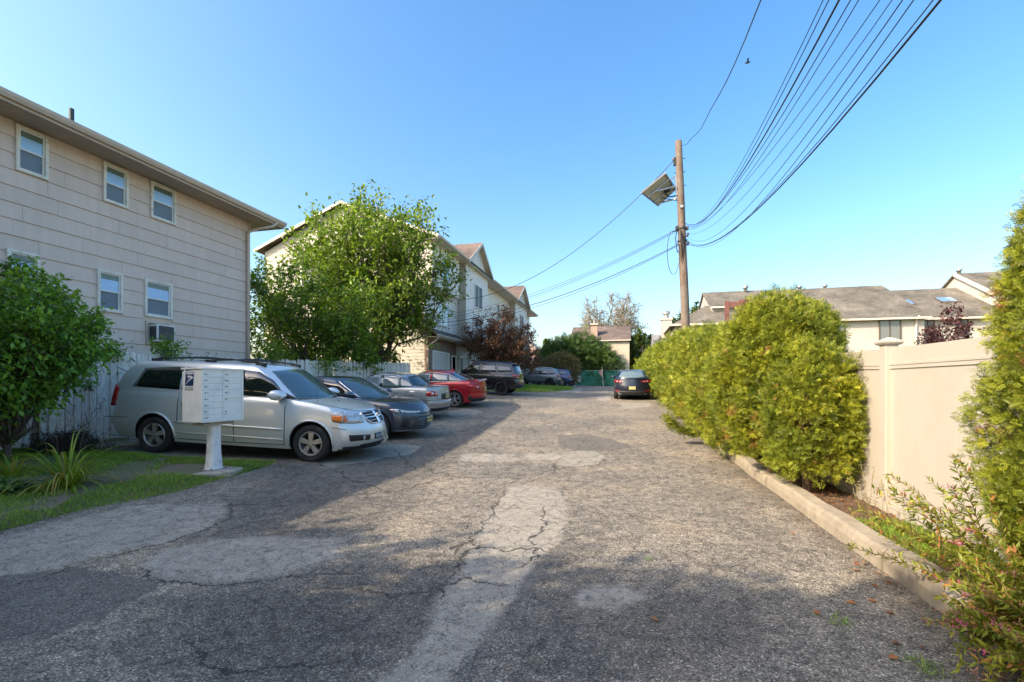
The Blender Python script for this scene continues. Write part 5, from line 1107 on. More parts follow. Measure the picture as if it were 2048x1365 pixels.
c0 = Vector(f(0, .83, .045)); m.prism([(c0.x, c0.y-.045, c0.z+.055), (c0.x, c0.y-.07, c0.z+.02), (c0.x, c0.y-.03, c0.z+.02), (c0.x, c0.y-.028, c0.z-.06), (c0.x, c0.y+.028, c0.z-.06), (c0.x, c0.y+.03, c0.z+.02), (c0.x, c0.y+.07, c0.z+.02), (c0.x, c0.y+.045, c0.z+.055)], (.012, 0, 0)); m.build('grille_cross', chrome, van, smooth=False)
m = MB(); pts = [f(yy, .70+.17*(abs(yy)/.43)**8, .012) for yy in np.linspace(-.44, .44, 31)]; m.tube(pts, .014, 6); m.build('grille_surround', chrome, van, smooth=True)
m = MB()
for sg in (-1, 1):
    c0 = Vector(f(sg*.58, .45, .01)); m.lathe([(0, .014), (.038, .010), (.045, 0)], 16, 'x', c=tuple(c0))
m.build('fog_lamp', clr, van, smooth=True)
m = MB()
for zq in (.43, .455, .48): m.tube([f(yy, zq, .012) for yy in np.linspace(-.30, .30, 7)], .005, 4)
m.build('grille_bar', silver, van)
plate(van, Vector(f(-.02, .44, .06)), (math.radians(12), math.radians(48), math.radians(90)), 'N52HWL', pm('plate_pale', (.62, .60, .46), .4, var=.1))
tf_ = Cb.top(); m = MB()
for sg in (-1, 1):
    yy = sg*.60; P = [Vector(tf_(xx, yy, 0)) for xx in (-1.85, -1.7, -1.0, -.2, .35, .5)]; hh = (.01, .05, .075, .075, .05, .01); m.tube([(p_.x, p_.y, p_.z+h_) for p_, h_ in zip(P, hh)], .018, 6)
    for xx in (-1.75, -.62, .40): p_ = Vector(tf_(xx, yy, 0)); m.box(p_.x-.10, p_.x+.10, p_.y-.02, p_.y+.02, p_.z-.03, p_.z+.045)
m.build('roof_rail', blk, van, smooth=True)
m = MB()
for xx in (-1.2, -.1):
    A = Vector(tf_(xx, -.60, .07)); m.tube([A, Vector(tf_(xx+.02, -.3, .075)), Vector(tf_(xx+.03, 0, .08)), Vector(tf_(xx+.02, .3, .075)), Vector(tf_(xx, .60, .07))], .016, 6)
m.build('crossbar', blk, van, smooth=True)
t_ = T['t']; p_ = Vector(t_(1.58, -.66, 0)); m = MB(); m.tube([p_, p_+Vector((-.03, -.005, .42))], [.004, .002], 5); m.build('aerial', blk, van)
m = MB()
for yy in (-.2, .25): q = Vector(t_(1.78, yy, 0)); m.lathe([(.018, 0), (.012, .012), (0, .014)], 8, c=tuple(q))
m.build('washer_nozzle', blk, van)

# ---- sedans: one family of volumes, each with its own numbers
def sedan(L, W, H, ax, r, hoodf, cowl, deck, xw, xbk, roofx, tail=None, fastback=False, rear_deck_x=None):
    h = L/2
    body = dict(W=W, xf=((0, h-.10), (.15, h-.02), (.4, h), (.7, h-.05), (.9, h-.14), (1, h-.26)), xr=((0, -h+.09), (.15, -h+.02), (.4, -h), (.6, -h+.04), (.85, -h+.08), (1, -h+.10)), zb=((-h, .30), (-h+.8, .21), (h-.9, .19), (h-.1, .20), (h, .22)),
      zt=((-h, deck-.02), (-h+.25, deck), (xbk[0]-.1, deck+.0), (0, cowl-.02), (xw[0]-.1, cowl-.03), (xw[0]+.25, cowl-.05), (h-.55, (cowl+hoodf)/2+.02), (h-.25, hoodf+.03), (h, hoodf-.03)),
      wt=((0, .92), (.10, .96), (.3, .985), (.55, 1.0), (.72, .995), (.86, .975), (.95, .95), (1, .90)), tap=((-h, .90), (-h+.5, .965), (ax[1], 1), (0, .985), (ax[0], 1), (h-.4, .955), (h, .86)), bf=.50, br=.34, pf=2.5, pr=2.8, crown=((-h, .02), (-h+.6, .025), (xw[0]+.1, .03), (xw[0]+.5, .055), (h, .05)))
    cabin = dict(W=W*.92, xf=((0, xw[0]+.28), (.5, (xw[0]+xw[1])/2+.20), (.85, xw[1]+.18), (1, xw[1])), xr=((0, xbk[0]-.12), (.5, (xbk[0]+xbk[1])/2-.10), (.85, xbk[1]-.16), (1, xbk[1])), zb=((-h, deck-.05), (0, cowl-.08), (h, cowl-.08)), zt=tuple(roofx), wt=((0, 1.03), (.25, .985), (.6, .90), (.85, .82), (.94, .77), (1, .69)), tap=((-h, .80), (xbk[0]+.3, .93), (-.3, 1), (.3, .985), (xw[0], .93), (h, .9)), bf=.30, br=.22, pf=2.2, pr=2.4, crown=((-3, .025), (3, .025)))
    return body, cabin
grey = paint('dark_grey_paint', (.065, .078, .098), .5, .28); sgrey = paint('blue_grey_paint', (.42, .43, .42), .55, .3); redp = paint('red_paint', (.42, .012, .02), .4, .25); blackp = paint('black_paint', (.008, .009, .011), .2, .2); navy = paint('near_black_blue_paint', (.014, .020, .035), .4, .25); fgrey = paint('steel_grey_paint', (.15, .17, .185), .5, .3); bluep = paint('blue_paint', (.02, .045, .14), .4, .3); silv2 = paint('pale_silver_paint', (.50, .52, .54), .55, .3)
# dark grey sedan, nose towards the drive
b_, c_ = sedan(4.88, .92, 1.445, (1.47, -1.355), .335, .78, .98, 1.06, (1.05, .30), (-1.72, -1.02), ((-2.4, 1.30), (-1.5, 1.34), (-.8, 1.42), (-.2, 1.445), (.3, 1.42), (1.2, 1.36)))
K = dict(paint=grey, r=.335, ax=(1.47, -1.355), rim=(.235, 10, alloyb), glass=cgl, mirror=(.72, 1.02), body=b_, cabin=c_, side_windows=[('f', [(-.22, 1.0), (.4, .98), (.85, .97)], [(-.22, 1.37), (.25, 1.34), (.82, 1.02)], None), ('r', [(-1.1, 1.03), (-.28, 1.0)], [(-.98, 1.30), (-.28, 1.37)], None)],
 belt_trim=[([(-1.2, 1.01), (.95, .95)], [(-1.2, 1.025), (.95, .965)], chrome), ([(.22, 1.36), (.88, 1.0)], [(.24, 1.385), (.92, 1.005)], chrome)], end_windows=[('windscreen', True, [(-.74, .975), (-.35, .95), (0, .94), (.35, .95), (.74, .975)], [(-.54, 1.37), (-.3, 1.40), (0, 1.41), (.3, 1.40), (.54, 1.37)], cgt), ('rear_window', False, [(-.6, 1.08), (.6, 1.08)], [(-.48, 1.38), (.48, 1.38)], None)],
 details=[('headlight', 'f', [(.30, .665), (.55, .655), (.74, .675)], [(.30, .70), (.55, .71), (.74, .745)], clr, .006), ('headlight_side', 's', [(1.86, .72), (1.98, .69), (2.04, .67)], [(1.80, .76), (1.92, .775), (2.04, .77)], clr, .006), ('marker_lamp', 's', [(1.83, .73), (1.93, .71)], [(1.82, .75), (1.92, .755)], pm('pink_lens', (.55, .18, .15), .2, coat=1), .009),
  ('grille', 'f', [(-.62, .28), (0, .26), (.62, .28)], [(-.40, .56), (0, .57), (.40, .56)], blk, .005), ('upper_grille', 'f', [(-.30, .615), (.30, .615)], [(-.34, .645), (.34, .645)], blk, .004), ('side_intake', 'f', [(.66, .30), (.77, .34)], [(.60, .50), (.76, .54)], blk, .005), ('lip', 'f', [(-.78, .205), (0, .19), (.78, .205)], [(-.80, .235), (0, .225), (.80, .235)], pm('lip_silver', (.35, .36, .37), .35, met=.6), .014),
  ('taillight', 'b', [(.30, .80), (.84, .80)], [(.30, .86), (.80, .92)], redl, .006), ('sill', 's', [(-1.0, .22), (1.1, .21)], [(-1.0, .27), (1.1, .26)], blk, .008)],
 lines=[[(.98, .93), (1.02, .60), (.95, .26), (-.24, .24)], [(-.26, .98), (-.27, .25), (-.95, .25)], [(-1.2, 1.0), (-1.1, .7), (-.95, .5)]], top_lines=[[(1.35, -.76), (1.9, -.66), (2.18, -.40), (2.24, 0), (2.18, .40), (1.9, .66), (1.35, .76)]], handles=[(-.05, .82), (-.95, .85)])
sed, B, Cb, T = car('sedan', 'dark grey sedan parked nose out beside the silver minivan, mesh grille and yellow plate', -7.32, 10.85, math.radians(0), K)
f = T['f']; m = MB()
for zq in np.linspace(.30, .52, 6): m.tube([f(yy, zq, .012) for yy in np.linspace(-.40, .40, 9)], .006, 4)
for sg in (-1, 1):
    for i in range(5):
        for j in range(7): yy = sg*(.38+.045*i); zq = .29+.04*j-.0*i; 
        for j in range(7-i): zq = .29+.036*j; c0 = Vector(f(sg*(.42+.040*i+.018*(j % 2)), zq, .012)); m.box(c0.x-.006, c0.x+.006, c0.y-.013, c0.y+.013, c0.z-.007, c0.z+.007)
m.build('grille_mesh', pm('mesh_silver', (.42, .44, .46), .3, met=.8), sed)
plate(sed, Vector(f(0.02, .47, .03)), (0, 0, math.radians(90)), 'T81NKR')
m = MB(); c0 = Vector(f(0, .70, .02)); m.tube([(c0.x-.02, .07*math.cos(a), c0.z+.045*math.sin(a)) for a in np.linspace(0, 6.283, 21)], .008, 6, cap=False); m.tube([(c0.x-.02, .035*math.cos(a), c0.z+.04*math.sin(a)) for a in np.linspace(0, 6.283, 17)], .006, 6, cap=False); m.build('emblem', chrome, sed)
# blue grey sedan, tail towards the drive
b_, c_ = sedan(4.55, .88, 1.46, (1.40, -1.18), .318, .76, .99, 1.07, (.98, .30), (-1.55, -.95), ((-2.3, 1.30), (-1.4, 1.36), (-.8, 1.44), (-.2, 1.46), (.3, 1.43), (1.2, 1.36)))
K2 = dict(paint=sgrey, r=.318, ax=(1.40, -1.18), rim=(.21, 10, alloyb), glass=cgp, mirror=(.62, 1.02), body=b_, cabin=c_, side_windows=[('f', [(-.15, 1.02), (.4, 1.0), (.82, .98)], [(-.15, 1.38), (.25, 1.35), (.80, 1.02)], None), ('r', [(-.86, 1.03), (-.24, 1.02)], [(-.80, 1.35), (-.24, 1.385)], None), ('q', [(-1.30, 1.08), (-1.22, 1.045), (-.90, 1.035)], [(-1.29, 1.12), (-1.08, 1.28), (-.85, 1.345)], None)],
 belt_trim=[([(-1.36, 1.06), (-1.2, 1.025), (.9, .965)], [(-1.36, 1.07), (-1.2, 1.04), (.9, .98)], blk), ([(-.235, 1.02), (-.155, 1.02)], [(-.235, 1.39), (-.155, 1.39)], blk), ([(-.90, 1.03), (-.865, 1.03)], [(-.845, 1.35), (-.81, 1.35)], blk), ([(-1.36, 1.09), (-1.1, 1.31), (-.6, 1.40), (.2, 1.40), (.6, 1.22), (.9, 1.0)], [(-1.355, 1.11), (-1.1, 1.325), (-.6, 1.415), (.2, 1.415), (.6, 1.235), (.9, 1.01)], blk)],
 end_windows=[('windscreen', True, [(-.70, 1.0), (0, .96), (.70, 1.0)], [(-.5, 1.37), (0, 1.41), (.5, 1.37)], cgt), ('rear_window', False, [(-.60, 1.10), (0, 1.085), (.60, 1.10)], [(-.46, 1.375), (0, 1.41), (.46, 1.375)], cgl)],
 details=[('headlight', 'f', [(.42, .62), (.74, .62)], [(.42, .74), (.74, .76)], clr, .006), ('taillight', 'b', [(.52, .80), (.66, .79), (.80, .80)], [(.52, .93), (.66, .96), (.80, .96)], redl, .010), ('taillight', 's', [(-2.02, .80), (-1.95, .80), (-1.84, .84)], [(-2.02, .96), (-1.95, .965), (-1.86, .93)], redl, .010), ('reverse_lamp', 'b', [(.54, .85), (.60, .85)], [(.54, .90), (.60, .90)], wlens, .014), ('reverse_lamp', 'b', [(.66, .84), (.74, .84)], [(.66, .92), (.74, .92)], wlens, .014),
  ('plate_recess', 'b', [(-.40, .68), (.40, .68)], [(-.36, .86), (.36, .86)], blk, .003), ('rear_bumper', 'b', [(-.82, .50), (0, .50), (.82, .50)], [(-.82, .62), (0, .64), (.82, .62)], sgrey, .025, .04), ('lower_bumper', 'b', [(-.80, .29), (.80, .29)], [(-.82, .40), (.82, .40)], blk, .008), ('side_moulding', 's', [(-.82, .50), (.98, .50)], [(-.82, .54), (.98, .54)], sgrey, .014), ('fuel_door', 'l', [(-1.45, .80), (-1.27, .80)], [(-1.45, .96), (-1.27, .96)], sgrey, .004, .008)],
 lines=[[(.98, .95), (1.0, .60), (.90, .25), (-.18, .24)], [(-.20, 1.0), (-.20, .25), (-.82, .25)], [(-1.32, 1.06), (-1.15, .80), (-.98, .66), (-.86, .50), (-.82, .25)], [(-2.0, .66), (-1.5, .66)]], end_lines=[['b', (-.66, 1.02), (-.56, .70), (0, .67), (.56, .70), (.66, 1.02)]], handles=[(-.02, .86), (-.78, .88)])
jet, B, Cb, T = car('sedan', 'blue grey sedan parked tail out between the dark grey and the red car', -8.02, 14.35, math.radians(180), K2)
f = T['b']; plate(jet, Vector(f(0, .775, .02)), (0, 0, math.radians(-90)), 'M63GTP'); m = MB(); c0 = Vector(f(0, .92, .012)); m.tube([(c0.x, .05*math.cos(a), c0.z+.05*math.sin(a)) for a in np.linspace(0, 6.283, 21)], .006, 6, cap=False); m.tube([(c0.x, -.03, c0.z+.03), (c0.x, -.012, c0.z-.03), (c0.x, 0, c0.z), (c0.x, .012, c0.z-.03), (c0.x, .03, c0.z+.03)], .005, 4); m.build('emblem', chrome, jet)
t_ = Cb.top(); p_ = Vector(t_(-.85, .0, 0)); m = MB(); m.tube([p_, p_+Vector((-.16, 0, .14))], [.006, .003], 5); m.build('aerial', blk, jet)
# red sedan, tail out
b_, c_ = sedan(4.67, .895, 1.458, (1.43, -1.27), .335, .74, .98, 1.10, (1.05, .32), (-1.85, -.85), ((-2.4, 1.20), (-1.7, 1.28), (-1.0, 1.41), (-.3, 1.455), (.3, 1.43), (1.2, 1.36)))
K3 = dict(paint=redp, r=.335, ax=(1.43, -1.27), rim=(.25, 5, alloyb, True), glass=cgp, mirror=(.68, 1.02), body=b_, cabin=c_, side_windows=[('f', [(-.15, 1.02), (.4, 1.0), (.86, .98)], [(-.15, 1.38), (.28, 1.35), (.84, 1.02)], None), ('r', [(-.95, 1.05), (-.22, 1.02)], [(-.90, 1.325), (-.22, 1.385)], None), ('q', [(-1.46, 1.11), (-.98, 1.055)], [(-1.42, 1.14), (-.94, 1.315)], None)],
 belt_trim=[([(-1.52, 1.09), (-1.0, 1.025), (.92, .965)], [(-1.52, 1.105), (-1.0, 1.042), (.92, .98)], chrome), ([(-1.54, 1.11), (-1.3, 1.20), (-.9, 1.335), (-.4, 1.39), (.2, 1.39), (.6, 1.22), (.93, 1.0)], [(-1.55, 1.125), (-1.3, 1.215), (-.9, 1.352), (-.4, 1.405), (.2, 1.405), (.6, 1.235), (.94, 1.01)], chrome), ([(-.215, 1.02), (-.155, 1.02)], [(-.215, 1.39), (-.155, 1.39)], blk), ([(-.975, 1.06), (-.955, 1.06)], [(-.935, 1.325), (-.905, 1.325)], blk)],
 end_windows=[('windscreen', True, [(-.70, 1.0), (0, .96), (.70, 1.0)], [(-.5, 1.37), (0, 1.41), (.5, 1.37)], cgt), ('rear_window', False, [(-.60, 1.135), (0, 1.12), (.60, 1.135)], [(-.46, 1.365), (0, 1.395), (.46, 1.365)], cgl)],
 details=[('headlight', 'f', [(.42, .62), (.74, .62)], [(.42, .72), (.74, .76)], clr, .006), ('taillight', 'b', [(.38, .86), (.60, .80), (.80, .82)], [(.38, .90), (.60, .93), (.80, .94)], redl, .012), ('taillight', 's', [(-2.06, .82), (-1.92, .84), (-1.74, .93)], [(-2.06, .945), (-1.92, .955), (-1.74, .955)], redl, .012), ('reverse_lamp', 'b', [(.52, .85), (.62, .83)], [(.52, .88), (.62, .88)], wlens, .016),
  ('lower_bumper', 'b', [(-.80, .27), (0, .26), (.80, .27)], [(-.84, .44), (-.5, .37), (.5, .37)] if False else [(-.84, .42), (0, .38), (.84, .42)], blk, .010), ('corner_vent', 's', [(-2.02, .36), (-1.84, .30)], [(-1.98, .56), (-1.88, .52)], blk, .006), ('spoiler', 't', [(-2.20, -.60), (-2.20, 0), (-2.20, .60)], [(-2.10, -.62), (-2.10, 0), (-2.10, .62)], redp, .03, .05), ('sill', 's', [(-.95, .215), (1.05, .205)], [(-.95, .255), (1.05, .245)], chrome, .008)],
 lines=[[(.98, .95), (1.0, .60), (.90, .25), (-.18, .24)], [(-.19, 1.0), (-.20, .25), (-.88, .25)], [(-1.30, 1.04), (-1.10, .80), (-.94, .62), (-.90, .25)], [(-2.0, .70), (-1.66, .70)]], end_lines=[['b', (-.60, 1.02), (-.54, .64), (0, .62), (.54, .64), (.60, 1.02)]], handles=[(-.02, .86), (-.82, .90)])
redc, B, Cb, T = car('sedan', 'red sedan with chrome window line parked tail out beside the blue grey sedan', -7.92, 18.2, math.radians(180), K3)
f = T['b']; plate(redc, Vector(f(0, .775, .02)), (0, 0, math.radians(-90)), 'L40RSB'); m = MB(); c0 = Vector(f(0, .91, .012)); m.hexa([(c0.x-.01, -.10, c0.z-.012), (c0.x, -.10, c0.z-.012), (c0.x, .10, c0.z-.012), (c0.x-.01, .10, c0.z-.012), (c0.x-.01, -.09, c0.z+.012), (c0.x, -.09, c0.z+.012), (c0.x, .09, c0.z+.012), (c0.x-.01, .09, c0.z+.012)]); m.box(c0.x-.012, c0.x, -.035, .035, c0.z-.03, c0.z+.03); m.build('emblem', pm('gold_emblem', (.55, .40, .12), .25, met=.9), redc)
t_ = Cb.top(); p_ = Vector(t_(-.80, 0, 0)); m = MB(); m.hexa([(p_.x-.10, -.02, p_.z-.02), (p_.x+.08, -.02, p_.z-.02), (p_.x+.08, .02, p_.z-.02), (p_.x-.10, .02, p_.z-.02), (p_.x-.11, -.004, p_.z+.075), (p_.x-.05, -.008, p_.z+.065), (p_.x-.05, .008, p_.z+.065), (p_.x-.11, .004, p_.z+.075)]); m.build('roof_fin', redp, redc)
# sport utility builder
def suv(L, W, H, ax, hoodf, cowl, belt, xw, xt, rear_in, rz_=.0):
    h = L/2
    body = dict(W=W, xf=((0, h-.12), (.2, h-.01), (.5, h), (.85, h-.03), (1, h-.12)), xr=((0, -h+.10), (.2, -h+.0), (.42, -h), (.46, -h+.05), (1, -h+.10)), zb=((-h, .42), (-h+.7, .30), (h-.9, .28), (h, .34)), zt=((-h, belt+.01), (0, belt-.02), (xw[0]-.1, cowl), (xw[0]+.3, cowl-.03), (h-.4, (cowl+hoodf)/2+.03), (h-.1, hoodf), (h, hoodf-.05)),
      wt=((0, .94), (.12, .975), (.4, 1.0), (.7, .995), (.88, .97), (1, .92)), tap=((-h, .92), (-h+.5, .975), (ax[1], 1), (0, .985), (ax[0], 1), (h-.4, .965), (h, .90)), bf=.36, br=.22, pf=2.8, pr=3.2, crown=((-h, 0), (xw[0], .02), (h-.3, .045), (h, .03)))
    cabin = dict(W=W*.93, xf=((0, xw[0]+.25), (.5, (xw[0]+xw[1])/2+.14), (.85, xw[1]+.14), (1, xw[1])), xr=((0, -h+.10), (.5, -h+.10+rear_in*.45), (.88, -h+.10+rear_in*.9), (1, -h+.16+rear_in)), zb=((-h, belt-.05), (h, cowl-.08)), zt=tuple(xt), wt=((0, 1.02), (.3, .98), (.7, .90), (.88, .855), (.95, .81), (1, .74)), tap=((-h, .91), (-h+.6, .97), (0, 1), (xw[0], .95), (h, .9)), bf=.28, br=.16, pf=2.2, pr=3, crown=((-3, .02), (3, .02)))
    return body, cabin
b_, c_ = suv(4.82, .965, 1.76, (1.51, -1.405), 1.02, 1.12, 1.16, (.98, .35), ((-2.5, 1.66), (-1.9, 1.71), (-.8, 1.755), (0, 1.75), (.4, 1.72), (1.3, 1.62)), .30)
K4 = dict(cat='sport utility vehicle', paint=blackp, r=.385, gap=.06, lip=.018, ax=(1.51, -1.405), rim=(.265, 5, alloyk, True), glass=cgl, mirror=(.72, 1.18), body=b_, cabin=c_, side_windows=[('f', [(-.15, 1.20), (.4, 1.18), (.80, 1.17)], [(-.15, 1.63), (.35, 1.61), (.80, 1.24)], None), ('r', [(-1.12, 1.22), (-.22, 1.20)], [(-1.05, 1.62), (-.22, 1.635)], None), ('q', [(-1.98, 1.27), (-1.20, 1.225)], [(-1.84, 1.56), (-1.13, 1.615)], None)],
 end_windows=[('windscreen', True, [(-.74, 1.16), (0, 1.12), (.74, 1.16)], [(-.58, 1.66), (0, 1.69), (.58, 1.66)], cgt), ('rear_window', False, [(-.66, 1.22), (.66, 1.22)], [(-.58, 1.60), (.58, 1.60)], cgt)],
 details=[('headlight', 'f', [(.48, .86), (.82, .86)], [(.48, .97), (.82, .97)], clr, .006), ('grille', 'f', [(-.42, .80), (.42, .80)], [(-.42, .96), (.42, .96)], blk, .01), ('taillight', 'b', [(.50, 1.0), (.88, 1.0)], [(.50, 1.10), (.88, 1.12)], redl, .012), ('taillight', 's', [(-2.20, 1.0), (-2.0, 1.02)], [(-2.20, 1.12), (-2.0, 1.11)], redl, .012), ('reverse_lamp', 'b', [(.56, .955), (.80, .955)], [(.56, .99), (.80, .99)], wlens, .012), ('lower_bumper', 'b', [(-.86, .44), (.86, .44)], [(-.88, .60), (.88, .60)], blk, .010), ('reflector', 'b', [(.64, .62), (.78, .62)], [(.64, .68), (.78, .68)], redl, .014), ('cladding', 's', [(-.9, .31), (1.0, .30)], [(-.9, .42), (1.0, .41)], blk, .012)],
 lines=[[(.95, 1.10), (.98, .7), (.88, .36), (-.18, .34)], [(-.19, 1.14), (-.20, .35), (-.82, .36)], [(-1.20, 1.14), (-1.05, .85), (-.85, .55), (-.85, .38)], [(-2.3, .80), (-1.95, .80)]], end_lines=[['b', (-.76, 1.15), (-.74, .64), (.74, .64), (.76, 1.15)]], handles=[(-.02, 1.02), (-.92, 1.05)], lipm=blk)
jeep, B, Cb, T = car('sport_utility_vehicle', 'black sport utility vehicle with black wheels parked tail out before the red maple', -7.62, 23.95, math.radians(180), K4)
f = T['b']; plate(jeep, Vector(f(0, .93, .02)), (0, 0, math.radians(-90)), 'W27JDC'); m = MB(); c0 = Vector(Cb.top()(-2.0, 0, 0)); m.hexa([(-2.16, -.62, c0.z-.06), (-1.9, -.62, c0.z-.05), (-1.9, .62, c0.z-.05), (-2.16, .62, c0.z-.06), (-2.18, -.60, c0.z-.03), (-1.9, -.60, c0.z+.0), (-1.9, .60, c0.z+.0), (-2.18, .60, c0.z-.03)]); m.build('spoiler', blackp, jeep)
def rails(par, Cb, x0, x1, yy, mt, h=.05):
    m = MB(); t_ = Cb.top()
    for sg in (-1, 1):
        xs_r = np.linspace(x0, x1, 7); m.tube([(lambda p_, k: (p_[0], p_[1], p_[2]+h*(0 if k in (0, 6) else 1)))(t_(x_, sg*yy, 0), k) for k, x_ in enumerate(xs_r)], .015, 6)
    m.build('roof_rail', mt, par, smooth=True)
rails(jeep, Cb, -1.7, .2, .56, blk)
b_, c_ = suv(4.60, .90, 1.73, (1.38, -1.29), .98, 1.08, 1.08, (1.0, .30), ((-2.4, 1.60), (-1.8, 1.66), (-.8, 1.70), (0, 1.70), (.4, 1.66), (1.3, 1.56)), .34)
K5 = dict(K4, paint=fgrey, r=.355, ax=(1.38, -1.29), rim=(.235, 5, alloyk, True), body=b_, cabin=c_, mirror=(.70, 1.12), side_windows=[('f', [(-.15, 1.12), (.4, 1.10), (.80, 1.09)], [(-.15, 1.58), (.30, 1.55), (.80, 1.16)], cgp), ('r', [(-1.05, 1.14), (-.22, 1.12)], [(-1.0, 1.57), (-.22, 1.58)], None), ('q', [(-1.80, 1.22), (-1.13, 1.145)], [(-1.55, 1.50), (-1.06, 1.565)], None)],
 end_windows=[('windscreen', True, [(-.70, 1.10), (0, 1.07), (.70, 1.10)], [(-.54, 1.60), (0, 1.62), (.54, 1.60)], cgt), ('rear_window', False, [(-.62, 1.16), (.62, 1.16)], [(-.54, 1.54), (.54, 1.54)], cgt)], details=[d if d[0] != 'taillight' else (d[0], d[1], *( ([(.52, .95), (.86, .93)], [(.52, 1.05), (.86, 1.10)]) if d[1] == 'b' else ([(-2.12, .93), (-1.88, .98)], [(-2.12, 1.12), (-1.88, 1.10)])), *d[4:]) for d in K4['details']], lip=.022,
 lines=[[(.95, 1.04), (.98, .7), (.86, .36), (-.18, .34)], [(-.19, 1.06), (-.20, .35), (-.78, .36)], [(-1.14, 1.06), (-1.0, .8), (-.80, .5)]], end_lines=[['b', (-.70, 1.06), (-.68, .60), (.68, .60), (.70, 1.06)]])
fo, B, Cb, T = car('sport_utility_vehicle', 'steel grey sport utility vehicle with silver roof rails parked beyond the grass verge', -7.95, 43.3, math.radians(180), K5)
rails(fo, Cb, -1.6, .2, .52, chrome, .07); plate(fo, Vector(T['b'](0, .86, .02)), (0, 0, math.radians(-90)), 'R92CEH')
bl, B, Cb, T = car('sport_utility_vehicle', 'dark blue sport utility vehicle mostly hidden behind the steel grey one', -7.2, 46.4, math.radians(180), dict(K5, paint=bluep, side_windows=K5['side_windows'], rim=(.235, 5, alloy, True)))
plate(bl, Vector(T['b'](0, .86, .02)), (0, 0, math.radians(-90)), 'D18KMV')
si, B, Cb, T = car('sedan', 'pale silver sedan farthest away, its tail beside the green screened fence', -6.65, 50.0, math.radians(180), dict(K3, paint=silv2, glass=cgl, details=[d for d in K3['details'] if d[0] not in ('spoiler',)]))
# near black sedan seen from behind on the right of the drive
b_, c_ = sedan(4.66, .90, 1.44, (1.43, -1.295), .335, .74, .98, 1.06, (1.05, .30), (-1.72, -1.0), ((-2.4, 1.30), (-1.5, 1.34), (-.8, 1.41), (-.2, 1.44), (.3, 1.42), (1.2, 1.36)))
K6 = dict(K2, paint=navy, r=.335, ax=(1.43, -1.295), rim=(.245, 10, alloyb), glass=cgl, body=b_, cabin=c_, mirror=(.70, 1.02),
 end_windows=[('windscreen', True, [(-.70, 1.0), (0, .96), (.70, 1.0)], [(-.5, 1.36), (0, 1.39), (.5, 1.36)], cgt), ('rear_window', False, [(-.64, 1.085), (0, 1.07), (.64, 1.085)], [(-.49, 1.37), (0, 1.395), (.49, 1.37)], cgp)],
 details=[('headlight', 'f', [(.42, .62), (.74, .62)], [(.42, .72), (.74, .76)], clr, .006), ('taillight', 'b', [(.42, .875), (.62, .845), (.82, .855)], [(.42, .90), (.62, .935), (.80, .95)], redl, .008), ('taillight', 's', [(-2.04, .86), (-1.85, .89)], [(-2.04, .95), (-1.85, .94)], redl, .008), ('lamp_ring', 'b', [(.68, .875), (.73, .875)], [(.68, .92), (.73, .92)], wlens, .014), ('reverse_lamp', 'b', [(.55, .875), (.59, .875)], [(.55, .905), (.59, .905)], wlens, .012),
  ('plate_recess', 'b', [(-.44, .52), (.44, .52)], [(-.34, .66), (.34, .66)], navy, -.004, .02), ('lower_bumper', 'b', [(-.80, .25), (0, .24), (.80, .25)], [(-.84, .42), (0, .43), (.84, .42)], blk, .012), ('reflector', 'b', [(.58, .43), (.80, .43)], [(.60, .455), (.80, .48)], redl, .020), ('spoiler_lip', 'b', [(-.66, 1.00), (0, 1.01), (.66, 1.00)], [(-.66, 1.03), (0, 1.045), (.66, 1.03)], navy, .022, .05), ('side_moulding', 's', [(-.82, .24), (.98, .23)], [(-.82, .27), (.98, .26)], blk, .008)],
 end_lines=[['b', (-.42, .90), (-.62, .70), (-.40, .68), (.40, .68), (.62, .70), (.42, .90)]])
mz_, B, Cb, T = car('sedan', 'near black sedan seen from behind, parked alone along the hedge at right of the drive', .50, 24.7, math.radians(90), K6)
f = T['b']; plate(mz_, Vector(f(0, .585, .015)), (0, 0, math.radians(-90)), 'H71YPF'); m = MB(); c0 = Vector(f(0, .93, .012)); m.tube([(c0.x, .062*math.cos(a), c0.z+.05*math.sin(a)) for a in np.linspace(0, 6.283, 21)], .007, 6, cap=False); m.tube([(c0.x, -.055, c0.z+.015), (c0.x, -.03, c0.z+.01), (c0.x, 0, c0.z-.022), (c0.x, .03, c0.z+.01), (c0.x, .055, c0.z+.015)], .007, 5); m.build('emblem', chrome, mz_)
m = MB()
for sg in (-1, 1): c0 = Vector(f(sg*.60, .30, .0)); m.lathe([(.0, .01), (.030, .01), (.030, -.02), (.042, -.02), (.042, .05)], 14, 'x', c=tuple(c0))
m.build('exhaust', chrome, mz_, smooth=True); m = MB(); c0 = Vector(f(.44, .755, .008)); text('badge', 'MAZDA', .055, chrome, mz_, tuple(c0+Vector((-.0, 0, 0))), (math.pi/2, 0, -math.pi/2))
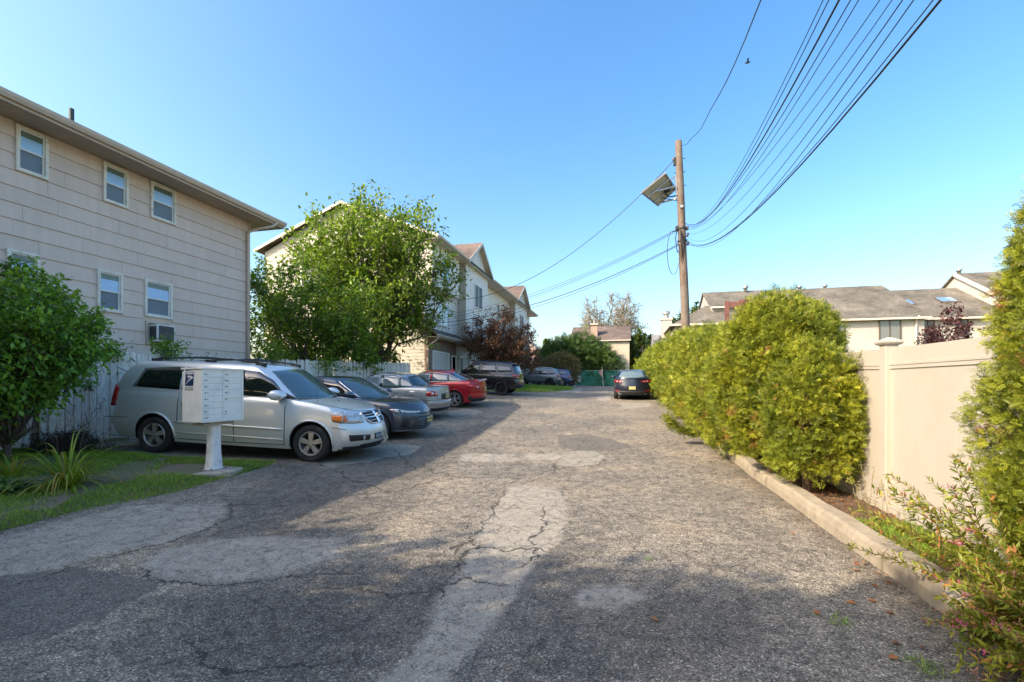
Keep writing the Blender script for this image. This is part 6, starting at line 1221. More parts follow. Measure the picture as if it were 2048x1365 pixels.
# ------------------------------------------------------------------ VEGETATION
bark = pm('bark_grey', (.13, .10, .075), .9, var=.3, vs=14, st=(3, 3, .6), bmp=.7, bs=40, bd=.01); barkb = pm('bark_brown', (.16, .10, .07), .9, var=.3, vs=14, bmp=.7, bs=40, bd=.01)
arb = leafmat('arborvitae_leaf', (.04, .075, .010), (.40, .43, .036), (.34, .16, .06), .955, .25, .5)
arbf = leafmat('arborvitae_leaf_far', (.05, .095, .010), (.34, .38, .028), (.26, .12, .03), .975, .25, .5)
LEAF_V = [(0, 0, 0), (.45, .26, .07), (1, 0, -.05), (.45, -.26, .07)]; LEAF_F = [(0, 1, 2), (0, 2, 3)]
LANCE_V = [(0, 0, 0), (.4, .14, .03), (1, 0, -.10), (.4, -.14, .03)]
sv = [(0, -.05, 0), (0, .05, 0), (.85, 0, -.08)]; sf = [(0, 1, 2)]
for i in range(6):                                                     # flat fan of blunt scaly branchlets
    x = .04+.13*i; L_ = .54*(1-.08*i)
    for s_ in (-1, 1):
        a = 1.12-.10*i; dx, dy = math.cos(a)*L_, math.sin(a)*L_*s_; nx_, ny_ = -math.sin(a)*.045*s_, math.cos(a)*.045; z_ = .09*math.sin(i*2+s_); o = len(sv)
        sv += [(x+dx*.05, dy*.05, 0), (x+dx+nx_, dy+ny_, z_), (x+dx-nx_, dy-ny_, z_-.05)]; sf.append((o, o+1, o+2))
SPRAY_V, SPRAY_F = sv, sf
def lobes(n_, seed, amp):
    r_ = np.random.default_rng(seed); D = norm(r_.normal(size=(n_, 3))); A = amp*(.4+.6*r_.random(n_)); K = 5+9*r_.random(n_)
    return lambda d: (A[None]*np.exp(K[None]*(d@D.T-1))).sum(1)
def lobes_hf(n_, seed, amp):
    r_ = np.random.default_rng(seed); D = norm(r_.normal(size=(n_, 3))); A = amp*(.3+.7*r_.random(n_)); K = 28+40*r_.random(n_)
    return lambda d: (A[None]*np.exp(K[None]*(d@D.T-1))).sum(1)-amp*.55
def shrub(name, label, cat, x, y, h, rx, ry, n_, s, mat, group=None, low=.12, seed=1, shape=None, trunk=True, inner=.62, up=.45, amp=.16, tv=None, tf=None, thick=.5, lean=(0, 0), zoff=.1, spread=.9, topw=None):
    zb = g(x, y)+zoff; e = empty(name, label, cat, (x, y, zb), 0, group); lf0 = lobes(26, seed, amp); hf_ = lobes_hf(120, seed+500, amp*.9); lf = lambda q: lf0(q)+hf_(q)
    shape = shape or (lambda t: np.where(t < .42, .62+.38*np.sin(np.pi/2*np.clip(t/.42, 0, 1)), np.sqrt(np.clip(1-((t-.42)/.585)**2.1, 0, 1))))
    per = 20; nc = max(1, n_//per); n_ = nc*per; t = rng.random(nc)**.92; th_ = rng.random(nc)*2*np.pi; w = shape(t)
    nrmv = np.stack([np.cos(th_)*w/rx, np.sin(th_)*w/ry, (t-.45)*1.0/(h*.5)], -1); nrmv = norm(nrmv)
    d = norm(np.stack([np.cos(th_), np.sin(th_), (t-.5)*2], -1)); k = 1-.10+lf(d)
    dep = 1-(1-inner)*rng.random(nc)**1.5
    X = np.cos(th_)*w*rx*k*dep+lean[0]*t*h; Y = np.sin(th_)*w*ry*k*dep+lean[1]*t*h; Z = h*(low+(1-low)*t)*(1-.5*(1-dep)*(t > .8))*(1+.03*(k-1))
    cs = s*1.5*(.6+.8*rng.random(nc)); Cn = norm(nrmv*spread+rv(nc)*.45+np.array([0, 0, up*.7]))
    rp = lambda q: np.repeat(q, per, 0); o_ = rv(n_); o_ = norm(o_+rp(Cn)*.55); P = rp(np.stack([X, Y, Z], -1))+o_*(rp(cs)*(.15+.85*rng.random(n_)))[:, None]
    T = norm(o_+rp(Cn)*.25+rv(n_)*.75+np.array([0, 0, up*.2])); N = rv(n_); t = rp(t); d = rp(d); X, Y, Z = P[:, 0], P[:, 1], P[:, 2]; s = s*.86
    r = rng.random(n_); patch = lf(norm(d+.3*rv(n_))); r = np.clip(.55*r+.45*rp(rng.random(nc)), 0, .93); 
    br = (np.sin(X*9+seed)*np.sin(Z*7+seed*2)*np.sin(Y*8+seed) > .66) & (t < .6); r = np.where(br & (rng.random(n_) < .75), .99, np.minimum(r, .94))
    scatter('foliage', tv or SPRAY_V, tf or SPRAY_F, P, T, N, s*(.6+.7*rng.random(n_)), mat, e, r)
    if trunk:
        m = MB(); rr = random.Random(seed)
        for q in range(4): a = rr.uniform(0, 6.28); m.tube([(.05*math.cos(a), .05*math.sin(a), -.15), (.09*math.cos(a), .09*math.sin(a), .3*h*.5), (.28*rx*math.cos(a), .28*ry*math.sin(a), .45*h), (.2*rx*math.cos(a+.4)+lean[0]*h*.7, .2*ry*math.sin(a+.4), .8*h)], [.045, .035, .02, .008], 6)
        for q in range(26): a = rr.uniform(0, 6.28); z = rr.uniform(.15, .75)*h; m.tube([(.04*math.cos(a), .04*math.sin(a), z-.1), (.75*rx*math.cos(a), .75*ry*math.sin(a), z+.12*h)], [.014, .004], 4)
        m.build('trunk', barkb, e, smooth=True)
    return e
HG = 'arborvitae hedge shrubs in a row between kerb and vinyl fence'
hedge = [(2.52, 6.92, 2.05, .52, .50, 13000, .095, 'short arborvitae shrub at the near end of the hedge beside the vinyl fence'),
 (2.34, 7.85, 2.86, .80, .70, 36000, .092, 'biggest nearest arborvitae of the hedge with brown patches, overhanging the kerb'),
 (2.34, 9.75, 2.66, .76, .68, 17000, .10, 'second tall arborvitae from the near end of the hedge, rounded top'),
 (2.34, 11.4, 2.72, .78, .68, 12000, .11, 'third tall arborvitae of the hedge, bare twiggy gap low on its side'),
 (2.34, 13.0, 2.80, .80, .70, 9000, .13, 'fourth tall arborvitae of the hedge, bulging over the kerb'),
 (2.34, 14.7, 2.80, .78, .70, 5000, .15, 'fifth tall arborvitae of the hedge, before the utility pole'),
 (2.34, 16.3, 2.92, .78, .70, 4200, .16, 'sixth tall arborvitae of the hedge, before the utility pole'),
 (2.34, 17.9, 2.98, .78, .70, 4000, .17, 'hedge arborvitae just before the wooden utility pole')]
for i, (x, y, h, rx, ry, n_, s, lab) in enumerate(hedge):
    shrub('arborvitae', lab, 'shrub', x, y, h, rx, ry, n_, s, arb, HG, low=.16 if i < 2 else .06, seed=10+i, zoff=.08, inner=.55, amp=.13)
y = 19.9; i = 0; ORD = ['first', 'second', 'third', 'fourth', 'fifth', 'sixth', 'seventh', 'eighth', 'ninth', 'tenth', 'eleventh', 'twelfth', 'thirteenth', 'fourteenth', 'fifteenth', 'sixteenth', 'seventeenth', 'eighteenth', 'nineteenth', 'last', 'last', 'last']
while y < 53:
    h = 2.75+.25*math.sin(i*2.1)-(.25 if y > 24 else 0); shrub('arborvitae', ORD[i]+' hedge arborvitae beyond the utility pole, in the narrow distant part', 'shrub', 2.30-.02*(i % 3)+.05*(y > 22), y, h, .76, .74, 2600 if y < 26 else 1100, .20 if y < 26 else .32, arbf, HG, low=.04, seed=40+i, zoff=.06, inner=.6, amp=.10, trunk=(y < 26)); y += 1.65 if y < 26 else 1.9; i += 1
# the branch that sticks out over the asphalt
e = empty('hedge_branch', 'low arborvitae branch sticking out over the asphalt from the hedge', 'branch', (1.75, 11.6, g(1.75, 11.6)+.25), 0)
bxy = on_ground(1385, 905); bP = [Vector((0, 0, 0)), Vector((-.28, -.15, .08)), Vector((-.55, -.25, .22)), Vector((-.72, -.3, .42))]
m = MB(); m.tube([(.45, .1, .0)]+[tuple(q) for q in bP], [.014, .012, .010, .007, .004], 5); m.build('twig', barkb, e)
n_ = 900; q = rng.random(n_)*2.999; ii = q.astype(int); ff_ = q-ii; A_ = np.array([tuple(v) for v in bP]); P = A_[ii]*(1-ff_[:, None])+A_[np.minimum(ii+1, 3)]*ff_[:, None]+rng.normal(size=(n_, 3))*.055
scatter('foliage', SPRAY_V, SPRAY_F, P, rv(n_)+np.array([-.6, -.1, .5]), rv(n_), .07, arb, e, rng.random(n_)*.9)
# tall arborvitae at the right edge, close to the camera
conif = lambda t: np.where(t < .25, .80+.2*np.clip(t/.25, 0, 1), np.sqrt(np.clip(1-((t-.25)/.76)**1.7, 0, 1)))
shrub('edge_arborvitae', 'tall bright arborvitae close to the camera at the right edge against the vinyl fence', 'shrub', 2.90, 3.42, 3.20, .52, .52, 52000, .052, arb, None, low=.12, seed=3, shape=conif, inner=.66, amp=.13, up=.35, spread=1.0)

def tree(name, label, cat, base, top, cx, rad, n_limb, n_sub, n_twig, leaves, ls, lmat, bmat, tr=.15, seed=1, tv=None, group=None, split=.25, up=.5, tmin=.002, droop=.0, twl=.5, env=None, jit=.10, flat=0.0):
    """base (x,y); crown ellipsoid centre cx (local), radii rad; leaves per twig"""
    R = np.random.default_rng(seed); z0 = g(*base); e = empty(name, label, cat, (base[0], base[1], z0), 0, group); C_ = np.array(cx, float); Q = np.array(rad, float)
    m = MB(); sp = np.array([0, 0, split*top]); P, D = [], []
    m.tube([(0, 0, -.2), (.02, .01, split*top*.5), tuple(sp)], [tr*1.25, tr, tr*.85], 8)
    def curve(a, b_, k, wob): 
        mid = [(a+(b_-a)*t+R.normal(size=3)*wob*np.linalg.norm(b_-a)*math.sin(math.pi*t)) for t in np.linspace(0, 1, k)]; return mid
    for i in range(n_limb):
        d = R.normal(size=3); d /= np.linalg.norm(d); d[2] = abs(d[2])*1.0-.35*(R.random() < .45); d /= np.linalg.norm(d)
        tip = C_+d*Q*(.80+.22*R.random()); st = sp*(1-.4*R.random()); c = curve(st, tip, 7, .05); r0 = tr*.55*(.6+.5*R.random()); m.tube([tuple(q) for q in c], list(np.linspace(r0, r0*.12, 7)), 5)
        for j in range(n_sub):
            f_ = .3+.7*R.random(); k = min(int(f_*6), 5); a = c[k]+(c[k+1]-c[k])*(f_*6-k); dd = R.normal(size=3)+(tip-st)/np.linalg.norm(tip-st)*.8+np.array([0, 0, up*.6]); dd /= np.linalg.norm(dd)
            L_ = float(Q.mean())*(.28+.32*R.random())*(1.1-.4*f_); b_ = a+dd*L_
            qn = ((b_-C_)/Q); nn = np.linalg.norm(qn)
            if nn > 1.08: b_ = C_+qn/nn*1.05*Q
            c2 = curve(a, b_, 4, .07); r1 = r0*.25; m.tube([tuple(q) for q in c2], [r1+tmin, r1*.7+tmin, r1*.45+tmin, r1*.2+tmin], 4)
            for w in range(n_twig):
                f2 = .15+.85*R.random(); k2 = min(int(f2*3), 2); a2 = c2[k2]+(c2[k2+1]-c2[k2])*(f2*3-k2); d2 = R.normal(size=3)*np.array([1, 1, 1-flat])+dd*.7+np.array([0, 0, up]); d2 /= np.linalg.norm(d2); b2 = a2+d2*twl*(.5+.7*R.random())+np.array([0, 0, -droop*twl])
                if leaves < 3 or w % 3 == 0: m.tube([tuple(a2), tuple(b2)], [r1*.35+tmin, tmin], 3, cap=False)
                t = R.random(leaves)[:, None]; P.append(a2*(1-t)+b2*t+R.normal(size=(leaves, 3))*jit*twl); D.append(np.repeat(d2[None], leaves, 0))
    m.build('trunk', bmat, e, smooth=True)
    P = np.concatenate(P); D = np.concatenate(D); n_ = len(P)
    if env is not None: k = env(P); P = P[k]; D = D[k]; n_ = len(P)
    if n_: scatter('crown', tv or LEAF_V, LEAF_F, P, norm(R.normal(size=(n_, 3))+D*.5+np.array([0, 0, -.35-droop])), norm(R.normal(size=(n_, 3))*.7+np.array([0, 0, 1.0])), ls*(.6+.8*R.random(n_)), lmat, e, R.random(n_))
    return e
mul = leafmat('mulberry_leaf', (.06, .115, .014), (.25, .35, .045), None, .9, .4, .4); mul2 = leafmat('dark_tree_leaf', (.06, .12, .016), (.22, .34, .035), None, .9, .35, .4)
bush = leafmat('bush_leaf', (.07, .16, .022), (.25, .43, .055), None, .9, .35, .4)
tree('mulberry_tree', 'large bright green tree with upright shoots in front of the townhouses', 'tree', (-12.0, 20.4), 10.0, (.15, -.3, 5.2), (4.2, 3.0, 4.6), 30, 13, 8, 9, .20, mul, bark, .17, 5, split=.14, up=.75, twl=1.0)
tree('young_tree', 'darker green bushy tree above the picket fence beside the tan house', 'tree', (-12.1, 15.9), 6.6, (-.1, 0, 3.6), (2.6, 2.3, 2.9), 20, 11, 7, 8, .15, mul2, bark, .10, 8, split=.12, up=.45, twl=.65)
tree('side_tree', 'low light green sapling clump between the tan house corner and the darker tree', 'tree', (-14.2, 16.6), 4.6, (0, 0, 2.5), (1.9, 1.8, 2.2), 13, 9, 7, 8, .16, mul, bark, .07, 9, split=.1, up=.4, twl=.5)
tree('fence_bush', 'leafy bush growing close behind the picket fence under the big trees', 'bush', (-11.6, 18.2), 3.4, (.2, .4, 1.9), (1.2, 2.6, 1.5), 12, 9, 7, 8, .15, mul2, bark, .05, 19, split=.1, up=.2, twl=.45)
# dense bush in front of the fence at left
tree('dense_bush', 'dense dark green broad leaved bush in front of the picket fence at the left edge', 'bush', (-9.6, 5.1), 3.2, (-.15, -.1, 2.22), (1.25, 1.2, 1.0), 32, 13, 8, 8, .092, bush, bark, .05, 12, split=.12, up=.1, droop=.3, twl=.34)
tree('dense_bush', 'low leafy fringe of the green bush hanging over the left end of the fence', 'bush', (-9.75, 4.75), 1.9, (0, -.1, 1.0), (.62, .75, .85), 14, 11, 8, 8, .088, bush, bark, .04, 13, split=.12, up=.1, droop=.3, twl=.32)
# red leaved maple, dark evergreens, brown shrub
red = leafmat('red_maple_leaf', (.12, .055, .035), (.30, .15, .095), None, .9, .35, .5); pur = leafmat('plum_leaf', (.05, .018, .022), (.13, .05, .055), None, .9, .3, .5)
tree('red_maple', 'reddish brown leaved maple with spreading limbs behind the black car', 'tree', (-8.05, 29.2), 5.3, (-.1, 0, 3.3), (2.25, 2.2, 1.95), 20, 13, 9, 9, .13, red, bark, .09, 21, split=.16, up=.1, flat=.7, twl=.55)
tree('red_maple', 'second reddish maple further along the garages, before the pink house', 'tree', (-8.4, 37.5), 4.6, (0, 0, 2.7), (2.1, 2.1, 1.6), 13, 9, 7, 7, .14, red, bark, .08, 22, split=.16, up=.1, flat=.7, twl=.5)
egr = leafmat('yew_needle', (.02, .055, .014), (.10, .17, .03), None, .9, .2, .5); brn = leafmat('brown_shrub_leaf', (.08, .07, .025), (.20, .165, .06), None, .9, .2, .5)
farl = leafmat('far_leaf', (.035, .065, .012), (.115, .16, .03), None, .9, .3, .5)
dome = lambda t: np.sqrt(np.clip(1-(np.clip(t, 0, 1)*1.0)**2.2, 0, 1))*(.75+.25*np.clip(t/.3, 0, 1))
def far_xy(u, y): x, _ = on_y(u, 700, y); return x
shrub('round_shrub', 'rounded olive brown weeping shrub above the far parked cars', 'shrub', far_xy(1118, 47.5), 48.4, 3.45, 2.2, 2.2, 9000, .26, brn, None, low=.18, seed=61, shape=dome, inner=.7, tv=LANCE_V, tf=LEAF_F, up=-.5, amp=.10, zoff=0)
for (u, y, h, r, sd, lab) in ((1130, 58.6, 5.8, 2.6, 71, 'dark evergreen left of the beige house, behind the round brown shrub'), (1165, 58.4, 6.3, 2.6, 72, 'tallest dark evergreen in front of the beige house chimney'), (1200, 58.4, 5.0, 2.4, 73, 'dark evergreen in front of the beige house wall, left of the porch'), (1097, 58.4, 4.2, 1.8, 74, 'small dark evergreen beside the pink house')):
    shrub('evergreen', lab, 'evergreen', far_xy(u, y), y, h, r, 1.9, 3800, .55, egr, None, low=.0, seed=sd, shape=dome, inner=.55, up=.5, amp=.30, zoff=0, tv=SPRAY_V, tf=SPRAY_F)
# far trees
def ft(u, y, top_v, wpx, lab, seed, mat=farl, nl=14, leaves=8):
    x = far_xy(u, y); zt = on_y(u, top_v, y)[1]-g(x, y); r = wpx/2/F*y
    return tree('tree', lab, 'tree', (x, y), zt, (0, 0, zt*.58), (r, r*.8, zt*.44), nl, 9, 7, leaves, .011*y*.55, mat, bark, .004*y, seed, split=.25, up=.3, twl=r*.3)
ft(1272, 78, 662, 46, 'green tree just right of the beige house roof', 81); ft(1300, 84, 672, 44, 'green tree behind the small far utility pole', 82); ft(1240, 90, 668, 40, 'green tree top peeping over the beige house roof right end', 83)
ft(1172, 74, 655, 60, 'light green tree peeping over the beige house roof left end', 84, mul); ft(1125, 80, 672, 40, 'green tree behind the dark evergreens on the left', 85)
ft(1372, 60, 612, 66, 'green tree behind the grey roofed house, left of the pole', 86, farl, 16); ft(1345, 64, 628, 36, 'green tree beside the ivory chimney', 87); ft(1400, 66, 598, 40, 'green tree just right of the pole behind the small gable', 88); ft(1318, 80, 668, 26, 'green tree behind the small white house', 89)
ft(1095, 92, 682, 30, 'small distant tree behind the pink house', 90)
for k, (u, tv_, w) in enumerate(((1262, 676, 26), (1286, 690, 34), (1255, 700, 30))): ft(u, 66, tv_, w, ['lower green tree against the beige house corner', 'green tree at the foot of the small far pole', 'lowest green tree beside the beige house porch'][k], 91+k)
tree('bare_tree', 'large nearly leafless spreading tree rising behind the beige house', 'tree', (far_xy(1222, 82), 82), 16, (-.3, 0, 10.4), (6.3, 5, 6.0), 20, 14, 9, 1, .28, leafmat('dry_leaf', (.12, .12, .03), (.26, .25, .05), None, .9, .3), pm('bark_pale', (.27, .235, .19), .85, var=.2), .42, 33, split=.36, up=.35, tmin=.018, twl=1.5)
tree('plum_tree', 'dark purple leaved plum tree over the vinyl fence in front of the ivory houses', 'tree', (8.6, 14.3), 3.4, (0, 0, 2.35), (.72, .72, .95), 14, 9, 7, 8, .085, pur, bark, .04, 35, split=.2, up=.5, twl=.28)

# ---- flowering shrub at the lower right
spi = leafmat('spirea_leaf', (.11, .15, .015), (.42, .44, .06), (.50, .22, .07), .93, .35, .4)
pinkf = leafmat('pink_flower', (.55, .05, .16), (.85, .22, .42), None, .9, .3, .5); rust = leafmat('spent_flower', (.22, .08, .05), (.42, .20, .12), None, .9, .2, .7)
def spirea(label, x, y, n_stem, L0, L1, seed, dirx=(-.25, .0), nf=14, spread=1.0):
    R = np.random.default_rng(seed); z0 = g(x, y)+.09; e = empty('flowering_shrub', label, 'shrub', (x, y, z0)); m = MB(); P, D, S = [], [], []; tips = []
    for i in range(n_stem):
        a = R.random()*6.283; o = np.array([math.cos(a), math.sin(a), 0])*R.random()*.16; el = .25+1.0*R.random(); d = np.array([math.cos(a)*math.cos(el)*spread+dirx[0], math.sin(a)*math.cos(el)*spread+dirx[1], math.sin(el)]); d /= np.linalg.norm(d)
        L_ = L0+(L1-L0)*R.random(); pts = [o]; p_ = o.copy(); dd = d.copy(); K = 9
        for k in range(K): p_ = p_+dd*L_/K; dd = dd+np.array([0, 0, -.055])+R.normal(size=3)*.05; dd /= np.linalg.norm(dd); pts.append(p_.copy())
        m.tube([tuple(q) for q in pts], list(np.linspace(.0045, .0014, K+1)), 4, cap=False); tips.append((pts[-1], dd))
        for k in range(2, K+1):
            for q in range(14):
                t = R.random(); pp = pts[k-1]*(1-t)+pts[k]*t; ld = R.normal(size=3); ld -= ld@dd*dd; ld = ld/np.linalg.norm(ld)+dd*.75+np.array([0, 0, .25]); P.append(pp); D.append(ld); S.append((.078-.028*(k/K))*(.7+.6*R.random()))
            if R.random() < .35 and k > 4:
                sd = R.normal(size=3)+dd; sd /= np.linalg.norm(sd); q2 = pts[k]+sd*.12; m.tube([tuple(pts[k]), tuple(q2)], [.002, .001], 3, cap=False); tips.append((q2, sd))
                for q in range(12): t = R.random(); ld = R.normal(size=3)+sd*.8; P.append(pts[k]*(1-t)+q2*t); D.append(ld); S.append(.048*(.7+.6*R.random()))
    m.build('stem', pm('spirea_stem', (.20, .09, .05), .7, var=.2), e); P = np.array(P); D = np.array(D); n_ = len(P); P[:, 2] = np.maximum(P[:, 2], -.06)
    r = R.random(n_)*.92; r[R.random(n_) < .06] = .98; scatter('foliage', LANCE_V, LEAF_F, P, D, norm(R.normal(size=(n_, 3))*.5+np.array([0, 0, 1.0])), np.array(S), spi, e, r)
    R.shuffle(tips) if False else None
    order = R.permutation(len(tips)); 
    for nm, ids, mt, sz, cn in (('flower', order[:nf], pinkf, .014, 34), ('spent_flower', order[nf:nf*3], rust, .014, 34)):
        Q = []
        for i in ids: c_, d_ = tips[i]; o = R.normal(size=(cn, 3))*np.array([.020, .020, .007]); Q.append(c_+np.array(d_)*.008+o)
        if Q: Q = np.concatenate(Q); scatter(nm, LEAF_V, LEAF_F, Q, norm(R.normal(size=(len(Q), 3))), norm(R.normal(size=(len(Q), 3))+np.array([0, 0, 1.5])), sz, mt, e, R.random(len(Q)))
    return e
spirea('low flowering shrub with small pink blooms spilling over the kerb at the lower right', 2.45, 2.95, 150, .40, .72, 5, (-.24, .08), 40)
spirea('dense leafy flowering shrub at the bottom right corner in front of the others', 2.38, 2.50, 150, .30, .62, 9, (-.12, .05), 30)
spirea('flowering shrub with rusty spent heads against the vinyl fence, nearest the right edge', 2.62, 2.35, 110, .5, .85, 6, (-.22, .0), 12)
spirea('tall thin stemmed flowering shrub with rusty heads before the vinyl fence', 2.70, 3.75, 44, .75, 1.15, 7, (-.12, -.05), 6, .6)
# ---- strap leaved clumps on the lawn
def strap(label, x, y, n_, L0, L1, seed, zo=.03):
    R = np.random.default_rng(seed); e = empty('daylily', label, 'plant', (x, y, float(zl(np.array([[x]]), np.array([[y]]))[0, 0])-.01), 0); V, Fq, A = [], [], []
    sm_ = leafmat('strap_leaf', (.10, .17, .015), (.26, .34, .035), (.42, .27, .06), .93, .35, .35)
    for i in range(n_):
        V, Fq, A = [], [], []
        a = R.random()*6.283; el = .35+1.05*R.random(); L_ = L0+(L1-L0)*R.random(); o = np.array([math.cos(a), math.sin(a), 0])*R.random()*.10; d = np.array([math.cos(a)*math.cos(el), math.sin(a)*math.cos(el), math.sin(el)]); sd = np.array([-math.sin(a), math.cos(a), 0]); K = 10; p_ = o; b0 = len(V); c = R.random(); curl = .16+.20*R.random()
        for k in range(K+1):
            w = .012*math.sin(math.pi*min(1, .25+.75*(k/K)))*(1 if k < K else .1); V += [tuple(p_-sd*w), tuple(p_+np.array([0, 0, -.004])), tuple(p_+sd*w)]; A += [c]*3
            p_ = p_+d*L_/K; d = d+np.array([0, 0, -curl*(.4+1.5*k/K)]); d /= np.linalg.norm(d); p_[2] = max(p_[2], .012)
        for k in range(K):
            q = b0+k*3; Fq += [(q, q+1, q+4, q+3), (q+1, q+2, q+5, q+4)]
        npmesh('leaf', np.array(V), np.array(Fq), sm_, e, True, {'rnd': np.array(A)*.99})
    return e
lx, ly = on_ground(135, 975, .05); strap('large clump of arching strap leaves on the lawn left of the mailbox', lx, ly, 105, .5, 1.0, 4)
lx, ly = on_ground(25, 945, .1); strap('smaller clump of strap leaves at the left edge beneath the dense bush', lx, ly, 45, .3, .6, 14)
# low ground cover plants by the lawn edge
tree('low_weed', 'low pale green weed at the left edge of the lawn', 'plant', on_ground(12, 990, .03), .25, (0, 0, .10), (.26, .26, .12), 12, 5, 4, 5, .05, leafmat('weed_leaf', (.05, .10, .03), (.14, .24, .07), None, .9, .3), bark, .004, 77, split=.1, up=.2, twl=.06)
tree('dry_brush', 'dark dead brush lying at the foot of the picket fence beside the minivan', 'brush', (-9.75, 6.1), .5, (0, 0, .14), (.95, .5, .24), 26, 8, 6, 2, .04, leafmat('dead_leaf', (.025, .02, .015), (.07, .05, .035), None, .9, .1), pm('dead_twig', (.05, .04, .03), .9), .008, 78, split=.1, up=.1, twl=.16)
# dry stems and vines on the fence
R = random.Random(5); e = empty('dry_weed', 'tall dry brown grass stems in front of the picket fence', 'stems', (-9.5, 5.9, g(-9.5, 5.9))); 
for k in range(16):
    x, y = R.uniform(-.7, .5), R.uniform(-.35, .25); dx, dy = R.uniform(-.3, .45), R.uniform(-.2, .2); h = R.uniform(.5, 1.0); m = MB(); m.tube([(x, y, 0), (x+dx*.3, y+dy*.3, h*.5), (x+dx, y+dy, h)], [.005, .004, .002], 4)
    for q in range(10): t = R.uniform(.5, 1); m.tube([(x+dx*t, y+dy*t, h*t), (x+dx*t+R.uniform(-.06, .06), y+dy*t+R.uniform(-.06, .06), h*t+R.uniform(.02, .09))], [.002, .001], 3)
    m.build('stem', pm('dry_stem', (.26, .19, .13), .8, var=.2), e)
e = empty('vine', 'bare brown vine with few leaves climbing over the picket fence top', 'vine', (-10.6, 7.0, g(-10.6, 7))); m = MB(); LP = []
for k in range(70):
    y = R.uniform(.6, 5.2) if k < 50 else R.uniform(-.5, 1.8); z = R.uniform(1.1, 1.9) if k < 50 else R.uniform(.2, 1.0); pts = [Vector((R.uniform(-.01, .05), y, z))]
    for q in range(6): pts.append(pts[-1]+Vector((R.uniform(-.03, .03), R.uniform(-.11, .11), R.uniform(-.05, .11)))); pts[-1].x = min(max(pts[-1].x, -.02), .12); pts[-1].z = min(pts[-1].z, 2.05)
    m.tube([tuple(q) for q in pts], [.006]*7, 4, cap=False)
    if k % 3 == 0: LP += [tuple(q) for q in pts[3:]]
tr_ = [(-.0, 1.2, 0), (.03, 1.1, .5), (.03, .95, .95), (.03, 1.05, 1.2), (.03, .75, 1.45), (.03, .4, 1.6)]; m.tube(tr_, [.022, .02, .017, .014, .010, .007], 5); m.tube([tr_[2], (.04, 1.3, 1.3), (.03, 1.45, 1.6)], [.012, .009, .006], 4); m.build('stem', pm('vine_stem', (.085, .06, .045), .9), e)
LP = np.array(LP); LP = np.repeat(LP, 3, 0)+rng.normal(size=(len(LP)*3, 3))*.05; scatter('foliage', LEAF_V, LEAF_F, LP, rv(len(LP)), rv(len(LP))+np.array([1, 0, .5]), .055, bush, e)
for (y, zc_, r_, n_, lab) in ((8.6, 2.42, .34, 500, 'green vine sprouting over the fence top below the air conditioner'), (7.35, 2.3, .25, 320, 'tuft of vine leaves on the fence top beside the dense bush'), (12.0, 2.55, .42, 520, 'vine leaves spilling over the fence behind the minivan roof'), (14.6, 2.3, .55, 800, 'hanging leafy branch draped over the fence above the dark sedan'), (6.95, 1.55, .12, 90, 'small sprig of leaves on the fence face beside the van tail')):
    e = empty('vine_tuft', lab, 'vine', (-10.66, y, zc_)); P = rng.normal(size=(n_, 3))*np.array([.35, .8, .55])*r_*.75; scatter('foliage', LEAF_V, LEAF_F, P, rv(n_)+np.array([0, 0, -.3]), rv(n_)+np.array([0, 0, 1.0]), .085 if r_ > .2 else .05, mul2 if y > 10 else bush, e)
    m = MB(); [m.tube([(0, R.uniform(-.1, .1), -r_), tuple(P[k]*.5)], [.006, .002], 4, cap=False) for k in range(0, min(n_, 60), 6)]; m.build('stem', MATS['vine_stem'], e)
# ---- weeds, dry leaves on the asphalt
def weed(label, u, v, n_, h, mat, r_=.07):
    x, y = on_ground(u, v); e = empty('weed', label, 'weed', (x, y, g(x, y))); P = np.stack([rng.normal(size=n_)*r_, rng.normal(size=n_)*r_, 0*np.arange(n_)], -1); blades('foliage', P, h*.5, h, .005, mat, e, 1.6)['kind'] = 'stuff'
yel = leafmat('dry_grass', (.16, .12, .03), (.34, .26, .08), None, .9, .3)
weed('yellow dry weed tuft in the sunlit asphalt', 1523, 1150, 110, .045, yel); weed('green weed tuft in the shaded asphalt near the kerb', 1677, 1245, 70, .09, gmat, .04); weed('weed tuft at the bottom right of the asphalt', 1850, 1335, 70, .08, gmat, .05)
weed('small dry tuft beside the hedge branch shadow', 1420, 925, 60, .04, yel, .12); weed('sparse grass tuft growing in the lawn edge crack', 575, 935, 60, .06, gmat, .10); weed('small weed near the bottom centre right', 1300, 1120, 18, .03, gmat, .02)
X, Y = pick(9000, 2.38, 2.98, 1.5, 9.5, lambda X, Y: np.clip((np.sin(X*9+2)*np.sin(Y*2.3)+.2), 0, 1)*(Y < 5.6)+.05)
tag(blades('dry_grass', np.stack([X, Y, G(X, Y)+.10], -1), .03, .11, .006, yel, lean=1.0), 'thin dry grass on the bare soil strip along the vinyl fence', 'grass', kind='stuff')
X, Y = pick(4200, 2.38, 2.98, 4.3, 5.6, lambda X, Y: 0*X+1); tag(blades('grass', np.stack([X, Y, G(X, Y)+.10], -1), .03, .08, .006, gmat, lean=.9), 'patch of green grass on the soil strip behind the flowering shrub', 'grass', kind='stuff')
ws = empty('wild_stems', 'thin dry weed stems with seed heads before the vinyl fence post', 'weed', (2.86, 5.75, g(2.8, 5.8)+.1))
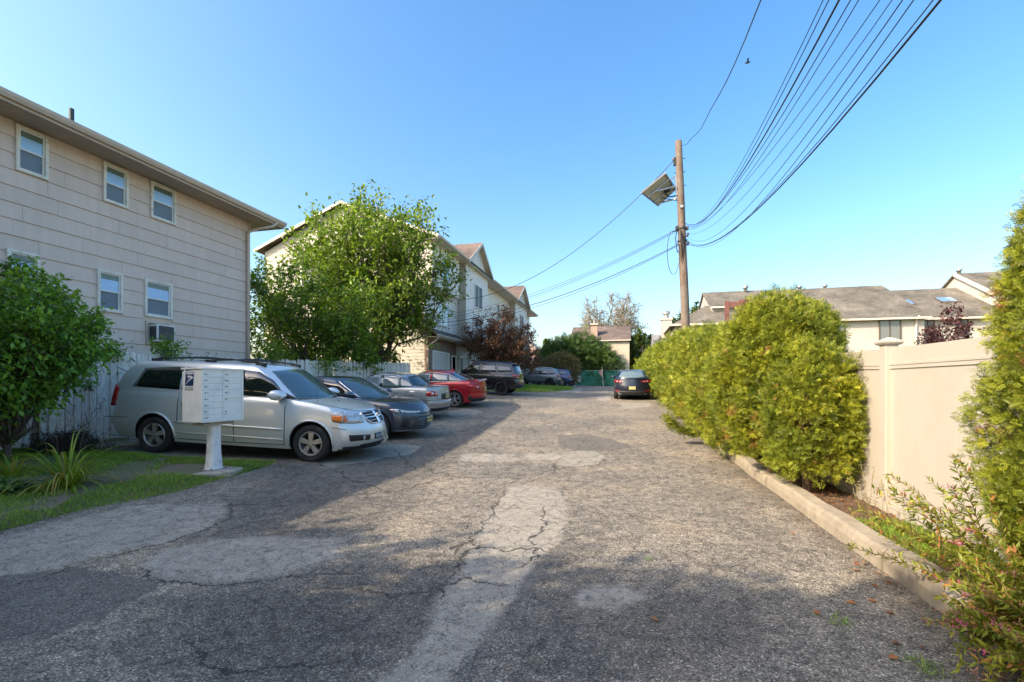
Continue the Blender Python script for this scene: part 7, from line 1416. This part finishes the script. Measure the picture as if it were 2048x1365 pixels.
for k in range(14):
    x, y = R.uniform(-.08, .05), R.uniform(-.7, .7); h = R.uniform(.2, .62); dx, dy = R.uniform(-.22, .1), R.uniform(-.25, .25); m = MB(); m.tube([(x, y, 0), (x+dx*.4, y+dy*.4, h*.6), (x+dx, y+dy, h)], [.0025, .002, .001], 3)
    for q in range(9): t = R.uniform(.45, 1); m.tube([(x+dx*t, y+dy*t, h*t), (x+dx*t+R.uniform(-.04, .04), y+dy*t+R.uniform(-.04, .04), h*t+R.uniform(.01, .05))], [.004, .001], 3)
    m.build('stem', pm('pale_stem', (.30, .27, .12), .8), ws)
lit = leafmat('leaf_litter', (.20, .07, .025), (.42, .18, .07), None, .9, .2, .7)
LP = []
for (u, v) in ((1705, 1128), (1722, 1145), (1735, 1130), (1748, 1150), (1760, 1180), (1735, 1205), (1712, 1210), (1765, 1165), (1770, 1230), (1590, 1073), (1780, 1290), (1795, 1318), (1640, 1235), (1770, 1130), (1300, 1240), (1700, 1085), (1475, 955), (1490, 1020)): LP.append(on_ground(u, v))
LX = np.array([p_[0] for p_ in LP]); LY = np.array([p_[1] for p_ in LP]); 
for k in range(len(LP)):
    if k > 11: break
ex = rng.uniform(2.40, 2.95, 260); ey = rng.uniform(4.6, 8.2, 260); kx = 2.12-np.abs(rng.normal(size=60))*.10; ky = rng.uniform(1.8, 7, 60)
P = np.concatenate([np.stack([LX, LY, G(LX, LY)+.016], -1), np.stack([ex, ey, G(ex, ey)+.135], -1), np.stack([kx, ky, G(kx, ky)+.012], -1)]); n_ = len(P); sz = np.concatenate([np.full(len(LP), .065), np.full(260, .04), np.full(60, .028)])
sc2 = rv(n_); sc2[:, 2] *= .15; o = scatter('leaf_litter', [(0, 0, 0), (.4, .35, .12), (1, 0, .02), (.5, -.3, .10)], LEAF_F, P, sc2, rv(n_)*.25+np.array([0, 0, 1.0]), sz, lit)
tag(o, 'scattered curled brown dead leaves along the kerb and on the soil', 'leaves', kind='stuff')
# ---- trees beside and behind the camera whose shade falls over the foreground
for k, (x, y, h, r_, sd) in enumerate(((-13.6, -5.0, 8.2, 2.7, 101), (-9.6, -4.5, 7.6, 2.5, 102), (-6.3, -4.4, 7.8, 2.3, 103), (-12.0, -7.0, 10.5, 3.2, 104), (-3.4, -3.6, 5.6, 2.0, 105), (-7.6, -7.2, 9.5, 3.0, 106))):
    tree('shade_tree', ['broad tree standing left of the drive behind the viewpoint', 'rounded tree near the viewpoint by the lawn', 'tall tree behind the viewpoint beside the drive', 'largest tree far behind the tan house lawn', 'small tree right behind the viewpoint', 'tall tree further behind the viewpoint'][k], 'tree', (x, y), h, (0, 0, h*.6), (r_, r_, h*.40), 24, 12, 8, 7, .27, mul2, bark, .15, sd, split=.3, up=.3, twl=.8)
# ------------------------------------------------------------------ WIRES
P0 = {'t': (PTX+.1, PY, on_y(1365, 290, PY)[1])}
def wire(label, a, b_, sag, r, group, n_=40, wavy=0, ext=None):
    a = Vector(a); b_ = Vector(b_); pts = []
    for i in range(n_+1):
        t = i/n_; p = a.lerp(b_, t); p.z -= 4*sag*t*(1-t)
        if wavy: p.x += wavy*math.sin(i*1.3); p.z += wavy*math.cos(i*1.7)
        pts.append(tuple(p-a))
    m = MB(); m.tube(pts, r, 5, cap=False); o = m.build('power_line', cab, None, smooth=True); o.location = a; tag(o, label, 'cable', group); return o
WIRES = [
('thick black power line, uppermost of the bundle right of the pole', (2.591, 19.2, 8.055), (0.5, -17, 9.5), 4.047, 0.02, 'wires running from the pole over the drive to the upper right') , 
('thin line just left of the thick upper power line', (2.591, 19.2, 8.015), (0.25, -17, 9.5), 3.972, 0.009, 'wires running from the pole over the drive to the upper right') , 
('thin line hugging the thick upper power line', (2.591, 19.2, 7.975), (0.25, -17, 9.5), 4.047, 0.01, 'wires running from the pole over the drive to the upper right') , 
('line just right of the thick upper power line', (2.591, 19.2, 7.915), (1.0, -17, 9.5), 3.746, 0.012, 'wires running from the pole over the drive to the upper right') , 
('second line right of the thick upper power line', (2.591, 19.2, 7.835), (1.0, -17, 9.5), 3.821, 0.01, 'wires running from the pole over the drive to the upper right') , 
('slack line in the middle of the fan of wires', (2.628, 19.2, 7.752), (2.0, -17, 9.5), 3.369, 0.011, 'wires running from the pole over the drive to the upper right') , 
('middle wire of the fan, sagging toward the sky gap', (2.647, 19.2, 7.63), (1.5, -17, 9.5), 3.746, 0.009, 'wires running from the pole over the drive to the upper right') , 
('wire right of the middle of the fan', (2.666, 19.2, 7.548), (0.75, -17, 9.5), 4.274, 0.01, 'wires running from the pole over the drive to the upper right') , 
('thin lower wire of the fan above the lowest pair', (2.666, 19.2, 7.468), (0.5, -17, 9.5), 4.5, 0.009, 'wires running from the pole over the drive to the upper right') , 
('upper wire of the lowest pair right of the pole', (2.685, 19.2, 7.347), (1.25, -17, 9.5), 4.123, 0.011, 'wires running from the pole over the drive to the upper right') , 
('thick lowest black cable sweeping to the upper right', (2.704, 19.2, 7.245), (1.5, -17, 9.5), 3.972, 0.022, 'wires running from the pole over the drive to the upper right') , 
('twisted service cable rising from the pole top to the upper edge', (2.402, 19.2, 11.146), (1.25, -17, 11.0), 4.349, 0.022, '') ,
('service drop from the pole top to the townhouse', (1.906, 19.2, 10.682), (-11.026, 24.2, 6.572), 1.916, 0.018, 'wires running from the pole across the drive to the left') ,
('upper wire crossing the drive toward the townhouses', (2.136, 19.2, 7.852), (-12.599, 21.8, 5.016), 0.958, 0.01, 'wires running from the pole across the drive to the left') ,
('second wire crossing the drive toward the townhouses', (2.136, 19.2, 7.812), (-12.599, 21.8, 4.855), 0.983, 0.013, 'wires running from the pole across the drive to the left') ,
('third wire crossing the drive toward the townhouses', (2.136, 19.2, 7.771), (-12.599, 21.8, 4.748), 1.008, 0.008, 'wires running from the pole across the drive to the left') ,
('thick lower cable crossing the drive toward the townhouses', (2.098, 19.2, 7.209), (-12.599, 21.8, 4.801), 1.008, 0.02, 'wires running from the pole across the drive to the left') ,
('lowest thin cable crossing the drive toward the townhouses', (2.098, 19.2, 7.169), (-12.599, 21.8, 4.614), 1.059, 0.012, 'wires running from the pole across the drive to the left') ,
]  #WIRETABLE
def snap(a): c0 = pole_at(a[2]); return (c0.x+(.12 if a[0] > c0.x else -.12), a[1], a[2])
for (lab, a, b_, sag, r, grp_) in WIRES: a2 = snap(a); b_ = (b_[0]+(a[0]-a2[0])*1.6, b_[1], b_[2]) if b_[1] < 0 else b_; wire(lab, a2, b_, sag, r*(.45 if b_[1] < 0 else .75), grp_, wavy=(.02 if 'twisted' in lab else 0))
# far small utility pole
fx_, fz_ = on_y(1288, 692, 64)
fpz = g(fx_, 64); o = empty('far_pole', 'small weathered utility pole far behind the hedge end', 'utility pole', (fx_, 64, fpz)); m = MB(); m.tube([(0, 0, 0), (-.25, 0, fz_-fpz)], [.16, .12], 8); m.build('shaft', wood, o); m = MB(); m.bar((-.9, 0, fz_-fpz-.6), (.5, 0, fz_-fpz-.6), .1, .12); m.build('crossarm', wood, o); m = MB(); m.lathe([(.0, 0), (.28, 0), (.28, .8), (0, .8)], 10, c=(.25, 0, fz_-fpz-1.8)); m.build('transformer', galv, o)
# bird in the sky
bx, bz = on_y(1495, 126, 40); o = empty('bird', 'small dark bird flying high beside the wires', 'bird', (bx, 40, bz)); m = MB()
m.tube([(-.22, 0, .02), (-.10, 0, .0), (.05, 0, 0), (.16, 0, .03), (.24, 0, .05)], [.01, .06, .07, .045, .008], 8); m.build('body', cab, o, smooth=True)
for s_ in (-1, 1): m = MB(); m.hexa([(-.06, 0, .03), (.08, 0, .03), (.02, s_*.34, .16), (-.08, s_*.32, .16), (-.06, 0, .045), (.08, 0, .045), (.02, s_*.34, .17), (-.08, s_*.32, .17)]); m.build('wing', cab, o)
